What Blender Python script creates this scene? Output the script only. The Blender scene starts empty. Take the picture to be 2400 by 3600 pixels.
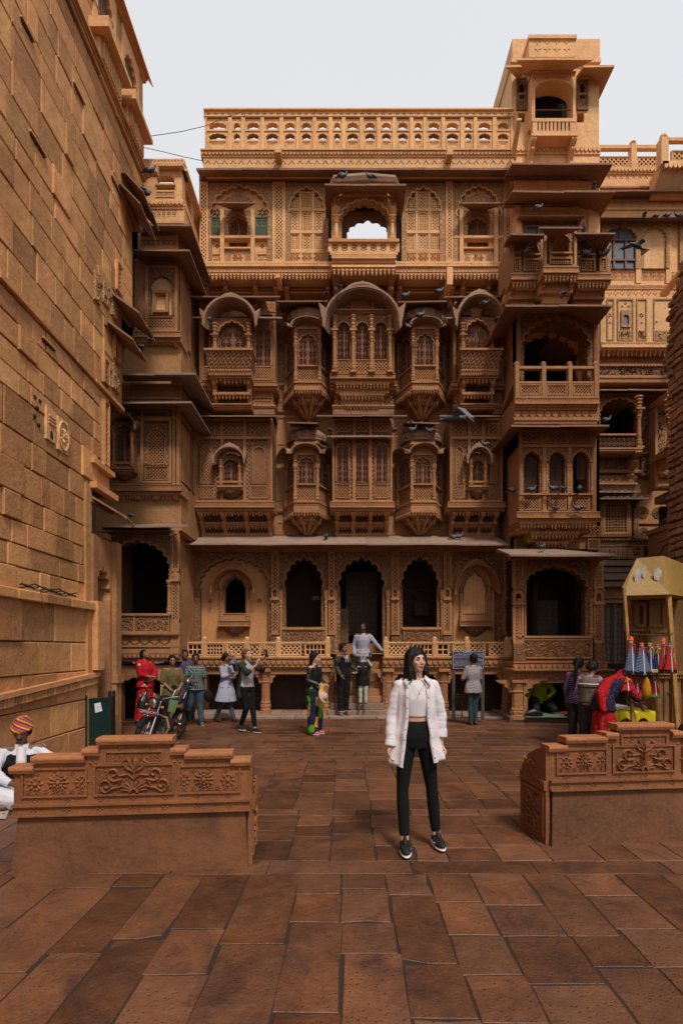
import bpy, math, random
from mathutils import Vector, Matrix, noise
R=random.Random(7)
C=bpy.context.scene.collection
S=bpy.context.scene
# ---------------- camera ----------------
K,CX,HY,H=1850.0,1200.0,2280.0,1.68      # focal length, centre, horizon of the photograph in its pixels; eye height in metres
cam=bpy.data.cameras.new('camera'); co=bpy.data.objects.new('camera',cam); C.objects.link(co)
cam.sensor_fit='VERTICAL'; cam.sensor_height=36; cam.lens=36*K/3600; cam.shift_y=480/3600.; cam.clip_end=800; cam.clip_start=.05
co.location=(0,0,H); co.rotation_euler=(math.pi/2,0,0); S.camera=co
# ---------------- sky, sun, exposure ----------------
W=bpy.data.worlds.new('World'); S.world=W; W.use_nodes=True
nt=W.node_tree; nt.nodes.clear()
out=nt.nodes.new('ShaderNodeOutputWorld'); bg=nt.nodes.new('ShaderNodeBackground'); bg2=nt.nodes.new('ShaderNodeBackground'); add=nt.nodes.new('ShaderNodeAddShader')
sky=nt.nodes.new('ShaderNodeTexSky'); sky.sky_type='NISHITA'; sky.sun_disc=False
SUN_EL,SUN_AZ=math.radians(54),math.radians(160)   # azimuth of the sun measured from +Y towards +X: high behind the camera
sky.sun_elevation=SUN_EL; sky.sun_rotation=SUN_AZ; sky.dust_density=4
tc=nt.nodes.new('ShaderNodeTexCoord'); nz=nt.nodes.new('ShaderNodeTexNoise'); nz.inputs['Scale'].default_value=1.6; nz.inputs['Detail'].default_value=3
rp=nt.nodes.new('ShaderNodeValToRGB'); rp.color_ramp.elements[0].position=.3; rp.color_ramp.elements[1].position=.75
rp.color_ramp.elements[0].color=(.63,.64,.66,1); rp.color_ramp.elements[1].color=(.69,.69,.70,1)
nt.links.new(tc.outputs['Generated'],nz.inputs['Vector']); nt.links.new(nz.outputs['Fac'],rp.inputs['Fac'])
nt.links.new(sky.outputs[0],bg.inputs['Color']); bg.inputs['Strength'].default_value=.008
nt.links.new(rp.outputs[0],bg2.inputs['Color']); bg2.inputs['Strength'].default_value=.62
nt.links.new(bg.outputs[0],add.inputs[0]); nt.links.new(bg2.outputs[0],add.inputs[1]); nt.links.new(add.outputs[0],out.inputs['Surface'])
sl=bpy.data.lights.new('sun','SUN'); sl.energy=1.5; sl.angle=math.radians(10); sl.color=(1,.93,.83)
so=bpy.data.objects.new('sun',sl); C.objects.link(so)
sd=Vector((math.sin(SUN_AZ)*math.cos(SUN_EL),math.cos(SUN_AZ)*math.cos(SUN_EL),math.sin(SUN_EL)))
so.rotation_euler=sd.to_track_quat('Z','Y').to_euler(); so.location=(-10,-10,25)
S.view_settings.view_transform='Standard'; S.view_settings.look='None'; S.view_settings.exposure=0.9; S.view_settings.gamma=1
S.view_settings.use_curve_mapping=False
# ---------------- materials ----------------
class NT:
    def __init__(s,name,rough=.8,metal=0,spec=.3):
        s.m=bpy.data.materials.new(name); s.m.use_nodes=True; s.t=s.m.node_tree; s.b=s.t.nodes['Principled BSDF']
        s.b.inputs['Roughness'].default_value=rough; s.b.inputs['Metallic'].default_value=metal; s.b.inputs['Specular IOR Level'].default_value=spec
        s.co=s.n('ShaderNodeTexCoord').outputs['Object']
    def n(s,ty,**k):
        n=s.t.nodes.new(ty)
        for a,b in k.items(): setattr(n,a,b)
        return n
    def setp(s,i,v):
        if hasattr(v,'is_linked'): s.t.links.new(v,i)
        elif isinstance(v,(tuple,list)) and len(v)==3 and i.type=='RGBA': i.default_value=(*v,1)
        else: i.default_value=v
    def map(s,sc=(1,1,1),rot=(0,0,0),v=None,loc=(0,0,0)):
        n=s.n('ShaderNodeMapping'); s.setp(n.inputs[0],v or s.co); n.inputs['Scale'].default_value=sc; n.inputs['Rotation'].default_value=rot; n.inputs['Location'].default_value=loc; return n.outputs[0]
    def noise(s,scale,detail=4,v=None,rough=.55,dist=0,col=False):
        n=s.n('ShaderNodeTexNoise'); s.setp(n.inputs['Vector'],v or s.co); n.inputs['Scale'].default_value=scale; n.inputs['Detail'].default_value=detail
        n.inputs['Roughness'].default_value=rough; n.inputs['Distortion'].default_value=dist; return n.outputs['Color' if col else 'Fac']
    def vor(s,scale,v=None,feat='F1',rnd=1):
        n=s.n('ShaderNodeTexVoronoi',feature=feat); s.setp(n.inputs['Vector'],v or s.co); n.inputs['Scale'].default_value=scale; n.inputs['Randomness'].default_value=rnd; return n.outputs['Distance']
    def ramp(s,f,a,b,ca=(0,0,0),cb=(1,1,1)):
        n=s.n('ShaderNodeMapRange'); s.setp(n.inputs[0],f); n.inputs[1].default_value=a; n.inputs[2].default_value=b; return n.outputs[0]
    def math(s,op,a,b=0,c=0):
        n=s.n('ShaderNodeMath',operation=op); s.setp(n.inputs[0],a); s.setp(n.inputs[1],b); s.setp(n.inputs[2],c); return n.outputs[0]
    def mix(s,f,a,b,mode='MIX'):
        n=s.n('ShaderNodeMix',data_type='RGBA',blend_type=mode); s.setp(n.inputs[0],f); s.setp(n.inputs[6],a); s.setp(n.inputs[7],b); return n.outputs[2]
    def sep(s,v=None):
        n=s.n('ShaderNodeSeparateXYZ'); s.setp(n.inputs[0],v or s.co); return n.outputs
    def bump(s,h,dist,st=1,prev=None):
        n=s.n('ShaderNodeBump'); s.setp(n.inputs['Height'],h); n.inputs['Distance'].default_value=dist; n.inputs['Strength'].default_value=st
        if prev: s.setp(n.inputs['Normal'],prev)
        return n.outputs[0]
    def piece(s):   # a value of its own for every separate piece
        a=s.n('ShaderNodeObjectInfo').outputs['Random']; b=s.n('ShaderNodeNewGeometry').outputs['Random Per Island']
        return s.math('FRACT',s.math('ADD',a,b))
    def done(s,col,nrm=None,rough=None):
        s.setp(s.b.inputs['Base Color'],col)
        if nrm: s.setp(s.b.inputs['Normal'],nrm)
        if rough is not None: s.setp(s.b.inputs['Roughness'],rough)
        return s.m
def stone(name,c1,c2,carve=None,cs=1.,bump=.006,dirt=.35,pvar=.25,streak=.35,rough=.85,grime=(.05,.028,.02),deep=.5,cd=.012):
    N=NT(name,rough)
    col=N.mix(N.ramp(N.noise(1.1,6,rough=.65),.35,.68),c1,c2)
    st=N.noise(1,5,v=N.map((5,5,.45)),rough=.6)
    col=N.mix(N.math('MULTIPLY',N.ramp(st,.5,.75),streak),col,tuple(x*.45 for x in c1))
    col=N.mix(N.math('MULTIPLY',N.ramp(N.noise(.7,7,rough=.7,dist=.6),.55,.72),dirt),col,grime)
    col=N.mix(N.math('MULTIPLY',N.ramp(N.noise(3.6,6,rough=.75,dist=.8),.48,.66),.4),col,tuple(x*.42 for x in c1))
    if pvar:
        p=N.piece(); hs=N.n('ShaderNodeHueSaturation'); N.setp(hs.inputs['Value'],N.math('MULTIPLY_ADD',p,pvar,1-pvar/2)); N.setp(hs.inputs['Hue'],N.math('MULTIPLY_ADD',N.math('FRACT',N.math('MULTIPLY',p,7.3)),.014,.493)); N.setp(hs.inputs['Color'],col); col=hs.outputs[0]
    fine=N.noise(34,6,rough=.7)
    col=N.mix(N.math('MULTIPLY',N.ramp(fine,.38,.7),.35),col,tuple(x*1.45 for x in c1))
    nr=N.bump(fine,bump)
    nr=N.bump(N.noise(7,4),bump*3,prev=nr)
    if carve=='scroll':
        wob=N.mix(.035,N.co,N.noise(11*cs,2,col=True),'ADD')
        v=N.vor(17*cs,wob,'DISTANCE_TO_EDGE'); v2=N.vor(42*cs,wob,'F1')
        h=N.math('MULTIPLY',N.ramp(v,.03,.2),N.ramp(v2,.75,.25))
        col=N.mix(N.math('MULTIPLY',N.math('SUBTRACT',1,h),1-deep),col,tuple(x*.16 for x in c1))  # crevices darkened in colour, standing in for occlusion shade of the carving
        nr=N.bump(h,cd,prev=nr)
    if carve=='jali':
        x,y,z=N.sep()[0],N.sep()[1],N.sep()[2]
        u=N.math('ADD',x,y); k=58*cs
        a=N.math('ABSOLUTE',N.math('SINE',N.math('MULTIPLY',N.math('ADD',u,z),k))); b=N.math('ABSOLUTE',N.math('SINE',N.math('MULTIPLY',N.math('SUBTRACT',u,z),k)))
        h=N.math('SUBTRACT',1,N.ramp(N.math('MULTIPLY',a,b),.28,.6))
        col=N.mix(N.math('MULTIPLY',N.math('SUBTRACT',1,h),1-deep),col,tuple(x*.12 for x in c1))  # holes drawn as dark colour, their shade painted on flat stone
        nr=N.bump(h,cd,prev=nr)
    return N.done(col,nr)
def plain(name,c,rough=.6,metal=0,var=.15,bump=.0015,sc=60,spec=.4):
    N=NT(name,rough,metal,spec); f=N.noise(sc,4)
    col=N.mix(N.ramp(f,.3,.7),tuple(x*(1-var) for x in c),tuple(min(1,x*(1+var)) for x in c))
    return N.done(col,N.bump(f,bump) if bump else None)
sand=(.70,.40,.19); sand2=(.60,.31,.135); brn=(.39,.185,.08); brn2=(.28,.125,.054)  # stone tones; bright top and shaded lower storeys partly held in these colours
M_sand=stone('sandstone_warm',sand,sand2)
M_sandc=stone('sandstone_warm_carved_shade',(.60,.335,.165),sand2,'scroll',.65,deep=.45)
M_sandj=stone('sandstone_warm_jali_shade',(.55,.30,.15),sand2,'jali',.8)
M_brn=stone('sandstone_brown',brn,brn2,streak=.3)
M_brnc=stone('sandstone_brown_carved_shade',(.40,.20,.10),brn2,'scroll',.62,deep=.3)
M_brnj=stone('sandstone_brown_jali_shade',(.38,.19,.095),brn2,'jali',.5,deep=.25)
M_pink=stone('sandstone_eave',(.27,.14,.085),(.17,.085,.053),dirt=.6,streak=.5)
M_grey=stone('sandstone_weathered',(.30,.20,.15),(.21,.135,.10),dirt=.65,streak=.4)
M_can=stone('sandstone_canopy',(.30,.175,.11),(.21,.12,.078),dirt=.5,streak=.4)
M_shut=stone('shutter_stone',(.26,.125,.08),(.18,.085,.055),streak=.15,dirt=.1,pvar=.1)
M_dark=plain('room_shade',(.022,.013,.009),.9)  # near-black colour holds the shade of rooms, holes and backings
M_dark2=stone('room_plaster_shade',(.06,.03,.02),(.035,.02,.014),dirt=.3)  # plaster colour darkened to hold the shade of rooms and recesses
M_wall=stone('ashlar_orange',(.57,.285,.115),(.36,.16,.062),pvar=.8,streak=.25,dirt=.45,bump=.005,grime=(.16,.075,.04))
M_mort=stone('mortar_dark',(.16,.085,.05),(.10,.055,.035),pvar=0)
M_joint=plain('pavement_joint',(.03,.018,.012),.95,bump=.004)
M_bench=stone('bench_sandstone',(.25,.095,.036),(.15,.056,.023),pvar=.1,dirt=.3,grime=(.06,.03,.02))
M_benchc=stone('bench_sandstone_pecked_shade',(.30,.112,.04),(.19,.07,.028),'scroll',1.7,pvar=.1,cd=.006,deep=.55)
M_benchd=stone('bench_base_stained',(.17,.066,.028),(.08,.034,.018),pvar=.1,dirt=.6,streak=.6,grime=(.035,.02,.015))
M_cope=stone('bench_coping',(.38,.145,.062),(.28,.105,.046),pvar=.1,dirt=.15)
M_rub=stone('rubble_stone',(.36,.17,.075),(.22,.095,.05),pvar=.7,dirt=.4,bump=.02)
M_green=plain('green_painted_panel',(.065,.085,.045),.6)
M_glass=plain('window_glass',(.10,.12,.14),.08,bump=0,spec=.9)
M_wood=plain('old_wood',(.14,.06,.035),.6,sc=30)
M_door=plain('weathered_door_wood',(.16,.11,.08),.75,sc=25)
def pave_mat():
    N=NT('paving_sandstone',.5,spec=.5)
    col=N.mix(N.ramp(N.noise(2.2,8,rough=.75,dist=.5),.36,.64),(.19,.069,.026),(.062,.025,.014))
    p=N.piece(); col=N.mix(N.math('MULTIPLY',p,.6),col,(.19,.085,.045))
    hs=N.n('ShaderNodeHueSaturation'); N.setp(hs.inputs['Value'],N.math('MULTIPLY_ADD',N.math('FRACT',N.math('MULTIPLY',p,5.7)),.5,.66)); N.setp(hs.inputs['Color'],col); col=hs.outputs[0]
    pits=N.vor(30,N.mix(.012,N.co,N.noise(20,1,col=True),'ADD'),rnd=.75); ph=N.ramp(pits,.10,.22)
    mask=N.ramp(N.noise(3,3),.36,.52); ph=N.math('MAXIMUM',ph,N.math('SUBTRACT',1,mask))
    col=N.mix(N.math('MULTIPLY',N.math('SUBTRACT',1,ph),.8),col,(.04,.018,.011))
    st=N.ramp(N.noise(1.5,8,rough=.75,dist=1.2),.52,.66)
    col=N.mix(N.math('MULTIPLY',st,.8),col,(.045,.019,.015))
    sp=N.ramp(N.noise(60,3),.68,.8); col=N.mix(N.math('MULTIPLY',sp,.5),col,(.42,.25,.14))
    fine=N.noise(45,6,rough=.7)
    nr=N.bump(ph,.003); nr=N.bump(fine,.006,prev=nr); nr=N.bump(N.noise(6,4),.02,prev=nr)
    return N.done(col,nr,N.ramp(N.noise(2.4,4),.2,.8) and N.math('MULTIPLY_ADD',N.noise(2.4,4),.6,.12))
M_pave=pave_mat()
# ---------------- mesh tools ----------------
def X(px,Y): return (px-CX)*Y/K
def Z(py,Y): return H-(py-HY)*Y/K
def gY(py): return K*H/(py-HY)
ALL=[]
def tag(o,label=None,cat=None,group=None,kind=None):
    if label: o['label']=label
    if cat: o['category']=cat
    if group: o['group']=group
    if kind: o['kind']=kind
    return o
def empty(name,label,cat,loc=(0,0,0),group=None,kind=None):
    o=bpy.data.objects.new(name,None); C.objects.link(o); o.location=loc; o.empty_display_size=.2; tag(o,label,cat,group,kind); return o
class MB:
    """collects polygons in a frame (u along, z up, d out towards the viewer) and links them as ONE mesh object"""
    def __init__(s,name,mat,parent=None,frame=(0,0,0,0),label=None,cat=None,group=None,kind=None,smooth=False):
        s.name=name; s.v=[]; s.f=[]; s.mi=[]; s.mats=[mat]; s.c=0; s.par=parent; s.tagv=(label,cat,group,kind); s.sm=smooth; s.o=None; s.loc=None
        s.fr(frame); ALL.append(s)
    def fr(s,f):
        s.frame=f; s.ox,s.oy,s.oz,a=f; s.ca=math.cos(a); s.sa=math.sin(a); return s
    def use(s,m):
        if m not in s.mats: s.mats.append(m)
        s.c=s.mats.index(m); return s
    def P(s,u,z,d): return (s.ox+u*s.ca+d*s.sa, s.oy+u*s.sa-d*s.ca, s.oz+z)
    def add(s,pts,faces):
        n=len(s.v); s.v+= [s.P(*p) for p in pts]
        for f in faces: s.f.append([i+n for i in f]); s.mi.append(s.c)
    def box(s,u0,u1,z0,z1,d0,d1):
        s.hexa([(u0,z0,d1),(u1,z0,d1),(u1,z1,d1),(u0,z1,d1)],[(u0,z0,d0),(u1,z0,d0),(u1,z1,d0),(u0,z1,d0)])
    def hexa(s,a,b): s.add(a+b,[(0,1,2,3),(5,4,7,6),(3,2,6,7),(1,0,4,5),(1,5,6,2),(4,0,3,7)])
    def bev(s,u0,u1,z0,z1,d0,d1,b):
        """box with a chamfered front"""
        s.add([(u0,z0,d0),(u1,z0,d0),(u1,z1,d0),(u0,z1,d0),(u0,z0,d1-b),(u1,z0,d1-b),(u1,z1,d1-b),(u0,z1,d1-b),(u0+b,z0+b,d1),(u1-b,z0+b,d1),(u1-b,z1-b,d1),(u0+b,z1-b,d1)],
          [(0,1,5,4),(1,2,6,5),(2,3,7,6),(3,0,4,7),(4,5,9,8),(5,6,10,9),(6,7,11,10),(7,4,8,11),(8,9,10,11)])
    def poly(s,pts,d0,d1):
        n=len(pts); s.add([(u,z,d1) for u,z in pts]+[(u,z,d0) for u,z in pts],[tuple(range(n)),tuple(range(2*n-1,n-1,-1))]+[(i,i+n,(i+1)%n+n,(i+1)%n) for i in range(n)])
    def prof(s,pts,u0,u1):
        """polygon in (d,z) swept along u"""
        n=len(pts); s.add([(u0,z,d) for d,z in pts]+[(u1,z,d) for d,z in pts],[tuple(range(n)),tuple(range(2*n-1,n-1,-1))]+[(i,i+n,(i+1)%n+n,(i+1)%n) for i in range(n)])
    def lathe(s,u,d,prof,seg=8,a0=0,a1=2*math.pi,sq=1):
        full=abs(a1-a0-2*math.pi)<1e-6; k=seg if full else seg+1
        pts=[]
        for r,z in prof:
            for i in range(k):
                a=a0+(a1-a0)*i/seg; pts.append((u+r*math.cos(a),z,d+r*math.sin(a)*sq))
        fs=[]
        for j in range(len(prof)-1):
            for i in range(seg):
                b=(i+1)%k if full else i+1
                fs.append((j*k+i,j*k+b,(j+1)*k+b,(j+1)*k+i))
        s.add(pts,fs)
    def tube(s,pts,r,seg=6,closed=False):
        """tube through world-frame (u,z,d) points; r number or list"""
        n=len(pts); V=[Vector(p) for p in pts]; ring=[]
        up=Vector((0,0,1))
        for i in range(n):
            t=(V[min(i+1,n-1)]-V[max(i-1,0)]);
            if t.length<1e-9: t=Vector((0,1,0))
            t.normalize(); a=t.cross(up)
            if a.length<.05: a=t.cross(Vector((1,0,0)))
            a.normalize(); b=t.cross(a); rr=r[i] if isinstance(r,(list,tuple)) else r
            for k in range(seg):
                an=2*math.pi*k/seg; ring.append(tuple(V[i]+a*math.cos(an)*rr+b*math.sin(an)*rr))
        fs=[(i*seg+k,i*seg+(k+1)%seg,(i+1)*seg+(k+1)%seg,(i+1)*seg+k) for i in range(n-1) for k in range(seg)]
        fs+=[tuple(range(seg)),tuple(range((n-1)*seg,n*seg))]
        s.add(ring,fs)
    def ball(s,u,z,d,ru,rz=None,rd=None,seg=8,rings=6):
        rz=rz or ru; rd=rd or ru; pts=[]
        for j in range(rings+1):
            t=math.pi*j/rings
            for i in range(seg):
                a=2*math.pi*i/seg; pts.append((u+ru*math.sin(t)*math.cos(a),z+rz*math.cos(t),d+rd*math.sin(t)*math.sin(a)))
        s.add(pts,[(j*seg+i,j*seg+(i+1)%seg,(j+1)*seg+(i+1)%seg,(j+1)*seg+i) for j in range(rings) for i in range(seg)])
    def build(s):
        if not s.v:
            s.o=bpy.data.objects.new(s.name,None); C.objects.link(s.o); s.o.empty_display_size=.2
            p=s.par.o if isinstance(s.par,MB) else s.par
            if p is not None: s.o.parent=p; s.o.matrix_parent_inverse=wm(p).inverted()
            tag(s.o,*s.tagv); return s.o
        me=bpy.data.meshes.new(s.name); v=s.v
        if s.loc: v=[(a-s.loc[0],b-s.loc[1],c-s.loc[2]) for a,b,c in v]
        me.from_pydata(v,[],s.f)
        for m in s.mats: me.materials.append(m)
        if len(s.mats)>1: me.polygons.foreach_set('material_index',s.mi)
        if s.sm: me.polygons.foreach_set('use_smooth',[True]*len(s.f))
        o=bpy.data.objects.new(s.name,me); C.objects.link(o)
        if s.loc: o.location=s.loc
        p=s.par.o if isinstance(s.par,MB) else s.par
        if p is not None:
            o.parent=p; o.matrix_parent_inverse=wm(p).inverted()
        tag(o,*s.tagv); s.o=o; return o
def wm(o):
    b=Matrix.LocRotScale(o.location,o.rotation_euler,o.scale)
    return (wm(o.parent)@o.matrix_parent_inverse@b) if o.parent else b
def dup(o,parent=None):
    c=o.copy(); C.objects.link(c)
    if parent: c.parent=parent
    for ch in list(o.children): dup(ch,c)
    return c
def flush():
    for m in ALL:
        if m.o is None: m.build()
    ALL.clear()
# ---------------- ornament tools (all in the frame of a mesh builder) ----------------
pi=math.pi
def arch_r(t,hw,hh,n,dp,ap):
    e=1-dp*(1-abs(math.sin(n*t))) if n else 1
    e+=ap*math.exp(-((t-pi/2)/.10)**2)
    return e*hw*math.cos(t), e*hh*math.sin(t)
def arch_ts(n,extra=()):
    k=max(12,n*5) if n else 16
    ts=[pi*i/k for i in range(k+1)]+[pi/2]+list(extra)
    return sorted(set(round(t,5) for t in ts))
def arch_panel(m,u0,u1,z0,z1,d0,d1,cx,zs,hw,hh,n=9,dp=.12,ap=.06,sill=None,rev=None):
    """wall panel with a cusped arch opening; returns nothing"""
    rev=d0 if rev is None else rev
    sill=z0 if sill is None else sill
    def ray(t):
        c,s_=math.cos(t)*hw,math.sin(t)*hh
        k=1e9
        if c>1e-6: k=min(k,(u1-cx)/c)
        if c<-1e-6: k=min(k,(u0-cx)/c)
        if s_>1e-6: k=min(k,(z1-zs)/s_)
        return cx+c*k, zs+s_*k
    ts=arch_ts(n,[math.atan2((z1-zs)/hh,(u1-cx)/hw),math.atan2((z1-zs)/hh,(u0-cx)/hw)])
    inn=[]; o=[]
    for t in ts:
        a,b=arch_r(t,hw,hh,n,dp,ap); inn.append((cx+a,zs+b)); o.append(ray(t))
    N=len(ts)
    # the cusps pull the springing in a little: straight jambs start there
    hx=inn[0][0]-cx
    pts=[(u,z,d1) for u,z in inn]+[(u,z,d1) for u,z in o]+[(u,z,rev) for u,z in inn]
    m.add(pts,[(i,i+1,N+i+1,N+i) for i in range(N-1)]+[(i,2*N+i,2*N+i+1,i+1) for i in range(N-1)])
    for a,b,j in ((u0,cx-hx,1),(cx+hx,u1,0)):
        m.add([(a,sill,d1),(b,sill,d1),(b,zs,d1),(a,zs,d1)],[(0,1,2,3)])
        e=b if j else a
        m.add([(e,sill,d1),(e,zs,d1),(e,zs,rev),(e,sill,rev)],[(0,1,2,3)])
    if sill>z0: m.add([(u0,z0,d1),(u1,z0,d1),(u1,sill,d1),(u0,sill,d1),(cx-hx,sill,d1),(cx+hx,sill,d1),(cx+hx,sill,rev),(cx-hx,sill,rev)],[(0,1,2,3),(4,5,6,7)])
    m.add([(u0,z0,d0),(u1,z0,d0),(u1,z1,d0),(u0,z1,d0),(u0,z0,d1),(u1,z0,d1),(u1,z1,d1),(u0,z1,d1)],[(2,3,7,6),(3,0,4,7),(1,2,6,5),(0,1,5,4)])
def arch_trim(m,cx,zs,hw,hh,n,dp,ap,w,d0,d1,legs=0,off=0):
    ts=arch_ts(n); I=[];O=[]
    for t in ts:
        a,b=arch_r(t,hw,hh,n,dp,ap); l=math.hypot(a,b) or 1
        I.append((cx+a*(1+off/l),zs+b*(1+off/l))); O.append((cx+a*(1+(off+w)/l),zs+b*(1+(off+w)/l)))
    if legs:
        I=[(I[0][0],zs-legs)]+I+[(I[-1][0],zs-legs)]; O=[(O[0][0],zs-legs)]+O+[(O[-1][0],zs-legs)]
    N=len(I)
    m.add([(u,z,d1) for u,z in I]+[(u,z,d1) for u,z in O]+[(u,z,d0) for u,z in I]+[(u,z,d0) for u,z in O],
      [(i,i+1,N+i+1,N+i) for i in range(N-1)]+[(i,2*N+i,2*N+i+1,i+1) for i in range(N-1)]+[(N+i,N+i+1,3*N+i+1,3*N+i) for i in range(N-1)])
def arch_fill(m,cx,zs,hw,hh,n,dp,ap,sill,d):
    """flat sheet filling the opening"""
    P=[(cx+a,zs+b,d) for a,b in (arch_r(t,hw,hh,n,dp,ap) for t in arch_ts(n))]
    k=len(P); P+=[(P[-1][0],sill,d),(P[0][0],sill,d),(cx,zs,d)]
    m.add(P,[(i,i+1,k+2) for i in range(k-1)]+[(k-1,k,k+1,0,k+2)])
def bar(m,a,b,w,d0,d1):
    """straight bar in the (u,z) plane"""
    dx,dz=b[0]-a[0],b[1]-a[1]; l=math.hypot(dx,dz)
    if l<1e-5: return
    x,y=-dz/l*w/2,dx/l*w/2
    m.add([(a[0]-x,a[1]-y,d1),(b[0]-x,b[1]-y,d1),(b[0]+x,b[1]+y,d1),(a[0]+x,a[1]+y,d1),(a[0]-x,a[1]-y,d0),(b[0]-x,b[1]-y,d0),(b[0]+x,b[1]+y,d0),(a[0]+x,a[1]+y,d0)],[(0,1,2,3),(0,1,5,4),(3,2,6,7)])
def lattice(m,u0,u1,z0,z1,d0,d1,pitch=.065,w=.02,kind='x'):
    if kind=='x':
        W_,H_=u1-u0,z1-z0; n=int((W_+H_)/pitch)+1
        for k in range(1,n):
            c=k*pitch
            a=(u0+c,z0) if c<W_ else (u1,z0+c-W_); b=(u0,z0+c) if c<H_ else (u0+c-H_,z1)
            bar(m,a,b,w,d0,d1)
            a=(u1-c,z0) if c<W_ else (u0,z0+c-W_); b=(u1,z0+c) if c<H_ else (u1-c+H_,z1)
            bar(m,a,b,w,d0,d1-.001)
    else:
        nu=max(1,round((u1-u0)/pitch)); nz=max(1,round((z1-z0)/pitch))
        for i in range(1,nu): x=u0+(u1-u0)*i/nu; bar(m,(x,z0),(x,z1),w,d0,d1)
        for i in range(1,nz): z=z0+(z1-z0)*i/nz; bar(m,(u0,z),(u1,z),w,d0,d1-.001)
def frame(m,u0,u1,z0,z1,d0,d1,w):
    m.box(u0,u1,z0,z0+w,d0,d1); m.box(u0,u1,z1-w,z1,d0,d1); m.box(u0,u0+w,z0+w,z1-w,d0,d1); m.box(u1-w,u1,z0+w,z1-w,d0,d1)
def jali(m,u0,u1,z0,z1,d,pitch=.065,w=.022,fw=.04,back=M_dark2,kind='x',st=M_brn):
    """framed pierced panel with a shallow dark pocket behind"""
    if kind=='x': pitch*=1.4; w*=.9
    else: pitch*=1.15; w*=.85
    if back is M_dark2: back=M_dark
    m.use(st); frame(m,u0,u1,z0,z1,d-.06,d,fw)
    if fw>.03: frame(m,u0+fw*.3,u1-fw*.3,z0+fw*.3,z1-fw*.3,d,d+.012,fw*.25)
    lattice(m,u0+fw,u1-fw,z0+fw,z1-fw,d-.045,d-.012,pitch,w,kind)
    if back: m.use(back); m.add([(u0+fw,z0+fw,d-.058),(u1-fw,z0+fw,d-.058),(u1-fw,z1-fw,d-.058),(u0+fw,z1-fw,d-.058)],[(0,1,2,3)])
    m.use(st)
def pendants(m,u0,u1,z,d,pitch=.085,s=1.,h=.11):
    n=max(1,round((u1-u0)/pitch))
    for i in range(n):
        u=u0+(u1-u0)*(i+.5)/n; k=R.uniform(.85,1.08)*s
        m.lathe(u,d,[(.026*k,z),(.033*k,z-h*.25*k),(.018*k,z-h*.45*k),(.022*k,z-h*.62*k),(.007*k,z-h*k),(0,z-h*1.05*k)],6)
def pendant_row(par,fr,u0,u1,z,d,mat=None,pitch=.085,s=1.,h=.11):
    m=MB('pendant_row',mat or M_brn,par,fr,kind='stuff'); pendants(m,u0,u1,z,d,pitch,s,h); return m
def dentils(m,u0,u1,z0,z1,d0,d1,pitch=.06,duty=.6):
    n=max(1,round((u1-u0)/pitch)); p=(u1-u0)/n
    for i in range(n): m.box(u0+p*(i+.5-duty/2),u0+p*(i+.5+duty/2),z0,z1,d0,d1)
def scallops(m,u0,u1,z,h,d0,d1,pitch=.12):
    """row of hanging rounded petals"""
    n=max(1,round((u1-u0)/pitch)); p=(u1-u0)/n
    for i in range(n):
        a=u0+p*(i+.06); b=u0+p*(i+.94); c=(a+b)/2; 
        m.poly([(a,z),(a,z-h*.45),(a+p*.16,z-h*.78),(c,z-h),(b-p*.16,z-h*.78),(b,z-h*.45),(b,z)][::-1],d0,d1)
def florets(m,u0,u1,z,d,pitch=.25,s=.035):
    n=max(1,round((u1-u0)/pitch))
    for i in range(n):
        u=u0+(u1-u0)*(i+.5)/n
        for a in range(4):
            x,y=math.cos(a*pi/2),math.sin(a*pi/2)
            m.add([(u+x*s*.2,z+y*s*.2,d+.002),(u+x*s*.65-y*s*.28,z+y*s*.65+x*s*.28,d+.002),(u+x*s*1.1,z+y*s*1.1,d+.002),(u+x*s*.65+y*s*.28,z+y*s*.65-x*s*.28,d+.002),(u+x*s*.65,z+y*s*.65,d+.014)],[(0,1,4),(1,2,4),(2,3,4),(3,0,4)])
def rosette(m,cx,cz,r,d,n=8,t=.03,inner=.25):
    for i in range(n):
        a=2*pi*i/n; b=pi/n*.92
        def q(rr,an,dd): return (cx+rr*math.cos(an),cz+rr*math.sin(an),dd)
        m.add([q(r*inner*.8,a,d),q(r*.72,a-b,d),q(r,a,d),q(r*.72,a+b,d),q(r*.66,a,d+t)],[(0,1,4),(1,2,4),(2,3,4),(3,0,4)])
    m.ball(cx,cz,d+t*.3,r*inner*.8,r*inner*.8,t*.9,8,4)
def ribbon(m,pts,w,d,h):
    """raised carved line along (u,z) points"""
    n=len(pts); V=[]
    for i in range(n):
        a=pts[max(i-1,0)]; b=pts[min(i+1,n-1)]; dx,dz=b[0]-a[0],b[1]-a[1]; l=math.hypot(dx,dz) or 1
        x,y=-dz/l*w/2,dx/l*w/2; k=1 if 0<i<n-1 else .3
        V+=[(pts[i][0]+x*k,pts[i][1]+y*k,d),(pts[i][0],pts[i][1],d+h),(pts[i][0]-x*k,pts[i][1]-y*k,d)]
    m.add(V,[(i*3+j,i*3+j+1,i*3+j+4,i*3+j+3) for i in range(n-1) for j in (0,1)])
def spiral(cx,cz,r,a0,turns,n=12,sg=1):
    return [(cx+r*(1-.85*i/n)*math.cos(a0+sg*2*pi*turns*i/n),cz+r*(1-.85*i/n)*math.sin(a0+sg*2*pi*turns*i/n)) for i in range(n+1)]
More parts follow.
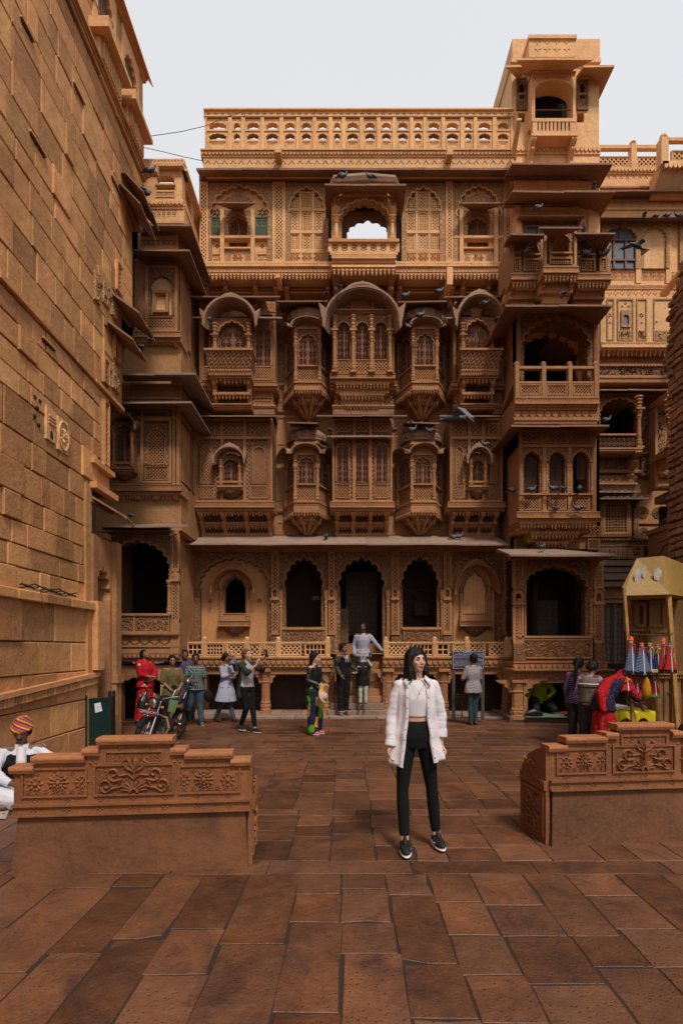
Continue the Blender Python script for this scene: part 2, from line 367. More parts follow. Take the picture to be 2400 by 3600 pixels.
def scrollwork(m,u0,u1,z0,z1,d,t=.015,w=None):
    """scroll carving in two mirrored columns"""
    cx=(u0+u1)/2; hw=(u1-u0)/2; w=w or hw*.16; n=max(1,round((z1-z0)/(hw*1.0)))
    for s in (-1,1):
        for i in range(n):
            zc=z0+(z1-z0)*(i+.5)/n; r=min(hw*.44,(z1-z0)/n*.5); c=cx+s*hw*.5; g=1 if i%2 else -1
            ribbon(m,spiral(c,zc,r,pi/2*g,1.25,12,s*g),w*.7,d,t)
            ribbon(m,[(c-s*r,zc-r*g*.9),(c-s*r*.3,zc-r*g*.55),(c+s*r*.75,zc-r*g)],w*.6,d,t*.8)
def leaves(m,u0,u1,z0,z1,d,n,t=.02):
    for i in range(n):
        u=R.uniform(u0,u1); z=R.uniform(z0,z1); a=R.uniform(0,2*pi); s=R.uniform(.025,.045)
        ribbon(m,spiral(u,z,s,a,.8,5,R.choice((-1,1))),s*.6,d,t)
def shutter(par,fr,cx,w,z0,zs,hh,d,n=5,dp=.08,ap=.1,open_=0):
    """pair of carved shutter leaves filling an arched opening"""
    hw=w/2
    m=MB('shutter',M_shut,par,fr)
    arch_fill(m,cx,zs,hw,hh,n,dp,ap,z0,d)
    top=zs+hh*.6
    for s in (-1,1):
        a,b=(cx-hw*.93,cx-hw*.07) if s<0 else (cx+hw*.07,cx+hw*.93)
        scrollwork(m,a,b,z0+.03,zs+.02,d+.002,.022)
        a,b=(cx-hw*.7,cx-hw*.07) if s<0 else (cx+hw*.07,cx+hw*.7)
        scrollwork(m,a,b,zs+.02,top,d+.002,.018)
    m.box(cx-hw*.055,cx+hw*.055,z0,zs+hh*.9,d,d+.035)
    for k in range(5): m.ball(cx,z0+(zs+hh*.8-z0)*(k+.5)/5,d+.035,hw*.06,hw*.06,.012,6,4)
    if open_: m.use(M_dark); m.box(cx-hw*.12,cx+hw*.02,z0,zs+hh*.7,d+.03,d+.04)
    return m
def column(par,fr,u,d,z0,z1,r,mat=None,name='column',seg=8,squareb=True):
    m=MB(name,mat or M_brn,par,fr,smooth=False); h=z1-z0
    k=lambda t:z0+h*t
    prof=[(1.35,0),(1.35,.05),(1.05,.07),(1.3,.10),(1.3,.15),(1.0,.17),(1.15,.20),(.8,.24),(.92,.27),(.85,.5),(.76,.72),(.95,.735),(.78,.755),(1.05,.79),(1.05,.82),(.85,.84),(1.3,.9),(1.45,.94),(1.45,1.0)]
    m.lathe(u,d,[(a*r,k(b)) for a,b in prof],seg)
    if squareb: m.box(u-r*1.5,u+r*1.5,z0-.001,z0+h*.045,d-r*1.5,d+r*1.5); m.box(u-r*1.6,u+r*1.6,z1-h*.045,z1+.001,d-r*1.6,d+r*1.6)
    return m
def capital(m,u,d,z0,z1,r):
    """carved bracket capital: stacked leafy blobs widening upwards"""
    h=z1-z0
    for k in range(4):
        t=(k+.5)/4; m.ball(u,z0+h*t,d,r*(1+.5*t),h*.16,r*(1+.4*t),6,4)
def bracket(par,fr,u,w,z0,z1,d0,d1,mat=None):
    """S-shaped corbel carrying a ledge"""
    m=MB('bracket',mat or M_brn,par,fr); D=d1-d0; h=z1-z0
    pts=[(0,0),(.12,.0),(.22,.05),(.28,.13),(.22,.22),(.25,.3),(.42,.42),(.60,.52),(.66,.62),(.60,.70),(.72,.76),(.92,.82),(1.0,.9),(1,1),(0,1)]
    m.prof([(d0+a*D,z0+b*h) for a,b in pts],u-w/2,u+w/2)
    m.prof([(d0+a*D*1.06,z0+b*h) for a,b in pts[:-2]]+[(d0,z0+.9*h)],u-w*.28,u+w*.28)
    m.ball(u,z0+h*.06,d0+.1*D,w*.5,h*.08,w*.5,6,4); m.ball(u,z0+h*.6,d0+.66*D,w*.55,h*.09,w*.4,6,4)
    return m
def bands(m,u0,u1,z,lst,dback,ret=True):
    """stack of mouldings from z downwards: (height, projection[, kind])"""
    for it in lst:
        h,d=it[0],it[1]; kd=it[2] if len(it)>2 else None
        if kd=='dent':
            m.box(u0,u1,z-h,z,dback,d-.03); dentils(m,u0,u1,z-h+.005,z-.005,d-.031,d,.055,.55)
        elif kd=='zig':
            m.box(u0,u1,z-h,z,dback,d-.02)
            n=max(1,round((u1-u0)/(h*.9))); p=(u1-u0)/n
            for i in range(n):
                a=(u0+p*i,z-h*.1); b=(u0+p*(i+.5),z-h*.9); c=(u0+p*(i+1),z-h*.1)
                bar(m,a,b,h*.22,d-.021,d); bar(m,b,c,h*.22,d-.021,d-.001)
                bar(m,(a[0],z-h*.9),(b[0],z-h*.1),h*.18,d-.021,d-.004); bar(m,(b[0],z-h*.1),(c[0],z-h*.9),h*.18,d-.021,d-.005)
        elif kd=='bead':
            m.box(u0,u1,z-h,z,dback,d-.02)
            n=max(1,round((u1-u0)/(h*1.5))); p=(u1-u0)/n
            for i in range(n): c=u0+p*(i+.5); m.add([(c-h*.5,z-h*.5,d-.02),(c,z-h*.95,d-.02),(c+h*.5,z-h*.5,d-.02),(c,z-h*.05,d-.02),(c,z-h*.5,d)],[(0,1,4),(1,2,4),(2,3,4),(3,0,4)])
        elif kd=='scal':
            m.box(u0,u1,z-h,z,dback,d-.03); scallops(m,u0,u1,z-.004,h*.9,d-.031,d,h*1.05)
        elif kd=='slope':
            m.prof([(dback,z-h),(d-h*.9,z-h),(d,z-h*.15),(d,z),(dback,z)],u0,u1)
        else: m.box(u0,u1,z-h,z,dback,d)
        z-=h
    return z
def eave(par,fr,u0,u1,zb,zf,d0,d1,t=.035,l=True,r=True,mat=None,label=None,wrap=0,name='eave'):
    """sloping stone eave slab (hipped at l / r), made of separate slabs; wrap = depth of the side eave on the right"""
    m=MB(name,mat or M_pink,par,fr,label=label); p=d1-d0; zb=min(zb,zf+.40*p)
    n=max(1,round((u1-u0)/1.15)); ui0=u0+(p if l else 0); ui1=u1-(p if r else 0)
    for i in range(n):
        a=u0+(u1-u0)*i/n+(.004 if i else 0); b=u0+(u1-u0)*(i+1)/n; A=ui0+(ui1-ui0)*i/n+(.004 if i else 0); B=ui0+(ui1-ui0)*(i+1)/n
        w0,w1=R.uniform(-.012,.012),R.uniform(-.012,.012)
        m.hexa([(a,zf-t+w0,d1),(b,zf-t+w1,d1),(b,zf+w1,d1),(a,zf+w0,d1)],[(A,zb-t,d0),(B,zb-t,d0),(B,zb,d0),(A,zb,d0)])
    for on,u,ui,s in ((l,u0,ui0,-1),(r,u1,ui1,1)):
        if on and wrap: m.hexa([(u,zf-t,d1-wrap-p),(u,zf-t,d1),(u,zf,d1),(u,zf,d1-wrap-p)],[(ui,zb-t,d0-wrap),(ui,zb-t,d0),(ui,zb,d0),(ui,zb,d0-wrap)])
    # small moulding where the eave springs from the wall
    m.box(ui0,ui1,zb-t-.05,zb-t+.005,d0-.05,d0+.05)
    return m
def bangla(par,fr,cx,hw,zs,rise,d0,d1,t=.05,mat=None,crest=True,flare=.12,name='arched_canopy',drop=0):
    """curved overhanging canopy, lower and wider at the front"""
    m=MB(name,mat or M_can,par,fr); n=18; F=[];B=[]
    for i in range(n+1):
        a=pi*i/n; F.append((cx+hw*math.cos(a)*(1+.0*flare),zs+rise*math.sin(a)**.9)); B.append((cx+hw*.80*math.cos(a),zs+rise*.25+rise*.74*math.sin(a)))
    N=n+1
    def ring(P,k,dz=0): return [(cx+(u-cx)*k,zs+(z-zs)*k+dz) for u,z in P]
    Fo=ring(F,1+t/hw); Bo=ring(B,1+t/hw)
    pts=[(u,z,d1) for u,z in F]+[(u,z,d0) for u,z in B]+[(u,z,d0) for u,z in Bo]+[(u,z,d1) for u,z in Fo]
    m.add(pts,[(j*N+i,j*N+i+1,((j+1)%4)*N+i+1,((j+1)%4)*N+i) for j in range(4) for i in range(n)])
    m.add([pts[0],pts[N],pts[2*N],pts[3*N]],[(0,1,2,3)]); m.add([pts[n],pts[N+n],pts[2*N+n],pts[3*N+n]],[(0,1,2,3)])
    # bead row under the rim
    k=max(10,int(hw*60))
    for i in range(k):
        a=pi*(i+.5)/k; u=cx+hw*.965*math.cos(a); z=zs+rise*.97*math.sin(a)**.9; m.ball(u,z,d1-.03,.016,.016,.02,5,3)
    # flared wings at the springing
    if flare:
        for s in (-1,1):
            m.hexa([(cx+s*hw*1.0,zs-.06,d1),(cx+s*hw*1.02,zs-.02,d1),(cx+s*hw*(1.0+flare*1.6),zs+rise*.62,d1-.02),(cx+s*hw*.93,zs+rise*.45,d1-.01)],
                   [(cx+s*hw*.8,zs+.1,d0),(cx+s*hw*.84,zs+.1,d0),(cx+s*hw*(1.0+flare),zs+rise*.68,d0),(cx+s*hw*.8,zs+rise*.5,d0)])
    if crest:
        P=[(cx+(hw*.80)*math.cos(a),zs+.02+(rise*1.10)*math.sin(a)**.8,d1-.10) for a in (pi*(.2+.6*i/14) for i in range(15))]
        m.tube(P,[.03+.035*math.sin(pi*i/14)+R.uniform(0,.012) for i in range(15)],7)
        for q in (1,7,13): m.ball(P[q][0],P[q][1]+.05,P[q][2],.035,.05,.035,6,5)
    return m
def dome(par,fr,cx,r,z,h,d,mat=None,ribs=14):
    m=MB('ribbed_dome',mat or M_can,par,fr); prof=[(1.0,0),(1.1,.12),(1.12,.3),(1.04,.5),(.86,.7),(.58,.88),(.3,.97),(0,1)]
    k=ribs*2; pts=[];
    for j,(a,b) in enumerate(prof):
        for i in range(k): an=2*pi*i/k; rr=r*a*(1 if i%2 else .93); pts.append((cx+rr*math.cos(an),z+h*b,d+rr*math.sin(an)*.8))
    m.add(pts,[(j*k+i,j*k+(i+1)%k,(j+1)*k+(i+1)%k,(j+1)*k+i) for j in range(len(prof)-1) for i in range(k)])
    m.lathe(cx,d,[(r*1.12,z-.05),(r*1.16,z-.02),(r*1.1,z+.02)],16,sq=.8)
    for i in range(9): m.ball(cx+(i-4)*r*.1,z+h+.01,d+.02,r*.06,.03,r*.06,6,4)
    return m
def sub(fr,u,d,a):
    """frame moved by (u,d) inside fr and turned"""
    ox,oy,oz,A=fr; return (ox+u*math.cos(A)+d*math.sin(A), oy+u*math.sin(A)-d*math.cos(A), oz, A+a)
def oriel(par,fr,cx,w,s,dp,zt,zdome,zarch,zs_top,zsill,zled,zpen,ztip,mat=M_brn,matc=M_brnc,seed=0,domeh=.28):
    """half-octagonal bay window (jharokha). z values from top to bottom; dp = projection"""
    root=MB('bay_window',matc,par,fr)
    fw=w/2; ex=fw+s
    plan=[(-ex,0),(-fw,dp),(fw,dp),(ex,0)]
    def stack(m,lst):
        pts=[]
        for z,k in lst:
            pts+=[(cx+u*k,z,d*k) for u,d in plan]
        n=4
        m.add(pts,[(j*n+i,j*n+i+1,(j+1)*n+i+1,(j+1)*n+i) for j in range(len(lst)-1) for i in range(3)]+[(0,1,2,3),tuple(range(len(pts)-4,len(pts)))])
    # core, recessed behind the faces
    faces=[(sub(fr,cx-ex,0,-math.atan2(dp,s)),math.hypot(s,dp)),(sub(fr,cx-fw,dp,0),w),(sub(fr,cx+fw,dp,math.atan2(dp,s)),math.hypot(s,dp))]
    for f,L in faces:
        root.fr(f); root.use(matc)
        e=.02; hw=L/2-.075
        arch_panel(root,0,L,zsill,zarch,-.09,0,L/2,zs_top,hw,min(hw*1.1,zarch-zs_top-.05),5,.12,.1)
        root.use(mat); arch_trim(root,L/2,zs_top,hw,min(hw*1.1,zarch-zs_top-.05),5,.12,.1,.02,0,.015)
        shutter(root,f,L/2,hw*2+.02,zsill,zs_top,min(hw*1.1,zarch-zs_top-.05),-.06)
        jp=MB('pierced_panel',mat,root,f); jali(jp,.02,L-.02,zled,zsill,0,.05,.018,.035)
        jp.box(-.01,L+.01,zsill-.02,zsill+.015,-.05,.04)
        bangla(root,f,L/2,L/2+.07,zarch-.02,(zt-zarch)*.85,-.02,.26,.035,flare=0,crest=False)
        root.use(mat); root.box(0,L,zarch,zarch+.06,-.05,.03)
    root.fr(fr)
    for (u,d) in ((-fw,dp),(fw,dp),(-ex+.02,.03),(ex-.02,.03)):
        c=column(root,fr,cx+u,d+.01,zled,zs_top+.02,.045,mat,squareb=False); capital(c,cx+u,d+.02,zs_top+.0,zarch,.055)
    root.use(mat)
    stack(root,[(zled,1.0),(zled-.03,1.12),(zled-.08,1.12),(zled-.09,1.05),(zled-.15,1.05),(zled-.16,1.1),(zpen,1.1),(zpen-.02,.95)])
    for f,L in faces:
        root.fr(f); bands(root,-.02,L+.02,zled-.085,[(.065,.05,'zig')],0)
        pendant_row(root,f,-.02,L+.02,zpen+.0,.05,mat,.075)
    root.fr(fr)
    h=zpen-ztip
    stack(root,[(zpen,.95),(zpen-h*.18,.72),(zpen-h*.22,.76),(zpen-h*.30,.72),(zpen-h*.36,.5),(zpen-h*.62,.34),(zpen-h*.66,.38),(zpen-h*.74,.22),(zpen-h*.9,.14),(ztip,.02)])
    for a in (-.8,-.3,.3,.8):   # curved struts of the base
        u=a*ex*.8; d=dp*(1-abs(a)*.5)
        P=[(cx+u*k,zpen-h*t,d*k2+.03) for t,k,k2 in ((.12,1,.95),(.3,.85,.85),(.45,.6,.65),(.62,.38,.5),(.8,.2,.3))]
        root.tube(P,[.04,.045,.04,.045,.03],6)
    root.ball(cx,ztip+h*.08,dp*.1+.03,.06,.05,.06); root.ball(cx,ztip-.02,dp*.1+.02,.03,.06,.03)
    pendant_row(root,fr,cx-ex*.62,cx+ex*.62,zpen-h*.33,dp*.7,mat,.07,.8)
    # shaft that carries the dome
    stack(root,[(zarch,.96),(zt-.04,.96),(zt,1.08),(zdome,.92)])
    dome(root,fr,cx,ex*.80,zdome-.03,domeh,dp*.45)
    return root
# ---------------- ground and paving ----------------
g=MB('ground',M_joint,None,(0,0,0,0),kind='structure'); g.add([(-300,-.0055,300),(300,-.0055,300),(300,-.0055,-300),(-300,-.0055,-300)],[(0,1,2,3)])
g.build(); ALL.remove(g)
def slab(x0,x1,y0,y1,sk=0.,th=.05,k=None):
    """one paving stone: uneven, chamfered, slightly tilted; returns verts, faces"""
    j=.0052; e=lambda:R.uniform(-.005,.005); b=.003
    zz=R.uniform(-.002,.002); tx,ty=R.uniform(-.003,.003),R.uniform(-.002,.002)
    cx,cy=(x0+x1)/2,(y0+y1)/2
    P=[]
    nx=3 if x1-x0>.5 else 2; ny=3 if y1-y0>.5 else 2
    edge=[(x0+j+(x1-x0-2*j)*i/nx,y0+j) for i in range(nx)]+[(x1-j,y0+j+(y1-y0-2*j)*i/ny) for i in range(ny)]+[(x1-j-(x1-x0-2*j)*i/nx,y1-j) for i in range(nx)]+[(x0+j,y1-j-(y1-y0-2*j)*i/ny) for i in range(ny)]
    edge=[(x+e()+sk*(y-cy),y+e()) for x,y in edge]; n=len(edge); V=[];F=[]
    if R.random()<.25:   # a chipped corner
        q=R.randrange(n); x,y=edge[q]; edge[q]=(x+(cx-x)*.10,y+(cy-y)*.10)
    hz=lambda x,y: zz+tx*(x-cx)+ty*(y-cy)
    for x,y in edge: V.append((x,y,-th))
    for x,y in edge: V.append((x,y,hz(x,y)-b))
    for x,y in edge:
        l=math.hypot(x-cx,y-cy); V.append((x-(x-cx)/l*b*1.3,y-(y-cy)/l*b*1.3,hz(x,y)))
    F=[(i,(i+1)%n,n+(i+1)%n,n+i) for i in range(n)]+[(n+i,n+(i+1)%n,2*n+(i+1)%n,2*n+i) for i in range(n)]+[tuple(range(2*n,3*n))]
    return V,F
stones=[]
def columns_of(ya,yb,xl,xr,wmin,wmax,lmin,lmax,vx=.12,off=0):
    x=xl
    while x<xr:
        w=R.uniform(wmin,wmax); y=ya; y_end=yb+R.uniform(-.02,.02)*0
        # long joints fan very slightly
        cx=x+w/2
        while y<yb-.02:
            l=R.choice((R.uniform(lmin,lmin*1.5),R.uniform((lmin+lmax)/2,lmax)))
            if yb-(y+l)<lmin*.7: l=yb-y
            stones.append((x,x+w,y,min(y+l,yb))); y+=l
        x+=w
def rows_of(ya,yb,xl,xr,hmin,hmax,lmin,lmax):
    y=ya
    while y<yb-.02:
        h=R.uniform(hmin,hmax)
        if yb-(y+h)<hmin*.7: h=yb-y
        x=xl-R.uniform(0,lmax)
        while x<xr: l=R.uniform(lmin,lmax); stones.append((x,x+l,y,y+h)); x+=l
        y+=h
columns_of(-3.0,1.75,-4.2,7.2,.34,.42,.5,.9); rows_of(1.75,2.02,-4.2,7.2,.27,.27,.5,1.1)
columns_of(2.02,3.92,-4.2,7.2,.29,.41,.3,1.05)
rows_of(3.92,4.16,-4.2,7.2,.24,.24,.6,1.4)
columns_of(4.16,5.3,-4.2,7.2,.26,.42,.25,.6)
rows_of(5.3,5.5,-4.2,7.2,.2,.2,.5,.9)
columns_of(5.5,7.9,-4.2,7.2,.34,.5,.28,.75)
rows_of(7.9,12.55,-4.3,7.4,.22,.36,.45,1.1)
near=sorted(stones,key=lambda s:-((s[1]-s[0])*(s[3]-s[2])**.5/(max(s[2],1.6)**1.6)) + (50 if s[3]<2.2 else 0)+ (20 if abs((s[0]+s[1])/2)>.66*s[3]+.4 else 0))
rest=MB('paving_stone',M_pave,g,kind='stuff')
def skew(s): return 0.0
for i,s in enumerate(near):
    V,F=slab(s[0]+.02,s[1]+.02,s[2],s[3],.028)
    if i<299:
        m=MB('paving_stone',M_pave,g); m.v=V; m.f=[list(f) for f in F]; m.mi=[0]*len(F)
    else:
        n=len(rest.v); rest.v+=V; rest.f+=[[a+n for a in f] for f in F]; rest.mi+=[0]*len(F)
# worn stone apron along the foot of the buildings
ap=MB('pavement',M_grey,None,(0,0,0,0),kind='structure')
x=-4.6
while x<7.4:
    l=R.uniform(.7,1.5); ap.bev(x+.004,min(x+l,7.4)-.004,-.02,.05+R.uniform(-.012,.008),-15.2,-12.57+R.uniform(-.03,.0),.015); x+=l
# ---------------- left wall of dressed stone ----------------
XW=-4.2
WF=lambda: (XW,0,0,pi/2)     # u runs along +Y, d points to +X
lw=empty('stone_building','tall plain ashlar sandstone building along the left side, arched loggia under its roof','building',(XW,8,0))
def yend(z): return 11.15 if z>10.6 else 10.6 if z>8.3 else 10.1 if z>6.2 else 9.55 if z>4.4 else 8.75
core=MB('wall',M_mort,lw,WF()); core.box(8.6,11.4,0,9.6,-3,-1.15); core.box(11.41,15.5,0,9.6,-3.2,-2.3)
for za,zb in ((0,2.42),(2.42,4.4),(4.4,6.2),(6.2,8.3),(8.3,10.6),(10.6,13.7)): core.box(-7,yend((za+zb)/2)-.03,za,zb,-3.,-.04 if za>2.4 else .06)
blocks=[]
z=.0
while z<13.65:
    if abs(z-2.42)<.01: z=2.42
    lim=2.36 if z<2.36 else 13.66
    big=z<2.4
    h=R.uniform(.40,.52) if big else R.choice((R.uniform(.28,.36),R.uniform(.36,.50)))
    if z+h>lim-.2: h=lim-z
    thin=(not big) and R.random()<.14
    if thin: h=.10
    y=-6.9+R.uniform(-.4,0); e=yend(z+h/2)
    dcourse=.05 if thin else 0
    while y<e-.05:
        l=R.uniform(.7,1.15) if big else R.choice((R.uniform(.24,.36),R.uniform(.34,.5),R.uniform(.45,.75)))
        if thin: l=R.uniform(.6,1.3)
        if e-(y+l)<.22: l=e-y
        # openings of the loggia
        if not (z+h>11.75 and any(a-.02<y+l and y<b+.02 for a,b in ((8.9,9.75),(10.05,10.85)))):
            blocks.append((y,y+l,z,z+h,dcourse+(.1 if z<2.36 else 0)))
        elif z+h>11.75:
            for a,b in ((8.9,9.75),(10.05,10.85)):
                if y<a<y+l and a-y>.08: blocks.append((y,a-.01,z,z+h,dcourse))
                if y<b<y+l and y+l-b>.08 and not any(aa<y+l for aa in (10.05,) if b<10): blocks.append((b+.01,y+l,z,z+h,dcourse))
        y+=l
    z+=h
    if lim==2.36 and z>=2.355: z=2.42
def vis(b): return (b[1]>6.0)
blocks.sort(key=lambda b:(0 if vis(b) else 1, -(b[1]-b[0])*(b[3]-b[2])/((b[0]+b[1])/2)**2))
rs=MB('stone_block',M_wall,lw,WF(),kind='stuff')
for i,b in enumerate(blocks):
    m=MB('stone_block',M_wall,lw,WF()) if i<298 else rs
    j=R.uniform(.004,.011); d=b[4]+R.uniform(-.006,.012)
    if R.random()<.04: d+=.03
    m.bev(b[0]+j,b[1]-j,b[2]+j,b[3]-j,-.10 if b[2]>2.4 else 0,d,.010)
# ledges, moulding and corner strip
m=MB('ledge',M_wall,lw,WF()); y=-6.9
while y<8.75: l=R.uniform(.5,.9); m.bev(y+.003,min(y+l,8.82)-.003,2.30,2.43,.0,.19,.012); y+=l
m=MB('moulding',M_wall,lw,WF())
m.hexa([(4.3,.95,.18),(8.8,1.22,.18),(8.8,1.29,.18),(4.3,1.02,.18)],[(4.3,.95,.05),(8.8,1.22,.05),(8.8,1.29,.05),(4.3,1.02,.05)])
for i in range(60):
    u=4.4+i*.0735; zt=.94+(u-4.3)*.06; m.box(u,u+.05,zt-.10,zt-.0,.05,.16)
m=MB('corner_pilaster',M_wall,lw,WF())
m.box(8.45,8.78,0,2.30,.06,.135); m.box(8.6,8.80,2.43,4.4,-.05,.03); m.box(8.6,8.83,1.33,2.46,.1,.23)
for (y0,y1,zz,mt) in ((5,11.2,13.72,M_sand),(8.2,11.2,11.62,M_wall)):
    m=MB('cornice',mt,lw,WF()); bands(m,-6.9,y1,zz+.12,[(.05,.13),(.04,.08),(.05,.05)],-.3)
m=MB('eave',M_sand,lw,WF()); m.hexa([(-6.9,13.72,.16),(11.3,13.72,.16),(11.3,13.76,.16),(-6.9,13.76,.16)],[(-6.9,13.95,0),(11.3,13.95,0),(11.3,14.0,0),(-6.9,14.0,0)])
for (a,b) in ((8.9,9.75),(10.05,10.85)):
    m=MB('arched_window',M_sand,lw,WF()); arch_panel(m,a-.02,b+.02,12.12,13.62,-.14,.03,(a+b)/2,12.95,.33,.42,7,.12,.05,sill=12.22,rev=-.35)
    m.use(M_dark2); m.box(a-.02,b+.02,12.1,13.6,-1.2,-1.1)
    m.use(M_sand); m.box(a-.06,b+.06,12.12,12.2,0,.3); m.box(a-.02,b+.02,11.7,12.12,.0,.12)
    dentils(m,a+.05,b-.05,11.74,12.08,.12,.16,.07,.45)
    k=MB('corbel',M_sand,m,WF()); k.box(a-.16,a-.03,12.02,12.2,0,.34); k.ball(a-.095,12.06,.26,.05,.05,.06)
k=MB('corbel',M_sand,lw,WF()); k.box(11.0,11.14,11.66,11.86,0,.34); k.ball(11.07,11.7,.26,.05,.05,.06)
# narrow slit windows, drip slabs, carved blocks
for (y,zz,l) in ((8.25,10.5,.5),(9.6,10.25,.7),(7.1,8.6,.55),(9.2,8.05,.5),(6.9,9.9,.4),(8.7,12.6,.6),(9.3,6.9,.5),(7.4,6.0,.45)):
    m=MB('slit_window',M_dark,lw,WF()); l*=.6; m.box(y,y+l,zz,zz+.035,-.05,.016); m.use(M_wall); m.box(y-.03,y+l+.03,zz+.035,zz+.06,0,.04)
cb=MB('carved_block',M_sand,lw,WF()); cb.bev(7.75,8.06,4.62,5.12,0,.03,.01); rosette(cb,7.905,4.87,.13,.03,10,.025); arch_trim(cb,7.905,4.87,.125,.2,0,0,0,.02,.03,.05); arch_trim(cb,7.905,4.87,.125,-.2,0,0,0,.02,.03,.05)
cb=MB('carved_block',M_sand,lw,WF()); cb.bev(7.45,7.7,4.66,5.14,0,.03,.01)
for k in range(3): cb.box(7.5,7.66,5.0-.05*k,5.02-.05*k,.03,.05)
cb.use(M_dark); arch_fill(cb,7.58,4.76,.035,.06,0,0,0,4.7,.034)
cb=MB('carved_block',M_dark,lw,WF())
for p in ((7.2,5.12),(7.32,5.12),(7.26,5.0),(7.2,4.86),(7.3,4.78)): cb.ball(p[0],p[1],.0,.04,.035,.03,6,4)
# jettied, carved end bays with slab eaves
def jali_block(y0,y1,z0,z1,d=.06): 
    m=MB('pierced_window',M_brn,lw,WF()); m.box(y0-.03,y1+.03,z0-.03,z1+.03,-.06,d-.05); jali(m,y0,y1,z0,z1,d,.06,.018,.05,st=M_wall); return m
jali_block(9.2,9.42,4.9,6.05); jali_block(9.2,9.42,6.35,6.8); jali_block(9.75,10.0,8.35,8.9,.05); jali_block(9.62,9.9,7.0,7.5)
for (y0,y1,z0,z1) in ((9.6,9.9,6.45,6.9),(9.2,9.45,7.75,8.15),(9.55,9.8,7.75,8.15),(8.9,9.1,7.6,8.1)):
    m=MB('carved_block',M_sandc,lw,WF()); m.bev(y0,y1,z0,z1,0,.05,.012); leaves(m,y0+.03,y1-.03,z0+.03,z1-.03,.05,8)
for (y0,y1,z0,dz,dd) in ((10.1,11.0,10.4,.42,.40),(9.9,10.75,10.0,.42,.42),(9.6,10.4,7.75,.38,.52),(9.4,10.1,7.15,.36,.48),(8.85,9.6,3.92,.30,.44)):
    m=MB('eave',M_pink,lw,WF()); n=2
    for i in range(n):
        a=y0+(y1-y0)*i/n+.004; b=y0+(y1-y0)*(i+1)/n
        m.hexa([(a,z0+.04,dd),(b,z0+.0,dd),(b,z0+.035,dd),(a,z0+.075,dd)],[(a-.1,z0+dz,0),(b,z0+dz,0),(b,z0+dz+.04,0),(a-.1,z0+dz+.04,0)])
    m.box(y0-.1,y1,z0+dz-.1,z0+dz-.01,0,.06)
m=MB('ledge',M_wall,lw,WF()); m.box(8.75,9.6,4.36,4.46,0,.14); m.box(8.75,9.55,4.78,4.86,0,.10)
# arched portal below the end bays
pt=MB('portal',M_brn,lw,WF()); arch_panel(pt,8.85,9.75,0,3.6,-.12,.02,9.25,2.55,.3,.55,7,.12,.05,rev=-.4)
pt.use(M_dark); pt.box(8.85,9.75,0,3.6,-1.,-.9); pt.use(M_brn); pt.box(9.6,9.82,0,3.62,-.1,.10); pt.box(8.8,8.95,0,3.6,-.1,.06); pt.box(9.58,9.86,1.05,1.2,-.1,.13)
# cables lying on the ledge
cb=MB('cable_bundle',plain('cable_rubber',(.02,.018,.016),.6),None,WF(),label='loose bundle of black cables lying on the ledge of the left wall',cat='cable')
for k in range(4):
    P=[(6.75+t*.14+R.uniform(-.02,.02),2.46+.02*k*.5+ (.05*math.sin(t*.8+k)**2),.06+.02*k+R.uniform(-.01,.01)) for t in range(11)]
    cb.tube(P,.009,5)
cb.use(M_bench); cb.tube([(7.0,2.5,.1),(7.02,2.44,.19),(7.05,2.3,.2),(7.12,2.2,.2)],.007,5)
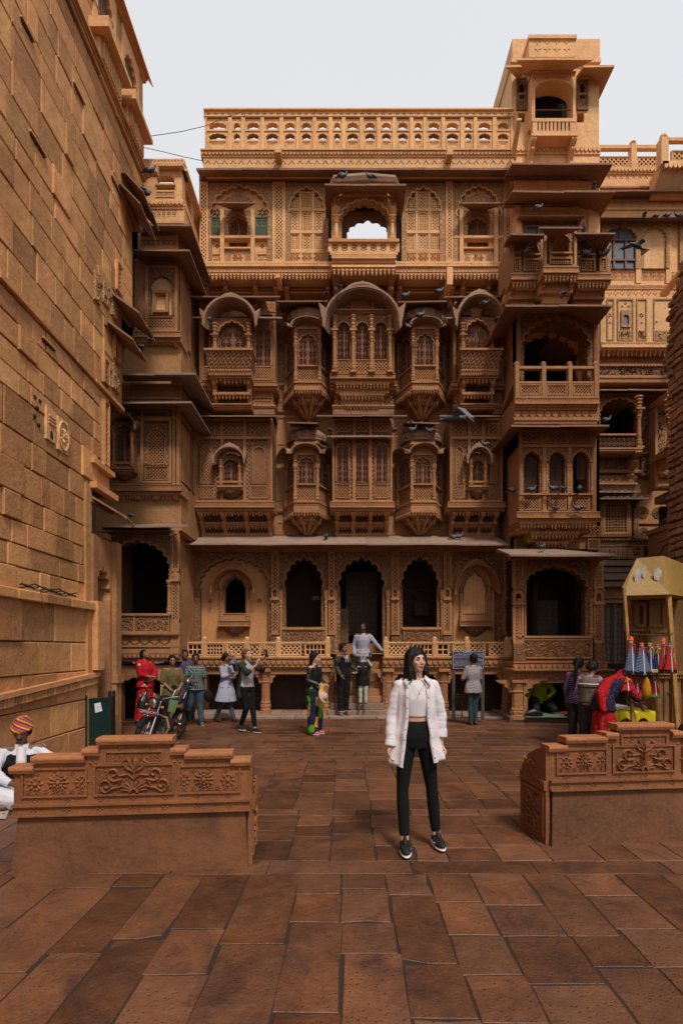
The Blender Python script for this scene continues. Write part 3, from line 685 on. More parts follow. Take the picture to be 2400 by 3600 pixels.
# ---------------- benches ----------------
def bench(name,label,P0,P1,hb,ht,mirror=1,prof=None,flip=False):
    """carved stone bench seen from behind. P0,P1 = base ends (world x,y) left to right; steps prof: (t0,t1,z)"""
    dx,dy=P1[0]-P0[0],P1[1]-P0[1]; L=math.hypot(dx,dy); a=math.atan2(dy,dx)
    fr=(P0[0],P0[1],0,a); e=empty(name,label,'bench',(P0[0],P0[1],0))
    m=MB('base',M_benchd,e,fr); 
    m.hexa([(0,-.02,.02),(L,-.02,.02),(L-.02,hb,-.03),(.03,hb,-.03)],[(0,-.02,-.50),(L,-.02,-.50),(L-.02,hb,-.50),(.03,hb,-.50)])
    m=MB('seat',M_bench,m,fr); m.bev(-.01,L+.03,.43,.50,-.52,-.1,.02)
    bm=MB('moulding',M_bench,e,fr); bands(bm,.0,L+.015,hb+.09,[(.018,.01),(.008,-.01),(.042,-.012),(.01,.0),(.012,.015)],-.14); florets(bm,.03,L-.03,hb+.044,-.012,.24,.026)
    b=MB('backrest',M_bench,e,fr); t=.12; zb=hb+.09
    for (t0,t1,zt) in prof: b.box(L*t0,L*t1,zb,zt-.045,-t,-.03)
    for i,(t0,t1,zt) in enumerate(prof):
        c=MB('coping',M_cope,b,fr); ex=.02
        lo0=prof[i-1][2] if i else 0; lo1=prof[i+1][2] if i<len(prof)-1 else 0
        x0=L*t0-(ex if zt>lo0 else -.005); x1=L*t1+(ex if zt>lo1 else -.005)
        n=5; pr=[(-t-.03,zt-.052),(-.0,zt-.052)]+[(.012*math.cos(q*pi/2/n)-.0,zt-.026+.026*math.sin(q*pi/2/n)) for q in range(n+1)]+[(-t-.03-.0+.012-.012*math.cos((n-q)*pi/2/n),zt-.026+.026*math.sin((n-q)*pi/2/n)) for q in range(n+1)]
        c.prof(pr,x0,x1)
        c.use(M_bench); c.prof([(-t,zt-.085),(-.03,zt-.085),(-.018,zt-.052),(-t,zt-.052)],L*t0,L*t1)
        nf=max(1,int((L*(t1-t0))/.22)); florets(b,L*t0+.02,L*t1-.02,zt-.11,-.03,L*(t1-t0)/nf,.03)
    florets(b,.03,L-.03,zb+.026,-.03,.24,.024)
    z0=zb+.065
    def panel(nm,ta,tb,zf,rough=False):
        p=MB(nm,M_benchc if rough else M_bench,b,fr)
        x0,x1=L*ta,L*tb
        p.add([(x0,z0,-.027),(x1,z0,-.027),(x1,zf,-.027),(x0,zf,-.027)],[(0,1,2,3)])
        p.use(M_bench); frame(p,x0-.02,x1+.02,z0-.02,zf+.02,-.03,-.013,.014); return p,x0,x1
    return e,b,fr,L,z0,panel
# left bench
prof=[(0,.09,.803),(.09,.30,.877),(.30,.36,.926),(.36,.66,1.007),(.66,.72,.922),(.72,.92,.887),(.92,1,.828)]
gB=lambda px,py:(X(px,gY(py)),gY(py))
A0=gB(42,3078); A1=gB(872,3046)
e,b,fr,L,z0,panel=bench('stone_bench','left carved sandstone bench with stepped backrest, seen from behind in front of the turbaned man',(A0[0]+.0,A0[1]),(A1[0],A1[1]),.43,1.0,prof=prof)
BENCH=[]
def decorate(e,b,fr,L,z0,panel,A=(.045,.295),Bc=(.345,.665),Cc=(.705,.955),zs=.74,zc=.86,flip=False):
    for (a,c) in (A,Cc):
        p,x0,x1=panel('flower_panel',a,c,zs); w=x1-x0; cz=(z0+zs)/2; out= (c<.5)^flip
        big=x0+w*(.56 if out else .40); sm=x0+w*(.18 if out else .82); hf=x0+w*(.95 if out else .05)
        rosette(p,big,cz,.085,-.027,12,.022,.3); rosette(p,big,cz,.05,-.012,8,.012,.4)
        rosette(p,sm,cz-.01,.062,-.027,8,.02,.35); rosette(p,hf,cz,.06,-.027,8,.018)
        for q in range(7):
            u=x0+w*(q+.5)/7; rosette(p,u,z0+.022,.024,-.027,5,.012); 
            if q%2: rosette(p,u,zs-.022,.022,-.027,5,.012)
    for t0,t1 in (Bc,):
        p,x0,x1=panel('scroll_panel',t0,t1,zs+.02,True); cx=(x0+x1)/2; w=x1-x0
        q=MB('scroll_panel',M_benchc,b,fr); q.add([(x0+w*.14,zs+.02,-.026),(x1-w*.14,zs+.02,-.026),(x1-w*.14,zc,-.026),(x0+w*.14,zc,-.026)],[(0,1,2,3)]); q.use(M_bench); frame(q,x0+w*.14-.02,x1-w*.14+.02,zs+.035,zc+.02,-.03,-.013,.014)
        p.use(M_bench)
        for k in range(9):       # shell at the foot
            an=pi*(k+.5)/9; ribbon(p,[(cx+.02*math.cos(an),z0+.01+.02*math.sin(an)),(cx+.055*math.cos(an),z0+.01+.055*math.sin(an)),(cx+.10*math.cos(an),z0+.01+.085*math.sin(an))],.026,-.027,.02)
        arch_trim(p,cx,z0+.005,.02,.025,0,0,0,.015,-.027,.0)
        ribbon(p,[(cx,z0+.08),(cx,zs),(cx,zc-.05)],.02,-.026,.024)
        for s in (-1,1):
            ribbon(p,[(cx+s*w*(.17+.04*math.cos(k*.9)),z0+.06+k*.022) for k in range(3)]+spiral(cx+s*w*.27,zs-.035,.055,-pi/2,1.1,12,s),.022,-.026,.022)
            ribbon(p,[(cx+s*.09,z0+.05),(cx+s*.16,z0+.035)]+spiral(cx+s*w*.37,z0+.06,.055,-pi/2 ,1.3,12,s),.02,-.026,.022)
            ribbon(p,[(cx,z0+.16),(cx+s*w*.10,z0+.185),(cx+s*w*.16,z0+.23),(cx+s*w*.12,z0+.25)],.035,-.026,.02)
            ribbon(p,[(cx,zs-.01),(cx+s*w*.05,zs+.035),(cx+s*w*.10,zc-.03)],.035,-.026,.02)
            ribbon(p,[(cx,z0+.1),(cx+s*w*.08,z0+.14),(cx+s*w*.2,z0+.13),(cx+s*w*.24,z0+.17)],.018,-.026,.018)
        ribbon(p,[(cx,zs),(cx,zc-.06),(cx,zc-.012)],.055,-.026,.03)
decorate(e,b,fr,L,z0,panel,zs=.765,zc=.885)
def endcap(e,fr,u,s,hb,zt,L):
    """carved arm end of the bench"""
    m=MB('arm_rest',M_bench,e,fr); w=.035
    a,c=(u,u+s*w); a,c=min(a,c),max(a,c)
    m.prof([(-.52,.0),(-.03,.0),(-.03,zt-.05),(-.2,zt-.10),(-.36,zt-.17),(-.48,zt-.3),(-.52,zt-.4)],a,c)
    m.use(M_bench); k=c if s>0 else a
    f2=sub(fr,k,-.66,-pi/2 if s<0 else pi/2)
    m.fr(f2)
    if s>0: m.fr(sub(fr,k,-.03,pi/2)); 
    else: m.fr(sub(fr,k,-.50,-pi/2))
    frame(m,.03,.44,.06,hb-.02,-.01,.012,.03); scrollwork(m,.08,.39,.10,hb-.06,.001,.02); m.box(0,.48,hb,hb+.03,-.01,.02); dentils(m,.0,.48,hb+.03,hb+.08,0,.018,.03,.5)
    scrollwork(m,.06,.3,hb+.12,zt-.2,.001,.018)
endcap(e,fr,L-.005,1,.43,.83,L)
# right bench
prof2=[(0,.088,.853),(.088,.293,.922),(.293,.35,.953),(.35,.63,1.026),(.63,.69,.953),(.69,.9,.922),(.9,1,.853)]
D0=gB(1935,2975); D1=gB(2500,2943)
e,b,fr,L,z0,panel=bench('stone_bench','right carved sandstone bench with stepped backrest, cut by the right edge behind the woman',(D0[0],D0[1]),(D0[0]+1.75,D1[1]-.03),.465,1.0,prof=prof2)
decorate(e,b,fr,L,z0,panel,A=(.045,.285),Bc=(.335,.645),Cc=(.705,.955),zs=.80,zc=.91)
endcap(e,fr,.005,-1,.465,.89,L)
# ---------------- the carved mansion ----------------
def FR(Y): return (0,Y,0,0)
hv=empty('carved_mansion','five-storey carved sandstone mansion with arcade, oriel windows and open roof parapet across the square','building',(X(1270,13.7),13.7,0))
def rc(px0,py0,px1,py1,Y): return X(px0,Y),X(px1,Y),Z(py1,Y),Z(py0,Y)
def wall(name,mat,par,px0,py0,px1,py1,Y,th=.3,fr=None):
    m=MB(name,mat,par,FR(Y)); u0,u1,z0,z1=rc(px0,py0,px1,py1,Y); m.box(u0,u1,z0,z1,-th,0); return m
def px_band(m,px0,px1,py,Y,lst,dback): return bands(m,X(px0,Y),X(px1,Y),Z(py,Y),lst,dback)
def jpan(par,px0,py0,px1,py1,Y,pitch=.06,w=.018,fw=.04,st=M_brn,kind='x',d=0):
    m=MB('pierced_panel',st,par,FR(Y)); u0,u1,z0,z1=rc(px0,py0,px1,py1,Y); jali(m,u0,u1,z0,z1,d,pitch,w,fw,kind=kind,st=st); return m
def sunk(m,px0,py0,px1,py1,Y,mat,d=0,fw=.03,carv=None):
    """framed panel: raised frame, flat field"""
    u0,u1,z0,z1=rc(px0,py0,px1,py1,Y); frame(m,u0,u1,z0,z1,d-.005,d+.025,fw); frame(m,u0+fw*1.5,u1-fw*1.5,z0+fw*1.5,z1-fw*1.5,d-.005,d+.012,fw*.4)
    c=m.c; m.use(mat); x=fw*1.9; m.add([(u0+x,z0+x,d+.004),(u1-x,z0+x,d+.004),(u1-x,z1-x,d+.004),(u0+x,z1-x,d+.004)],[(0,1,2,3)]); m.c=c
def pilaster(par,px0,px1,py0,py1,Y,mat=M_brn,d=.05,pitch=.07):
    """flat pilaster with a pierced strip"""
    m=MB('pilaster',mat,par,FR(Y)); u0,u1,z0,z1=rc(px0,py0,px1,py1,Y); w=(u1-u0)*.2
    m.box(u0,u0+w,z0,z1,-.05,d); m.box(u1-w,u1,z0,z1,-.05,d); m.box(u0,u1,z1-.08,z1,-.05,d-.003); m.box(u0,u1,z0,z0+.08,-.05,d-.003)
    lattice(m,u0+w,u1-w,z0+.08,z1-.08,-.03,d-.015,pitch*1.25,pitch*.33)
    m.use(M_dark); m.add([(u0+w,z0,-.03),(u1-w,z0,-.03),(u1-w,z1,-.03),(u0+w,z1,-.03)],[(0,1,2,3)]); return m
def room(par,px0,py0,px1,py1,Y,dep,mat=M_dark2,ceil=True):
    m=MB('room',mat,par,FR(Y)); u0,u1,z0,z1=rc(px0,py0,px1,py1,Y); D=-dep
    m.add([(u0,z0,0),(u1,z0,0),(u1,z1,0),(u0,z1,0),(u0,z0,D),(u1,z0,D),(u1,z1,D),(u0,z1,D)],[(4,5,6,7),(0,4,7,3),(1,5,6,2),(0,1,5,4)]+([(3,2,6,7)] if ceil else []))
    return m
# solid body behind everything so no daylight leaks from the back
m=MB('rear_wall',M_dark2,hv,FR(13.95)); m.box(X(640,13.95),X(1800,13.95),0,9.9,-2.2,-2.0); m.box(X(640,13.95),X(1800,13.95),9.0,9.2,-2.2,-.1)
# main wall behind the bays of the middle storeys
m=wall('main_wall',M_brn,hv,690,1040,1800,1470,13.92,.15); 
m2=wall('main_wall',M_brn,hv,690,1470,1800,1925,13.94,.15)
for (Yw,ys) in ((13.92,((1365,1410),(1412,1440),(1200,1280),(1290,1340))),(13.94,((1835,1870),(1560,1700),(1705,1760)))):
    for (p0,p1) in ((972,1035),(1120,1162),(1388,1420),(1545,1588)):
        for (a,b) in ys: jpan(hv,p0,a,p1,b,Yw,.07,.022,.03,st=M_brn,d=.02)
for (a,b,Yw) in ((1350,1362,13.92),(1442,1458,13.92),(1790,1804,13.94),(1872,1886,13.94),(1895,1908,13.94)):
    m=MB('moulding',M_brn,hv,FR(Yw)); px_band(m,690,1800,a,Yw,[(.045,.05),(.04,.07,'zig'),(.03,.04)],-.05)
# ======== ground floor ========
Yg=13.62
gf=MB('arcade_wall',M_brn,hv,FR(Yg))
def bay_arch(px0,px1,cx,hw,py_spring,py_top,py_sill,py_wtop=1935,py_bot=2300,n=9,dp=.11,dark=True,blind=False,dep=1.5,carved=M_brnc,Y=Yg,par=None,mat=M_brn):
    par=par or hv
    m=MB('arch_panel',carved,par,FR(Y)); u0,u1,z0,z1=rc(px0,py_wtop,px1,py_bot,Y)
    c=X(cx,Y); h=(cx and (hw)*Y/K); zs=Z(py_spring,Y); hh=Z(py_top,Y)-zs; sill=Z(py_sill,Y)
    arch_panel(m,u0,u1,z0,z1,-.22,0,c,zs,h,hh,n,dp,.05,sill=sill)
    m.use(mat); arch_trim(m,c,zs,h,hh,n,dp,.05,.035,-.01,.03,legs=0); arch_trim(m,c,zs,h,hh,n,dp,.05,.012,-.01,.02,off=.06)
    frame(m,u0,u1,z0,z1,-.01,.035,.035)
    return m,c,h,zs,hh,sill
spans=[(978,1158,1067,70,2065,1962,2210),(1172,1375,1270,83,2065,1962,2300),(1398,1562,1475,68,2065,1960,2208)]
for i,(a,b_,c,h,sp,tp,sl_) in enumerate(spans):
    bay_arch(a,b_,c,h,sp,tp,sl_)
    u=lambda p:X(p,Yg)
    if i!=1:
        m=MB('parapet_panel',M_brnc,hv,FR(Yg)); m.box(u(a+18),u(b_-18),Z(2290,Yg),Z(2214,Yg),-.05,.04); m.use(M_brn); m.box(u(a+14),u(b_-14),Z(2214,Yg),Z(2205,Yg),-.1,.08); frame(m,u(a+20),u(b_-20),Z(2288,Yg),Z(2216,Yg),.03,.055,.02)
        leaves(m,u(a+26),u(b_-26),Z(2284,Yg),Z(2220,Yg),.04,60,.02)
    for s in (-1,1):   # slim shafts beside the opening
        cc=X(c+s*(h+9),Yg); column(hv,FR(Yg),cc,.05,Z(2300,Yg),Z(2075,Yg),.05,name='shaft',squareb=False)
for (a,b_) in ((640,676),(955,980),(1155,1175),(1376,1400),(1558,1582),(1768,1795)):
    pilaster(hv,a,b_,1935,2068,Yg-.06); pilaster(hv,a,b_,2105,2228,Yg-.06)
    m=MB('pilaster_niche',M_brn,hv,FR(Yg-.06)); u0,u1,z0,z1=rc(a,2066,b_,2106,Yg-.06); w=(u1-u0)
    arch_panel(m,u0,u1,z0,z1,-.05,.07,(u0+u1)/2,z0+(z1-z0)*.5,w*.28,(z1-z0)*.32,3,.1,.1,sill=z0+.06); m.use(M_dark2); m.add([(u0,z0,-.04),(u1,z0,-.04),(u1,z1,-.04),(u0,z1,-.04)],[(0,1,2,3)])
    m.use(M_brn); m.ball((u0+u1)/2,z0+.14,.0,w*.14,.06,.04); m.box(u0-.02,u1+.02,z0-.03,z0+.02,0,.10); arch_trim(m,(u0+u1)/2,z1-.02,w*.42,.08,0,0,0,.03,.05,.1)
    m=MB('pilaster_base',M_brnc,hv,FR(Yg-.06)); u0,u1,z0,z1=rc(a-2,2228,b_+2,2300,Yg-.06); m.box(u0,u1,z0,z1,-.05,.09); m.use(M_brn); m.box(u0-.02,u1+.02,z1-.03,z1,0,.12)
# blind arches with the small windows
def blind(px0,px1,cx,hw,top,wx,whw,wsp,wtop,wsill,open_,Y=Yg):
    m,c,h,zs,hh,sill=bay_arch(px0,px1,cx,hw,2070,top,2290,n=13,dp=.07)
    p=MB('plaster_wall',stone_pl,hv,FR(Y)); 
    cw=X(wx,Y); w=whw*Y/K; z_s=Z(wsp,Y); zh=Z(wtop,Y)-z_s
    arch_panel(p,X(px0+5,Y),X(px1-5,Y),Z(2300,Y),Z(1940,Y),-.34,-.14,cw,z_s,w,zh,5,.07,.08,sill=Z(wsill,Y))
    n=MB('window_surround',M_brnc,hv,FR(Y)); D=-.14
    arch_trim(n,cw,z_s,w,zh,5,.07,.08,.07,D,D+.06); n.use(M_brn); arch_trim(n,cw,z_s,w,zh,5,.07,.08,.02,D,D+.09,off=.07); 
    bangla(n,FR(Y),cw,w+.24,z_s-.02,zh+.2,D,D+.34,.035,M_brn,flare=.0)
    n.fr(FR(Y))
    for s in (-1,1):
        c2=column(n,FR(Y),cw+s*(w+.05),D+.07,Z(wsill+22,Y),z_s+.02,.045,squareb=False); capital(c2,cw+s*(w+.05),D+.08,z_s,z_s+.2,.05)
    zq=Z(wsill,Y); n.box(cw-w,cw+w,zq-.17,zq,D-.05,D+.08); frame(n,cw-w,cw+w,zq-.17,zq,D+.07,D+.1,.02)
    z2=bands(n,cw-w-.12,cw+w+.12,zq-.17,[(.05,D+.2),(.03,D+.16),(.06,D+.2,'zig'),(.04,D+.23)],D-.05)
    pts=[]
    L_=[(z2,1),(z2-.06,.9),(z2-.13,.72),(z2-.2,.45),(z2-.25,.2),(z2-.27,.03)]
    k=9
    V=[]
    n.use(M_brnc)
    for z,q in L_:
        for i in range(k): an=pi*i/(k-1); V.append((cw+(w+.05)*q*math.cos(an),z,D+.2*q*math.sin(an)))
    n.add(V,[(j*k+i,j*k+i+1,(j+1)*k+i+1,(j+1)*k+i) for j in range(len(L_)-1) for i in range(k-1)])
    for s in (-1,1): n.ball(cw+s*(w+.08),z2-.05,D+.1,.05,.05,.05)
    # six-pointed stars: dark sheets laid on the plaster as shaded openings
    for s in (-1,1):
        st=MB('star_opening',M_dark,p,FR(Y)); q=X(wx+s*(whw+ (47 if open_ else 40)),Y); z=Z(2110,Y)
        star(st,q,z,.075,D+.004)
    if open_: pass
    else:
        f=MB('blocked_window',M_sand,hv,FR(Y)); arch_fill(f,cw,z_s,w*1.02,zh*1.02,5,.07,.08,zq,D-.06); f.box(cw-.02,cw+.02,zq,z_s+zh*.9,D-.06,D-.03)
def star(m,u,z,r,d):
    for k in range(6):
        a=pi*k/3+pi/6; m.add([(u+r*.18*math.cos(a),z+r*.18*math.sin(a),d),(u+r*.5*math.cos(a-.42),z+r*.5*math.sin(a-.42),d),(u+r*math.cos(a),z+r*math.sin(a),d),(u+r*.5*math.cos(a+.42),z+r*.5*math.sin(a+.42),d)],[(0,1,2,3)])
stone_pl=stone('old_ochre_plaster',(.52,.25,.09),(.40,.20,.10),pvar=0,dirt=.35,streak=.5,bump=.003,grime=(.16,.07,.045))
blind(680,958,823,128,1962,822,40,2085,2028,2155,True)
blind(1582,1768,1668,80,1955,1672,42,2090,2012,2155,False)
# dark halls behind the arches
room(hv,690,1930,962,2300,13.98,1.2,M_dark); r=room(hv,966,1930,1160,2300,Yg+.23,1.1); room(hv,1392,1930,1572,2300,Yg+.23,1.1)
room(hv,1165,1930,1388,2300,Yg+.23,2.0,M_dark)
for (cx,w) in ((1478,26),):
    n=MB('niche',M_dark2,hv,FR(Yg+1.2)); n.box(X(cx-w,14.8),X(cx+w,14.8),Z(2165,14.8),Z(2120,14.8),0,.15); arch_trim(n,X(cx,14.8),Z(2100,14.8),.17,.2,5,.1,.1,.05,0,.08)
pt=MB('plaster_patch',M_grey,r,FR(Yg+1.32))
for (a,b_,c,d_) in ((1096,2093,1122,2110),): pt.add([(X(a,14.9),Z(d_,14.9),0),(X(b_,14.9) if 0 else X(c,14.9),Z(d_-2,14.9),0),(X(c-3,14.9),Z(b_,14.9),0),(X(a+3,14.9),Z(b_+2,14.9),0)],[(0,1,2,3)])
# main door at the back of the hall with panels
dr=MB('panelled_door',M_door,hv,FR(15.6)); dr.box(X(1215,15.6),X(1325,15.6),Z(2235,15.6),Z(2010,15.6),-.05,0)
for i in range(4):
    for j in range(6): u=X(1222+i*26,15.6); z=Z(2225-j*33,15.6); dr.bev(u,u+.17,z,z+.2,0,.03,.015)
# eave above the ground floor and its cornice
eave(hv,FR(13.75),X(630,12.72),X(1785,12.72),Z(1880,13.75),Z(1911,12.72),0,1.03,.035,l=False,r=False,mat=M_grey)
m=MB('cornice',M_brn,hv,FR(Yg)); bands(m,X(640,Yg),X(1795,Yg),Z(1912,Yg),[(.05,.2),(.05,.16),(.04,.1),(.06,.06)],-.2)
# terrace, balustrade and undercroft
Yp=13.0
def terrace(px0,px1,last=True):
    t=MB('terrace',M_brn,hv,FR(Yp)); u0,u1=X(px0,Yp),X(px1,Yp)
    bands(t,u0,u1,Z(2310,Yp),[(.035,.10),(.03,.06),(.13,.07,'scal'),(.05,.03),(.05,-.02),(.13,-.06)],-.75)
    return t
def balustrade(px0,px1,posts,Y=Yp,y0=2256,y1=2310,st=M_sand):
    b_=MB('balustrade',st,hv,FR(Y)); u=lambda p:X(p,Y)
    b_.box(u(px0),u(px1),Z(y0+5,Y),Z(y0,Y),-.09,.02); b_.box(u(px0),u(px1),Z(y1,Y),Z(y1-4,Y),-.09,.02)
    ps=[px0]+list(posts)+[px1]
    for i in range(len(ps)-1):
        a,c=ps[i],ps[i+1]
        if c-a<40: 
            jpan(b_,a,y0+5,c,y1-4,Y,.05,.018,.02,st=st,d=.0); continue
        k=2 if c-a>110 else 1
        for q in range(k):
            x0=a+(c-a)*q/k+6; x1=a+(c-a)*(q+1)/k-6; jpan(b_,x0,y0+6,x1,y1-5,Y,R.choice((.075,.06,.085)),.026,.035,st=st,kind=('x','+')[(i+q)%3==1],d=.0)
    for p in ps:
        q=MB('post',st,b_,FR(Y)); q.box(u(p)-.06,u(p)+.06,Z(y1,Y),Z(y0-5,Y),-.1,.04); lattice(q,u(p)-.05,u(p)+.05,Z(y1,Y),Z(y0,Y),.03,.05,.05,.014)
        q.lathe(u(p),-.03,[(.05,Z(y0-5,Y)),(.07,Z(y0-8,Y)),(.05,Z(y0-10,Y)),(.055,Z(y0-13,Y)),(.03,Z(y0-17,Y)),(0,Z(y0-19,Y))],8)
terrace(578,1168); terrace(1344,1806)
balustrade(587,1152,(718,867,978)); balustrade(1356,1795,(1528,1641,1782))
def undercol(px,w=18,Y=Yp+.02,y1=2512,fl=True,y0=2350,mat=M_brn,par=None):
    par=par or hv
    c=MB('column',mat,par,FR(Y)); u=X(px,Y); r=w*Y/K; z0,z1=Z(y1,Y),Z(y0,Y); h=z1-z0; k=lambda t:z0+h*t
    c.box(u-r*1.05,u+r*1.05,k(0),k(.07),-.22,.06); c.box(u-r*1.1,u+r*1.1,k(.93),k(1),-.3,.08)
    seg=16; pr=[(1,.07),(1.05,.1),(.92,.13),(1.08,.16),(1.08,.2),(.9,.23),(1.0,.25),(.86,.3),(.86,.68),(1.0,.70),(.85,.73),(.9,.8),(1.08,.87),(.98,.9),(1.05,.93)]
    pts=[]
    for a,t in pr:
        for i in range(seg): an=2*pi*i/seg; q=r*a*(.9 if (i%2 and .28<t<.7 or i%2 and t in(.16,.2)) else 1); pts.append((u+q*math.cos(an),k(t),-.08+q*.8*math.sin(an)))
    c.add(pts,[(j*seg+i,j*seg+(i+1)%seg,(j+1)*seg+(i+1)%seg,(j+1)*seg+i) for j in range(len(pr)-1) for i in range(seg)])
    for s in (-1,1):   # scalloped bracket under the beam
        pts=[(u+s*r*.9,k(.66)),(u+s*r*1.35,k(.70)),(u+s*r*1.4,k(.78)),(u+s*r*1.9,k(.82)),(u+s*r*2.0,k(.89)),(u+s*r*2.8,k(.92)),(u+s*r*3.2,k(.985)),(u+s*r*.9,k(.985))]
        c.poly(pts if s>0 else pts[::-1],-.18,-.06)
    return c
for p in (932,1142): undercol(p)
for p in (1364,1560,1783): undercol(p)
undercol(640,16)
# undercroft back walls, floor
m=MB('undercroft_wall',M_dark2,hv,FR(13.9)); m.box(X(560,13.9),X(1172,13.9),0,1.3,-.3,0); m.box(X(1350,13.9),X(1820,13.9),0,1.3,-.3,0)
m.use(M_brn); 
for (a,b_) in ((590,640),(700,735),(1240,1241),(1640,1665)): m.box(X(a,13.9),X(b_,13.9),0,1.3,0,.05)
m=MB('step_kerb',M_grey,hv,FR(12.98))
for a in range(9): m.bev(X(560,13)+a*.5,X(560,13)+a*.5+.49,0,.085,-.9,.0,.01)
# staircase to the door
stp=MB('staircase',M_brn,hv,FR(12.95)); n=9; rise=(Z(2305,Yp)-.0)/n
for i in range(n):
    a,b_=(1172,1346) if i>1 else ((1166-i*6,1352) if i else (1150,1362))
    s=MB('step',M_grey if i<2 else M_brn,stp,FR(13)); s.bev(X(a,13)+.01,X(b_,13)-.01,rise*i,rise*(i+1),-1.6,.12-i*.115,.012)
m=MB('stair_wall',M_brnc,hv,FR(Yp)); m.box(X(1160,Yp),X(1173,Yp),0,Z(2320,Yp),-1.,-.02); m.box(X(1345,Yp),X(1356,Yp),0,Z(2320,Yp),-1.,-.02)
m=MB('threshold',M_brn,hv,FR(14.2)); m.box(X(1185,14.2),X(1375,14.2),Z(2305,Yp)-.02,Z(2262,14.2),-.4,0); m.use(M_brnc); m.box(X(1190,14.2),X(1225,14.2),Z(2260,14.2),Z(2140,14.2),-.2,.02)
# ======== first upper storey ========
Yb=13.15
def eave_px(par,p0,p1,pf,pb,Yf,Yw,l=True,r=True,mat=M_pink,t=.035,wrap=0):
    return eave(par,FR(Yw),X(p0,Yf),X(p1,Yf),Z(pb,Yw),Z(pf,Yf),0,Yw-Yf,t,l,r,mat,wrap=wrap)
def corbels(par,p0,p1,py0,py1,Y,n,dback=-.75,mat=M_brn,two=True,w=.10):
    """band of brackets with bell pendants below a bay"""
    m=MB('corbel_wall',mat,par,FR(Y)); u0,u1=X(p0,Y),X(p1,Y); za,zb=Z(py0,Y),Z(py1,Y)
    m.use(M_brnj); m.box(u0+.05,u1-.05,zb,za,dback-.02,dback+.28); m.use(M_dark2); m.box(u0+.12,u1-.12,zb+.18,za-.12,dback+.27,dback+.30)
    m.use(mat); m.box(u0+.05,u1-.05,zb,zb+.07,dback,dback+.36); dentils(m,u0+.06,u1-.06,zb+.07,zb+.1,dback+.28,dback+.34,.05,.5); m.box(u0+.06,u1-.06,zb+.1,zb+.13,dback,dback+.33)
    for i in range(n):
        u=u0+w*.6+(u1-u0-w*1.2)*i/(n-1); bracket(m,FR(Y),u,w,zb+.02,za,dback+.2,-.02,mat)
    pendant_row(m,FR(Y),u0+.02,u1-.02,za,-.04,mat,.075)
    if two:
        zm=zb+(za-zb)*.52; mm=MB('moulding',mat,m,FR(Y)); bands(mm,u0+.06,u1-.06,zm+.1,[(.04,-.3),(.04,-.28,'dent'),(.03,-.33)],dback)
        pendant_row(m,FR(Y),u0+.06,u1-.06,zm,-.32,mat,.08,.9)
    return m
def ledge(par,p0,p1,py,Y,mat=M_brn,big=1.):
    m=MB('ledge',mat,par,FR(Y)); bands(m,X(p0,Y)-.06,X(p1,Y)+.06,Z(py,Y),[(.025*big,.06),(.10*big,.05,'zig'),(.03*big,.09),(.04*big,.04,'dent'),(.03*big,.01)],-.5); return m
def bay1(p0,p1,ncols,ybot=1765,sidecut=None):
    b_=MB('rectangular_bay',M_brn,hv,FR(Yb)); u0,u1,z0,z1=rc(p0,1472,p1,ybot,Yb); b_.use(M_brnj); b_.box(u0,u1,z0,z1,-.75,-.04); b_.use(M_brn)
    frame(b_,u0,u1,z0,z1,-.05,.03,.05); b_.box(u0,u1,Z(1545,Yb),Z(1534,Yb),-.05,.035)
    # strip of lattice up the edges
    lattice(b_,u0+.05,u0+.13,z0+.05,z1-.05,-.04,.0,.06,.02); lattice(b_,u1-.13,u1-.05,z0+.05,z1-.05,-.04,.0,.06,.02)
    for i in range(ncols-1):
        u=u0+.13+(u1-u0-.26)*(i+1)/ncols; b_.box(u-.035,u+.035,z0,z1,-.05,.025)
    ledge(b_,p0,p1,ybot,Yb); corbels(b_,p0+8,p1-8,ybot+33,1882,Yb,ncols+1)
    return b_,u0,u1
def jarch(par,p0,p1,yt,ysp,yb,Y,mat=M_brn,dense=True,fr=None):
    """tall blind arch filled with a pierced screen"""
    m=MB('screen_window',M_brnc,par,FR(Y)); u0,u1,z0,z1=rc(p0,yt-14,p1,yb+3,Y); c=(u0+u1)/2; hw=(u1-u0)*.34
    arch_panel(m,u0,u1,z0,z1,-.05,.0,c,Z(ysp,Y),hw,Z(yt,Y)-Z(ysp,Y),5,.1,.08,sill=z0+.03); m.use(mat)
    arch_trim(m,c,Z(ysp,Y),hw,Z(yt,Y)-Z(ysp,Y),5,.1,.08,.018,0,.015,legs=Z(ysp,Y)-z0-.03)
    lattice(m,c-hw,c+hw,z0+.03,Z(yt,Y),-.045,-.02,.08,.02); m.use(M_dark); m.add([(u0,z0,-.047),(u1,z0,-.047),(u1,z1,-.047),(u0,z1,-.047)],[(0,1,2,3)])
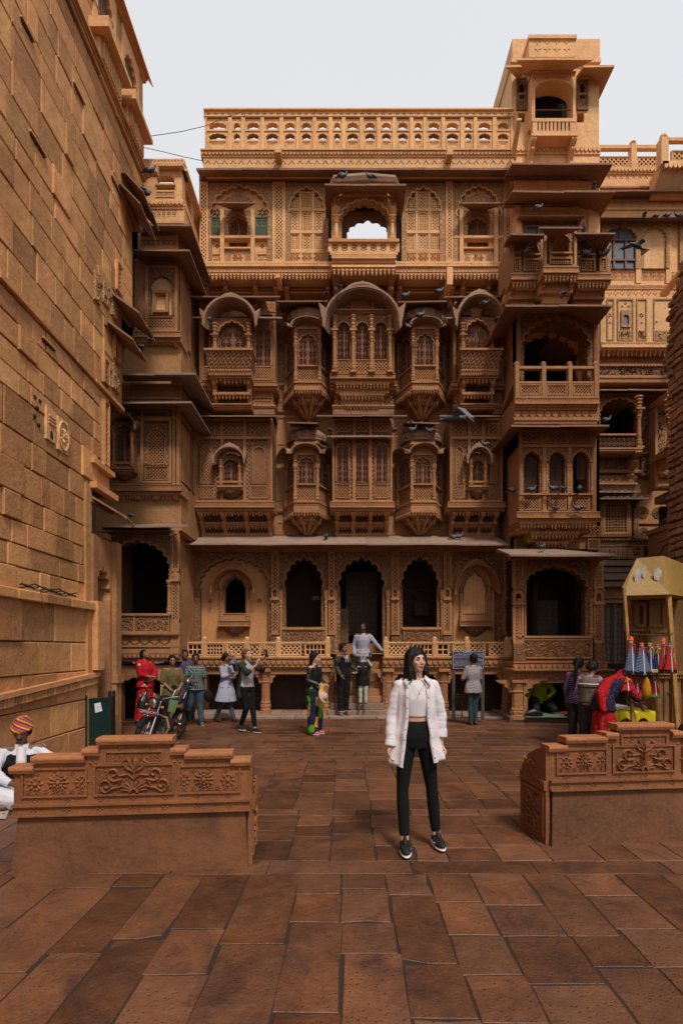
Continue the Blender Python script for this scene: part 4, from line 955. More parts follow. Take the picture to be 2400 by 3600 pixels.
def niche(par,cx,hw,ytop,ysp,ysill,ytip,Y,ycan,D=0.):
    n=MB('niche_window',M_brnc,par,FR(Y)); c=X(cx,Y); w=hw*Y/K; zs=Z(ysp,Y); hh=Z(ytop,Y)-zs; zq=Z(ysill,Y)
    arch_panel(n,c-w*1.6,c+w*1.6,zq,Z(ytop-14,Y),D-.03,D+.10,c,zs,w,hh,5,.1,.1,sill=zq+.01); shutter(n,FR(Y),c,w*2,zq,zs,hh,D-.01)
    bangla(n,FR(Y),c,w*2.0,zs+.02,(Z(ycan,Y)-zs)*.95,D,D+.32,.035); n.use(M_brn)
    for s in (-1,1):
        q=column(n,FR(Y),c+s*w*1.25,D+.13,zq-.1,zs,.04,squareb=False); capital(q,c+s*w*1.25,D+.13,zs,zs+.16,.04)
    z2=bands(n,c-w*1.7,c+w*1.7,zq,[(.05,D+.16),(.07,D+.12,'dent'),(.05,D+.2),(.05,D+.17,'zig')],D-.03)
    V=[];k=7;zt=Z(ytip,Y)
    for t,q in ((0,1),(.25,.9),(.5,.66),(.8,.3),(1,.03)):
        for i in range(k): an=pi*i/(k-1); V.append((c+w*1.5*q*math.cos(an),z2+(zt-z2)*t,D+.17*q*math.sin(an)))
    n.use(M_brnc); n.add(V,[(j*k+i,j*k+i+1,(j+1)*k+i+1,(j+1)*k+i) for j in range(4) for i in range(k-1)])
for (p0,p1,c,q0,q1,r0,r1,hw) in ((683,958,813,697,752,880,940,26),(1580,1765,1675,1596,1632,1718,1752,20)):
    b_,u0,u1=bay1(p0,p1,3)
    for (a,c_) in ((q0-5,q1+5),(q1+12,r0-12),(r0-5,r1+5)): sunk(b_,a,1488,c_,1530,Yb,M_brnj,d=-.02)
    for (a,c_) in ((q0,q1),(r0,r1)): jarch(b_,a,c_,1572,1592,1700,Yb); jpan(b_,a-2,1706,c_+2,1752,Yb,.055,.018,.03)
    niche(b_,c,hw,1622,1645,1697,1757,Yb,1588)
b_,u0,u1=bay1(1168,1378,3)
cs=[1203,1273,1343]
for c in cs:
    sunk(b_,c-30,1486,c+30,1520,Yb,M_brnj,d=-.02)
    a=MB('arched_window',M_brnc,b_,FR(Yb)); arch_panel(a,X(c-30,Yb),X(c+30,Yb),Z(1698,Yb),Z(1548,Yb),-.05,.0,X(c,Yb),Z(1585,Yb),.165,.17,5,.1,.08)
    a.use(M_brn); arch_trim(a,X(c,Yb),Z(1585,Yb),.165,.17,5,.1,.08,.02,0,.02,legs=.75)
    shutter(a,FR(Yb),X(c,Yb),.34,Z(1697,Yb),Z(1585,Yb),.17,-.035); jpan(b_,c-29,1701,c+29,1753,Yb,.055,.018,.035)
eave_px(hv,1150,1395,1530,1522,12.85,13.1,True,True,M_grey)
for (cx,zt) in ((1078,0),(1482,0)):
    oriel(hv,FR(13.85),X(cx,13.4),.56,.30,.62,Z(1562,13.2),Z(1551,13.5),Z(1600,13.2),Z(1635,13.2),Z(1702,13.2),Z(1757,13.2),Z(1800,13.2),Z(1888,13.4),domeh=.36)
# eave between first and second storey, broken above the oriels
for (a,b_) in ((632,1000),(1112,1430),(1545,1768)): eave_px(hv,a,b_,1459,1448,12.72,13.5)
for (a,b_) in ((1010,1115),(1430,1545)): eave_px(hv,a,b_,1484,1462,12.95,13.75,False,False)
# ======== second upper storey ========
def bay2(p0,p1):
    b_=MB('rectangular_bay',M_brn,hv,FR(Yb)); u0,u1,z0,z1=rc(p0,1108,p1,1358,Yb); b_.use(M_brnj); b_.box(u0,u1,z0,z1,-.75,-.05); b_.use(M_brn)
    for (a,c) in ((u0,u0+.07),(u1-.07,u1)): b_.box(a,c,z0,z1,-.06,.03); lattice(b_,a+.01,a+.06,z0,z1,.03,.045,.05,.012)
    ledge(b_,p0,p1,1345,Yb,big=.8); base=MB('corbel_wall',M_brn,b_,FR(Yb+.12)); q0,q1,w0,w1=rc(p0+6,1360,p1-6,1459,Yb+.12); base.use(M_brnj); base.box(q0,q1,w0,w1,-.6,0)
    base.use(M_pink); base.box(q0-.03,q1+.03,w0,w0+.16,-.6,.03); base.use(M_brn); bands(base,q0-.05,q1+.05,w0+.23,[(.04,.07),(.03,.05)],-.1); florets(base,q0,q1,w0+.2,.06,.16,.02)
    return b_,base
def balcony2(p0,p1,cx,hw,ytop,cant,chw,ncol=1):
    b_,base=bay2(p0,p1)
    for s,(a,c) in ((-1,(p0+8,cx-hw-38)),(1,(cx+hw+38,p1-8))):
        pass
    # narrow side windows
    sw=[(p0+10,cx-hw-26),(cx+hw+26,p1-10)]
    for a,c in sw:
        if c-a<14: continue
        u0,u1=X(a,Yb),X(c,Yb); m=MB('arched_window',M_brn,b_,FR(Yb)); w=(u1-u0)/2-.03
        arch_panel(m,u0,u1,Z(1283,Yb),Z(1140,Yb),-.05,.0,(u0+u1)/2,Z(1172,Yb),w,.12,5,.1,.1); shutter(m,FR(Yb),(u0+u1)/2,w*2,Z(1283,Yb),Z(1172,Yb),.12,-.045); jpan(b_,a,1286,c,1336,Yb,.05,.018,.03)
        jpan(base,a,1366,c,1400,Yb+.12,.07,.02,.03,d=.02); jpan(base,a,1406,c,1440,Yb+.12,.07,.02,.03,d=.02)
    Yc=12.95; c=X(cx,Yc); w=hw*Yc/K
    m=MB('arched_window',M_brnc,b_,FR(Yc)); zs=Z(1182,Yc); hh=Z(ytop,Yc)-zs
    arch_panel(m,c-w*1.42,c+w*1.42,Z(1262,Yc),Z(ytop-14,Yc),-.25,0,c,zs,w,hh,7,.09,.06)
    m.use(M_brn); arch_trim(m,c,zs,w,hh,7,.09,.06,.03,-.01,.03); shutter(m,FR(Yc),c,w*2,Z(1262,Yc),zs,hh,-.15,7)
    m.box(c-w*1.42,c+w*1.42,Z(1262,Yc),Z(1182,Yc),-.26,-.2)
    for s in (-1,1):
        for e_ in (1.18,):
            q=column(m,FR(Yc),c+s*w*e_,.04,Z(1262,Yc),Z(1205,Yc)+.15,.055); capital(q,c+s*w*e_,.03,Z(1205,Yc)+.15,Z(1140,Yc),.07)
    bangla(m,FR(Yc),c,chw*Yc/K,Z(1168,Yc),Z(cant,Yc)-Z(1168,Yc),-.2,.30,.05)
    # flared balcony with lattice sides
    bl=MB('flared_balcony',M_brnj,m,FR(Yc)); za,zb=Z(1262,Yc),Z(1318,Yc); 
    W0,W1=w*1.62,w*1.42
    bl.add([(c-W0,za,.40),(c+W0,za,.40),(c+W1,zb,.26),(c-W1,zb,.26),(c-W0,za,-.1),(c+W0,za,-.1),(c+W1,zb,-.1),(c-W1,zb,-.1)],[(3,2,1,0),(1,2,6,5),(0,4,7,3)])
    bl.use(M_brn)
    nn=int((W0+W1)/.06)
    for i in range(nn*2):   # lattice following the slope
        for sg in (-1,1):
            t0=(i+.5)/nn-1
            x0=-W1+2*W1*max(0,min(1,t0)) ; 
    rows=5
    for r_ in range(rows):
        for i in range(nn):
            f=(r_+.5)/rows; ww=W1+(W0-W1)*f; dd=.26+.14*f; u=c-ww+2*ww*(i+.5+(.5 if r_%2 else 0))/nn
            if u>c+ww-.02: continue
            z=zb+(za-zb)*f; e=.019; bl.add([(u-e,z,dd),(u,z-e*1.3,dd-.004),(u+e,z,dd),(u,z+e*1.3,dd+.004),(u,z,dd+.028)],[(0,1,4),(1,2,4),(2,3,4),(3,0,4)])
    bl.box(c-W0-.02,c+W0+.02,za-.02,za+.03,-.1,.43)
    z2=bands(bl,c-W1-.02,c+W1+.02,zb,[(.05,.29,'bead'),(.04,.25),(.05,.27,'dent'),(.04,.2)],-.3)
    u0,u1=c-W1*.95,c+W1*.95; zbt=Z(1430,Yc)
    cw=MB('corbel_wall',M_brn,m,FR(Yc)); cw.box(u0+.05,u1-.05,zbt,z2,-.35,-.12); cw.use(M_dark2); cw.box(u0+.1,u1-.1,zbt+.1,z2-.05,-.12,-.1); cw.use(M_brn)
    pendant_row(cw,FR(Yc),u0,u1,z2,.15,M_brn,.09,1.1); pendant_row(cw,FR(Yc),u0+.04,u1-.04,Z(1393,Yc),.05,M_brn,.085,1.0); cw.box(u0+.02,u1-.02,Z(1393,Yc),Z(1384,Yc),-.2,.09)
    for s in (-1,1): bracket(cw,FR(Yc),c+s*(W1-.08),.1,zbt,z2,-.15,.14)
    bands(cw,u0-.02,u1+.02,zbt+.05,[(.03,.08),(.04,.04),(.04,.0)],-.3)
    # small eaves each side of the canopy
    for (a,b2) in ((p0-26,cx-chw+12),(cx+chw-12,p1+24)): 
        if b2-a>12: eave_px(b_,a,b2,1113,1104,12.75,13.1,a<cx,b2>cx,M_grey)
    for (a,b2) in ((p0+4,p0+60),(p1-66,p1)):
        f=MB('frieze',M_brn,b_,FR(Yb)); u0,u1,z0,z1=rc(a,1060,b2,1108,Yb); f.box(u0,u1,z0,z1,-.7,0); bands(f,u0-.03,u1+.03,z0+.08,[(.03,.05),(.05,.03)],-.2); f.use(M_dark)
        for i in range(3):
            uu=u0+(u1-u0)*(i+.5)/3; zz=(z0+z1)/2+.06
            for (dx,dz) in ((0,.0),(-.035,.035),(.035,.035),(0,.07),(-.03,-.04),(.03,-.04)): f.add([(uu+dx-.018,zz+dz,.003),(uu+dx,zz+dz-.018,.003),(uu+dx+.018,zz+dz,.003),(uu+dx,zz+dz+.018,.003)],[(0,1,2,3)])
    return b_
balcony2(702,968,816,50,1133,1072,88); balcony2(1592,1772,1677,44,1128,1062,80)
# centre window with the great arched canopy
b_,base=bay2(1168,1385); Yc=12.98
for c in (1208,1273,1338):
    a=MB('arched_window',M_brnc,b_,FR(Yc)); arch_panel(a,X(c-32,Yc),X(c+32,Yc),Z(1258,Yc),Z(1100,Yc),-.2,.0,X(c,Yc),Z(1160,Yc),.165,.19,5,.1,.08)
    a.use(M_brn); arch_trim(a,X(c,Yc),Z(1160,Yc),.165,.19,5,.1,.08,.02,0,.02)
    shutter(a,FR(Yc),X(c,Yc),.34,Z(1258,Yc),Z(1160,Yc),.19,-.1,open_=(c==1208)); jpan(a,c-27,1262,c+27,1312,Yc,.06,.02,.04)
for c in (1176,1241,1305,1370):
    q=column(b_,FR(Yc),X(c,Yc),.05,Z(1316,Yc),Z(1165,Yc),.052); capital(q,X(c,Yc),.05,Z(1165,Yc),Z(1112,Yc),.06)
m=MB('cornice',M_brn,b_,FR(Yc)); bands(m,X(1166,Yc),X(1382,Yc),Z(1095,Yc),[(.03,.10),(.04,.06,'dent')],-.2)
ledge(b_,1168,1380,1316,Yc,M_brn,.9)
# lunette under the canopy
lu=MB('lunette',M_brnj,b_,FR(Yc+.05)); c=X(1273,Yc); w=X(1375,Yc)-c; z0=Z(1096,Yc); k=16
V=[(c+w*math.cos(pi*i/k),z0+w*.76*math.sin(pi*i/k),-.02) for i in range(k+1)]+[(c,z0,-.02)]; lu.add(V,[(i,i+1,k+1) for i in range(k)])
lu.use(M_brn)
for q in (-.36,.36): lu.box(c+w*q-.03,c+w*q+.03,z0,z0+w*.7,-.03,.02)
lattice(lu,c-w*.33,c+w*.33,z0+.02,z0+w*.68,-.02,.008,.05,.016,'+')
arch_trim(lu,c,z0,w*.94,w*.71,0,0,0,.05,-.02,.03)
bangla(b_,FR(Yc),X(1273,12.6),X(1405,12.6)-X(1273,12.6),Z(1150,12.6),Z(1012,12.6)-Z(1150,12.6),-.25,.42,.05,M_can,flare=.1)
cw=MB('corbel_wall',M_brn,b_,FR(Yc)); u0,u1=X(1180,Yc),X(1368,Yc); zt=Z(1343,Yc); zb=Z(1440,Yc)
for t,(e_,d0) in enumerate(((0,.02),(.12,-.1),(.25,-.2))):
    za_=zt-(zt-zb)*t/3; cw.box(u0+e_,u1-e_,za_-(zt-zb)/3,za_,-.5,d0-.12); cw.use(M_brn); cw.box(u0+e_-.02,u1-e_+.02,za_-.05,za_,-.5,d0)
    pendant_row(cw,FR(Yc),u0+e_,u1-e_,za_-.05,d0-.03,M_brn,.085,1.05 if t<2 else .7)
    for q in range(4): bracket(cw,FR(Yc),u0+e_+.06+(u1-u0-2*e_-.12)*q/3,.09,za_-(zt-zb)/3-.02,za_-.05,d0-.3,d0-.02)
for cx in (1083,1488):
    oriel(hv,FR(13.85),X(cx,13.4),.60,.32,.66,Z(1128,13.2),Z(1130,13.5),Z(1160,13.2),Z(1212,13.2),Z(1288,13.2),Z(1340,13.2),Z(1374,13.2),Z(1472,13.4),domeh=.36)
for (a,b_) in ((660,985),(1560,1800)): eave_px(hv,a,b_,1040,1030,12.72,13.5,l=True)
for (a,b_) in ((975,1150),(1400,1570)): eave_px(hv,a,b_,1057,1040,12.95,13.75,False,False)
# ======== third upper storey ========
Yt=13.2
ts=MB('top_storey_wall',M_sand,hv,FR(Yt))
def T(px): return X(px,Yt)
def TZ(py): return Z(py,Yt)
def quatre(m,u,z,s,d):
    for dx,dz in ((0,1),(1,0),(0,-1),(-1,0)): m.add([(u+dx*s*.55-s*.38,z+dz*s*.55,d),(u+dx*s*.55,z+dz*s*.55-s*.38,d),(u+dx*s*.55+s*.38,z+dz*s*.55,d),(u+dx*s*.55,z+dz*s*.55+s*.38,d)],[(0,1,2,3)])
def topbay(p0,p1,cx,hw,wcx,whw,gp,arched_green):
    m=MB('arched_recess',M_sandc,hv,FR(Yt)); arch_panel(m,T(p0),T(p1),TZ(925),TZ(642),-.12,0,T(cx),TZ(762),hw*Yt/K,TZ(656)-TZ(762),11,.07,.04)
    m.use(M_sand); arch_trim(m,T(cx),TZ(762),hw*Yt/K,TZ(656)-TZ(762),11,.07,.04,.025,-.01,.02)
    r=MB('recess_wall',M_sand,m,FR(Yt)); w=whw*Yt/K; c=T(wcx)
    arch_panel(r,T(p0+3),T(p1-3),TZ(925),TZ(645),-.3,-.09,c,TZ(790),w,.3,7,.1,.07,sill=TZ(873))
    shutter(r,FR(Yt),c,w*2+.02,TZ(872),TZ(790),.3,-.2,7)
    f=MB('window_frame',M_sand,r,FR(Yt)); 
    f.use(M_sandc); arch_panel(f,c-w*1.32,c+w*1.32,TZ(832),TZ(737),-.1,-.02,c,TZ(790),w,.29,7,.1,.07); f.use(M_sand)
    for s in (-1,1): f.box(c+s*w*1.45-.05,c+s*w*1.45+.05,TZ(925),TZ(735),-.1,.02); 
    f.box(c-w*1.3,c+w*1.3,TZ(838),TZ(829),-.14,.02); f.box(T(p0+5),c-w*1.5,TZ(838),TZ(829),-.1,.01); f.box(c+w*1.5,T(p1-5),TZ(838),TZ(829),-.1,.01); f.box(c-w*1.3,c+w*1.3,TZ(875),TZ(870),-.1,.02)
    for zz in (840,880): florets(f,T(p0+8),T(p1-8),TZ(zz-6),.0,.2,.02)
    eave(f,FR(Yt),c-w*2.0,c+w*2.0,TZ(722),Z(712,Yt-.35),-.08,.36,.03,True,True,M_pink)
    # bulbous carved crown over the small eave
    cr=MB('crown_relief',M_sandc,f,FR(Yt)); 
    V=[];k=12
    for t,q in ((0,1),(.3,1.05),(.6,.85),(.85,.45),(1,.1)):
        for i in range(k+1): an=pi*i/k; V.append((c+w*1.35*q*math.cos(an),TZ(712)+t*.26,-.09+.1*q*math.sin(an)))
    cr.add(V,[(j*(k+1)+i,j*(k+1)+i+1,(j+1)*(k+1)+i+1,(j+1)*(k+1)+i) for j in range(4) for i in range(k)]); cr.ball(c,TZ(672),-.05,.05,.09,.05); cr.ball(c,TZ(660),-.05,.025,.06,.03)
    for (a,b2) in gp:
        g_=MB('green_panel',M_green,r,FR(Yt)); u0,u1=T(a),T(b2)
        if arched_green: arch_fill(g_,(u0+u1)/2,TZ(770),(u1-u0)/2,.13,0,0,0,TZ(828),-.07); g_.box(u0,u1,TZ(828),TZ(770),-.09,-.07)
        else:
            g_.box(u0,u1,TZ(828),TZ(757),-.09,-.06); frame(g_,u0,u1,TZ(828),TZ(757),-.06,-.045,.02); lattice(g_,u0+.02,u1-.02,TZ(826),TZ(790),-.06,-.05,.06,.015); scrollwork(g_,u0+.03,u1-.03,TZ(788),TZ(762),-.06,.012)
            st=MB('star_opening',M_dark,r,FR(Yt)); star(st,(u0+u1)/2,TZ(738),.13,-.085)
        st=MB('quatrefoil_opening',M_dark,r,FR(Yt)); quatre(st,(u0+u1)/2,TZ(857),.06,-.084)
        p=MB('carved_panel',M_sand,r,FR(Yt)); frame(p,(u0+u1)/2-.14,(u0+u1)/2+.14,TZ(922),TZ(884),-.09,-.06,.025); 
        if not arched_green: rosette(p,(u0+u1)/2,TZ(903),.1,-.088,6,.02)
    p=MB('carved_panel',M_sand,r,FR(Yt)); p.box(c-w*1.25,c+w*1.25,TZ(922),TZ(877),-.1,-.05); rosette(p,c,TZ(901),.14,-.05,10,.04); 
    for s in (-1,1): p.use(M_sandc); p.box(c+s*w*.9-.06,c+s*w*.9+.06,TZ(917),TZ(884),-.05,-.035)
topbay(732,958,842,106,835,37,((736,786),(895,945)),False)
topbay(1590,1770,1682,78,1682,42,((1597,1620),(1740,1763)),True)
def jwin(p0,p1,cx,hw):
    m=MB('arched_recess',M_sandc,hv,FR(Yt)); h=hw*Yt/K; c=T(cx); arch_panel(m,T(p0),T(p1),TZ(925),TZ(642),-.1,0,c,TZ(745),h,TZ(662)-TZ(745),9,.07,.05)
    m.use(M_sand); arch_trim(m,c,TZ(745),h,TZ(662)-TZ(745),9,.07,.05,.03,-.01,.02)
    g_=MB('pierced_screen',M_sand,m,FR(Yt)); cols=[c-h*1.02,c-h*.36,c+h*.36,c+h*1.02]; ys=[662,733,812,878]
    # solid grid
    for x in cols: g_.box(x-.035,x+.035,TZ(878),TZ(690 if x in(cols[0],cols[3]) else 664),-.12,-.03)
    for y in ys[1:]: g_.box(cols[0],cols[3],TZ(y+5),TZ(y-5),-.12,-.025)
    for r_ in range(3):
        for q in range(3):
            a,b2=cols[q]+.05,cols[q+1]-.05; y0,y1=ys[r_]+5,ys[r_+1]-5
            if r_==0 and q!=1: y0+=20
            za,zb=TZ(y1),TZ(y0); mx=(b2-a)*.14; mz=(zb-za)*.07
            g_.box(a,a+mx,za,zb,-.11,-.05); g_.box(b2-mx,b2,za,zb,-.11,-.05); g_.box(a+mx,b2-mx,za,za+mz,-.11,-.05); g_.box(a+mx,b2-mx,zb-mz,zb,-.11,-.05)
            u0,u1,w0,w1=a+mx,b2-mx,za+mz,zb-mz
            if (r_+q)%2: lattice(g_,u0,u1,w0,w1,-.10,-.06,.08,.02)
            else:
                n_=max(3,round((u1-u0)/.085)); lattice(g_,u0,u1,w0,w1,-.10,-.06,(u1-u0)/n_,.024,'+')
                nz_=max(1,round((w1-w0)/((u1-u0)/n_)))
                for i in range(n_):
                    if 0: 
                        bar(g_,(u0+(u1-u0)*(i+.5)/n_,w0),(u0+(u1-u0)*(i+.5)/n_,w1),.02,-.1,-.061)
    g_.add([(c-h*1.2,TZ(735),-.13),(c+h*1.2,TZ(735),-.13),(c+h*1.2,TZ(745),-.13),(c-h*1.2,TZ(745),-.13)],[(0,1,2,3)])
    # lower edge with three rosettes
    p=MB('rosette_panel',M_sand,m,FR(Yt)); p.box(T(p0+4),T(p1-4),TZ(925),TZ(880),-.12,-.04)
    for q in (-1,0,1):
        frame(p,c+q*h*.68-.15,c+q*h*.68+.15,TZ(921),TZ(885),-.04,-.02,.02); rosette(p,c+q*h*.68,TZ(903),.14,-.04,8,.045)
    florets(p,T(p0+4),T(p1-4),TZ(923),-.04,.2,.02)
jwin(1003,1155,1078,62); jwin(1411,1566,1487,62)
for (a,b2) in ((703,732),(958,1003),(1566,1590),(1770,1794)): pilaster(hv,a,b2,642,925,Yt,M_sand,.03,.075)
# light wells behind the screens
bk=MB('rear_wall',M_sand,hv,FR(14.1)); bk.use(M_dark2)
bk.box(T(690),T(1190),TZ(930),TZ(600)+.3,-.2,0); 
bk.box(T(1440),T(1520),Z(800,14.1),TZ(600)+.3,-.2,0); bk.box(T(1520),T(1800),TZ(930),TZ(600)+.3,-.2,0)
cl=MB('ceiling',M_dark2,hv,FR(Yt)); cl.box(T(700),T(1795),TZ(640),TZ(600),-.9,-.01)
for p in (1003,1160,1411,1566,706,1788): cl.box(T(p)-.04,T(p)+.04,TZ(930),TZ(640),-.9,-.12)
cl.box(T(700),T(1795),TZ(940),TZ(927),-1.7,-.1)
# back arch of the centre balcony with the sky behind
a=MB('inner_arch',M_brn,hv,FR(14.1)); arch_panel(a,X(1150,14.1),X(1425,14.1),Z(900,14.1),Z(640,14.1),-.15,0,X(1293,14.1),Z(822,14.1),.62,.44,7,.1,.08,sill=Z(890,14.1))
# centre balcony
cb_=MB('balcony',M_sand,hv,FR(12.75)); Yq=12.75
def Q(px): return X(px,Yq)
def QZ(py): return Z(py,Yq)
a=MB('balcony_arch',M_sandc,cb_,FR(Yq)); arch_panel(a,Q(1170),Q(1392),QZ(848),QZ(683),-.2,0,Q(1282),QZ(775),Q(1370)-Q(1282),QZ(703)-QZ(775),9,.08,.05)
a.use(M_sand); arch_trim(a,Q(1282),QZ(775),Q(1370)-Q(1282),QZ(703)-QZ(775),9,.08,.05,.03,-.01,.03); a.box(Q(1172),Q(1390),QZ(692),QZ(685),0,.03); lattice(a,Q(1172),Q(1182),QZ(845),QZ(690),.0,.02,.05,.015)
for p in (1182,1378):
    c=column(a,FR(Yq),Q(p),.03,QZ(848),QZ(768),.055,M_sand); capital(c,Q(p),.03,QZ(768),QZ(735),.08)
for p in (1172,1384): a.use(M_sand); a.box(Q(p)-.05,Q(p)+.05,QZ(848),QZ(683),-.45,-.05)
eave(cb_,FR(Yq),Q(1143),Q(1420),QZ(683)+.10,Z(646,12.3),-.1,.45,.04,True,True,M_pink)
for s,p in ((-1,1143),(1,1420)):
    m=MB('side_eave',M_pink,cb_,FR(Yq)); m.hexa([(Q(p),Z(646,12.3)-.04,-.45),(Q(p),Z(646,12.3)-.04,.45),(Q(p),Z(646,12.3),.45),(Q(p),Z(646,12.3),-.45)],[(Q(p)-s*.5,QZ(683)+.06,-.45),(Q(p)-s*.5,QZ(683)+.06,-.1),(Q(p)-s*.5,QZ(683)+.1,-.1),(Q(p)-s*.5,QZ(683)+.1,-.45)])
m=MB('roof_slab',M_can,cb_,FR(Yq)); m.tube([(Q(1160),QZ(652),-.05),(Q(1175),QZ(638),.0),(Q(1280),QZ(634),.02),(Q(1385),QZ(638),0),(Q(1402),QZ(652),-.05)],[.05,.12,.13,.12,.05],8)
Yr=12.6; bl=MB('balustrade',M_sand,cb_,FR(Yr)); z1,z0=Z(846,Yr),Z(895,Yr); w1_,w0_=X(1397,Yr)-X(1160,Yr),0
u0,u1=X(1160,Yr),X(1397,Yr); n_=7
bl.box(u0-.03,u1+.03,z1-.06,z1,-.12,.06); dentils(bl,u0,u1,z1-.03,z1-.005,.06,.075,.04,.5); bl.box(u0,u1,z0,z0+.07,-.12,.0)
for i in range(n_+1): u=u0+(u1-u0)*i/n_; bl.box(u-.045,u+.045,z0+.07,z1-.06,-.1,0)
for i in range(n_):
    c=u0+(u1-u0)*(i+.5)/n_; zc=(z0+.07+z1-.06)/2; rr=(z1-z0-.13)/2
    ring=[(c+rr*.92*math.cos(t*pi/8),zc+rr*.92*math.sin(t*pi/8)) for t in range(17)]; ribbon(bl,ring,.03,-.05,.04)
    arch_trim(bl,c,zc,rr*.86,rr*.86,0,0,0,.03,-.09,-.005); arch_trim(bl,c,zc,rr*.86,-rr*.86,0,0,0,.03,-.09,-.005)
    for k in range(8):
        t=k*pi/4; bar(bl,(c,zc),(c+rr*math.cos(t),zc+rr*math.sin(t)),.018,-.07,-.03)
    arch_trim(bl,c,zc,rr*.3,rr*.3,0,0,0,.02,-.07,-.02); arch_trim(bl,c,zc,rr*.3,-rr*.3,0,0,0,.02,-.07,-.02)
bands(bl,u0+.04,u1-.04,z0,[(.07,.0,'zig'),(.04,.03),(.05,-.03),(.07,-.06,'dent'),(.05,-.02),(.04,-.06)],-.6)
pendant_row(bl,FR(Yr),u0+.05,u1-.05,z0-.32,-.06,M_sand,.10,1.25)
for p in (1182,1378): bracket(bl,FR(Yr),X(p,Yr),.13,Z(1035,Yr),z0-.3,-.9,-.1,M_brn)
# bottom ledge of the top storey, pendants, brackets
lg=MB('ledge',M_sand,hv,FR(Yt)); bands(lg,T(694),T(1800),TZ(925),[(.03,.06),(.09,.09,'zig'),(.04,.12),(.05,.06),(.06,.09,'bead'),(.04,.05)],-.8)
pendant_row(lg,FR(Yt),T(704),T(1165),TZ(968),.03,M_sand,.092,1.2); pendant_row(lg,FR(Yt),T(1400),T(1790),TZ(968),.03,M_sand,.092,1.2)
for p in (716,785,892,966,1004,1152,1408,1562,1594,1634,1725,1764): bracket(lg,FR(Yt),T(p),.12,TZ(1038),TZ(966),-.6,.02,M_brn)
m=MB('frieze_wall',M_brn,hv,FR(Yt+.5)); Yf=Yt+.5; m.box(X(700,Yf),X(1795,Yf),Z(1040,Yf),Z(962,Yf),-.3,0)
for (a,b2) in ((800,885),(1010,1145),(1420,1555),(1645,1715)): jpan(m,a,985,b2,1020,Yf,.06,.02,.03,d=.03)
bands(m,X(700,Yf),X(1795,Yf),Z(1026,Yf),[(.04,.12),(.05,.08),(.04,.14)],-.1)
sp=MB('stone_spout',M_sand,hv,FR(Yt)); sp.hexa([(T(982)-.05,TZ(1005),.3),(T(982)+.05,TZ(1005),.3),(T(982)+.05,TZ(995),.3),(T(982)-.05,TZ(995),.3)],[(T(982)-.06,TZ(995),-.3),(T(982)+.06,TZ(995),-.3),(T(982)+.06,TZ(980),-.3),(T(982)-.06,TZ(980),-.3)])
sp=MB('stone_spout',M_sand,hv,FR(Yt)); sp.box(T(1576)-.07,T(1576)+.07,TZ(1015),TZ(955),-.4,.16)
# ======== cornice and roof parapet ========
eave(hv,FR(Yt),X(690,12.75),X(1812,12.75),TZ(640)+.18,Z(590,12.75),0,.45,.05,False,False,M_pink)
m=MB('cornice',M_sand,hv,FR(Yt)); z=Z(590,12.75)+.0
Yk=12.85
pr=MB('parapet_base',M_sand,hv,FR(Yk)); u0,u1=X(716,Yk),X(1806,Yk); pr.box(u0,u1,Z(590,Yk),Z(540,Yk),-.3,0); bands(pr,u0-.06,u1+.06,Z(534,Yk),[(.03,.09),(.085,.06,'scal'),(.03,.02)],-.3)
dn=int((u1-u0)/.2)
for i in range(dn):   # incised chevrons
    u=u0+(u1-u0)*(i+.5)/dn; zc=Z(571,Yk); pr.use(M_pink)
    for s in (-1,1): bar(pr,(u,zc+.05),(u+s*.05,zc-.03),.016,0,.006); bar(pr,(u+s*.05,zc-.03),(u+s*.075,zc-.03),.016,0,.005)
sp=MB('stone_spout',M_sand,pr,FR(Yk)); sp.box(X(982,Yk)-.07,X(982,Yk)+.07,Z(576,Yk),Z(548,Yk),-.1,.3); sp=MB('stone_spout',M_sand,pr,FR(Yk)); sp.box(X(1574,Yk)-.07,X(1574,Yk)+.07,Z(576,Yk),Z(548,Yk),-.1,.25)
pp=MB('roof_parapet',M_sand,hv,FR(Yk)); A=X(721,Yk); B=X(1800,Yk)
bands(pp,A-.03,B+.03,Z(386,Yk),[(.035,.05),(.12,.0),(.03,.03)],-.2)
dn=int((B-A)/.17)
for i in range(dn): u=A+(B-A)*(i+.5)/dn; pp.use(M_dark2); quatre(pp,u,Z(402,Yk),.045,.003)
pp.use(M_sand)
z1=Z(415,Yk); z0=Z(536,Yk)
wds=[84,44,64,64,56,54,54,44,60,56,54,56,46,60,64,44,64,60]; tot=sum(wds); x=721.; sc=(1800-721)/tot
zm0,zm1=Z(488,Yk),Z(428,Yk); zmid=Z(457,Yk)
for i,w in enumerate(wds):
    a=x; b2=x+w*sc; x=b2; ua,ub=X(a,Yk),X(b2,Yk); pw=.045
    q=MB('parapet_opening',M_sand,pp,FR(Yk)); q.box(ua,ua+pw,z0,z1,-.18,.02); q.box(ub-pw,ub-.001,z0,z1,-.18,.021)
    u0,u1=ua+pw,ub-pw; c=(u0+u1)/2; h=(u1-u0)/2-.03
    q.box(u0,u1,z0,zm0,-.15,-.02); frame(q,u0+.04,u1-.04,z0+.05,zm0-.04,-.02,.0,.02); frame(q,u0+.09,u1-.09,z0+.10,zm0-.09,-.02,-.008,.012)
    if i in (0,len(wds)-1): pass
    arch_panel(q,u0,u1,zm0,zmid-.01,-.14,-.02,c,zm0+.05,h,.10,5,.12,.08); arch_panel(q,u0,u1,zmid,z1,-.14,-.02,c,zmid+.10,h,.10,5,.12,.08)
    q.box(u0,u1,zmid-.02,zmid+.015,-.15,-.0)
# top railing return at the left end
q=MB('parapet_return',M_sand,pp,FR(Yk)); q.box(A,A+.15,z0,z1,-1.6,-.15)
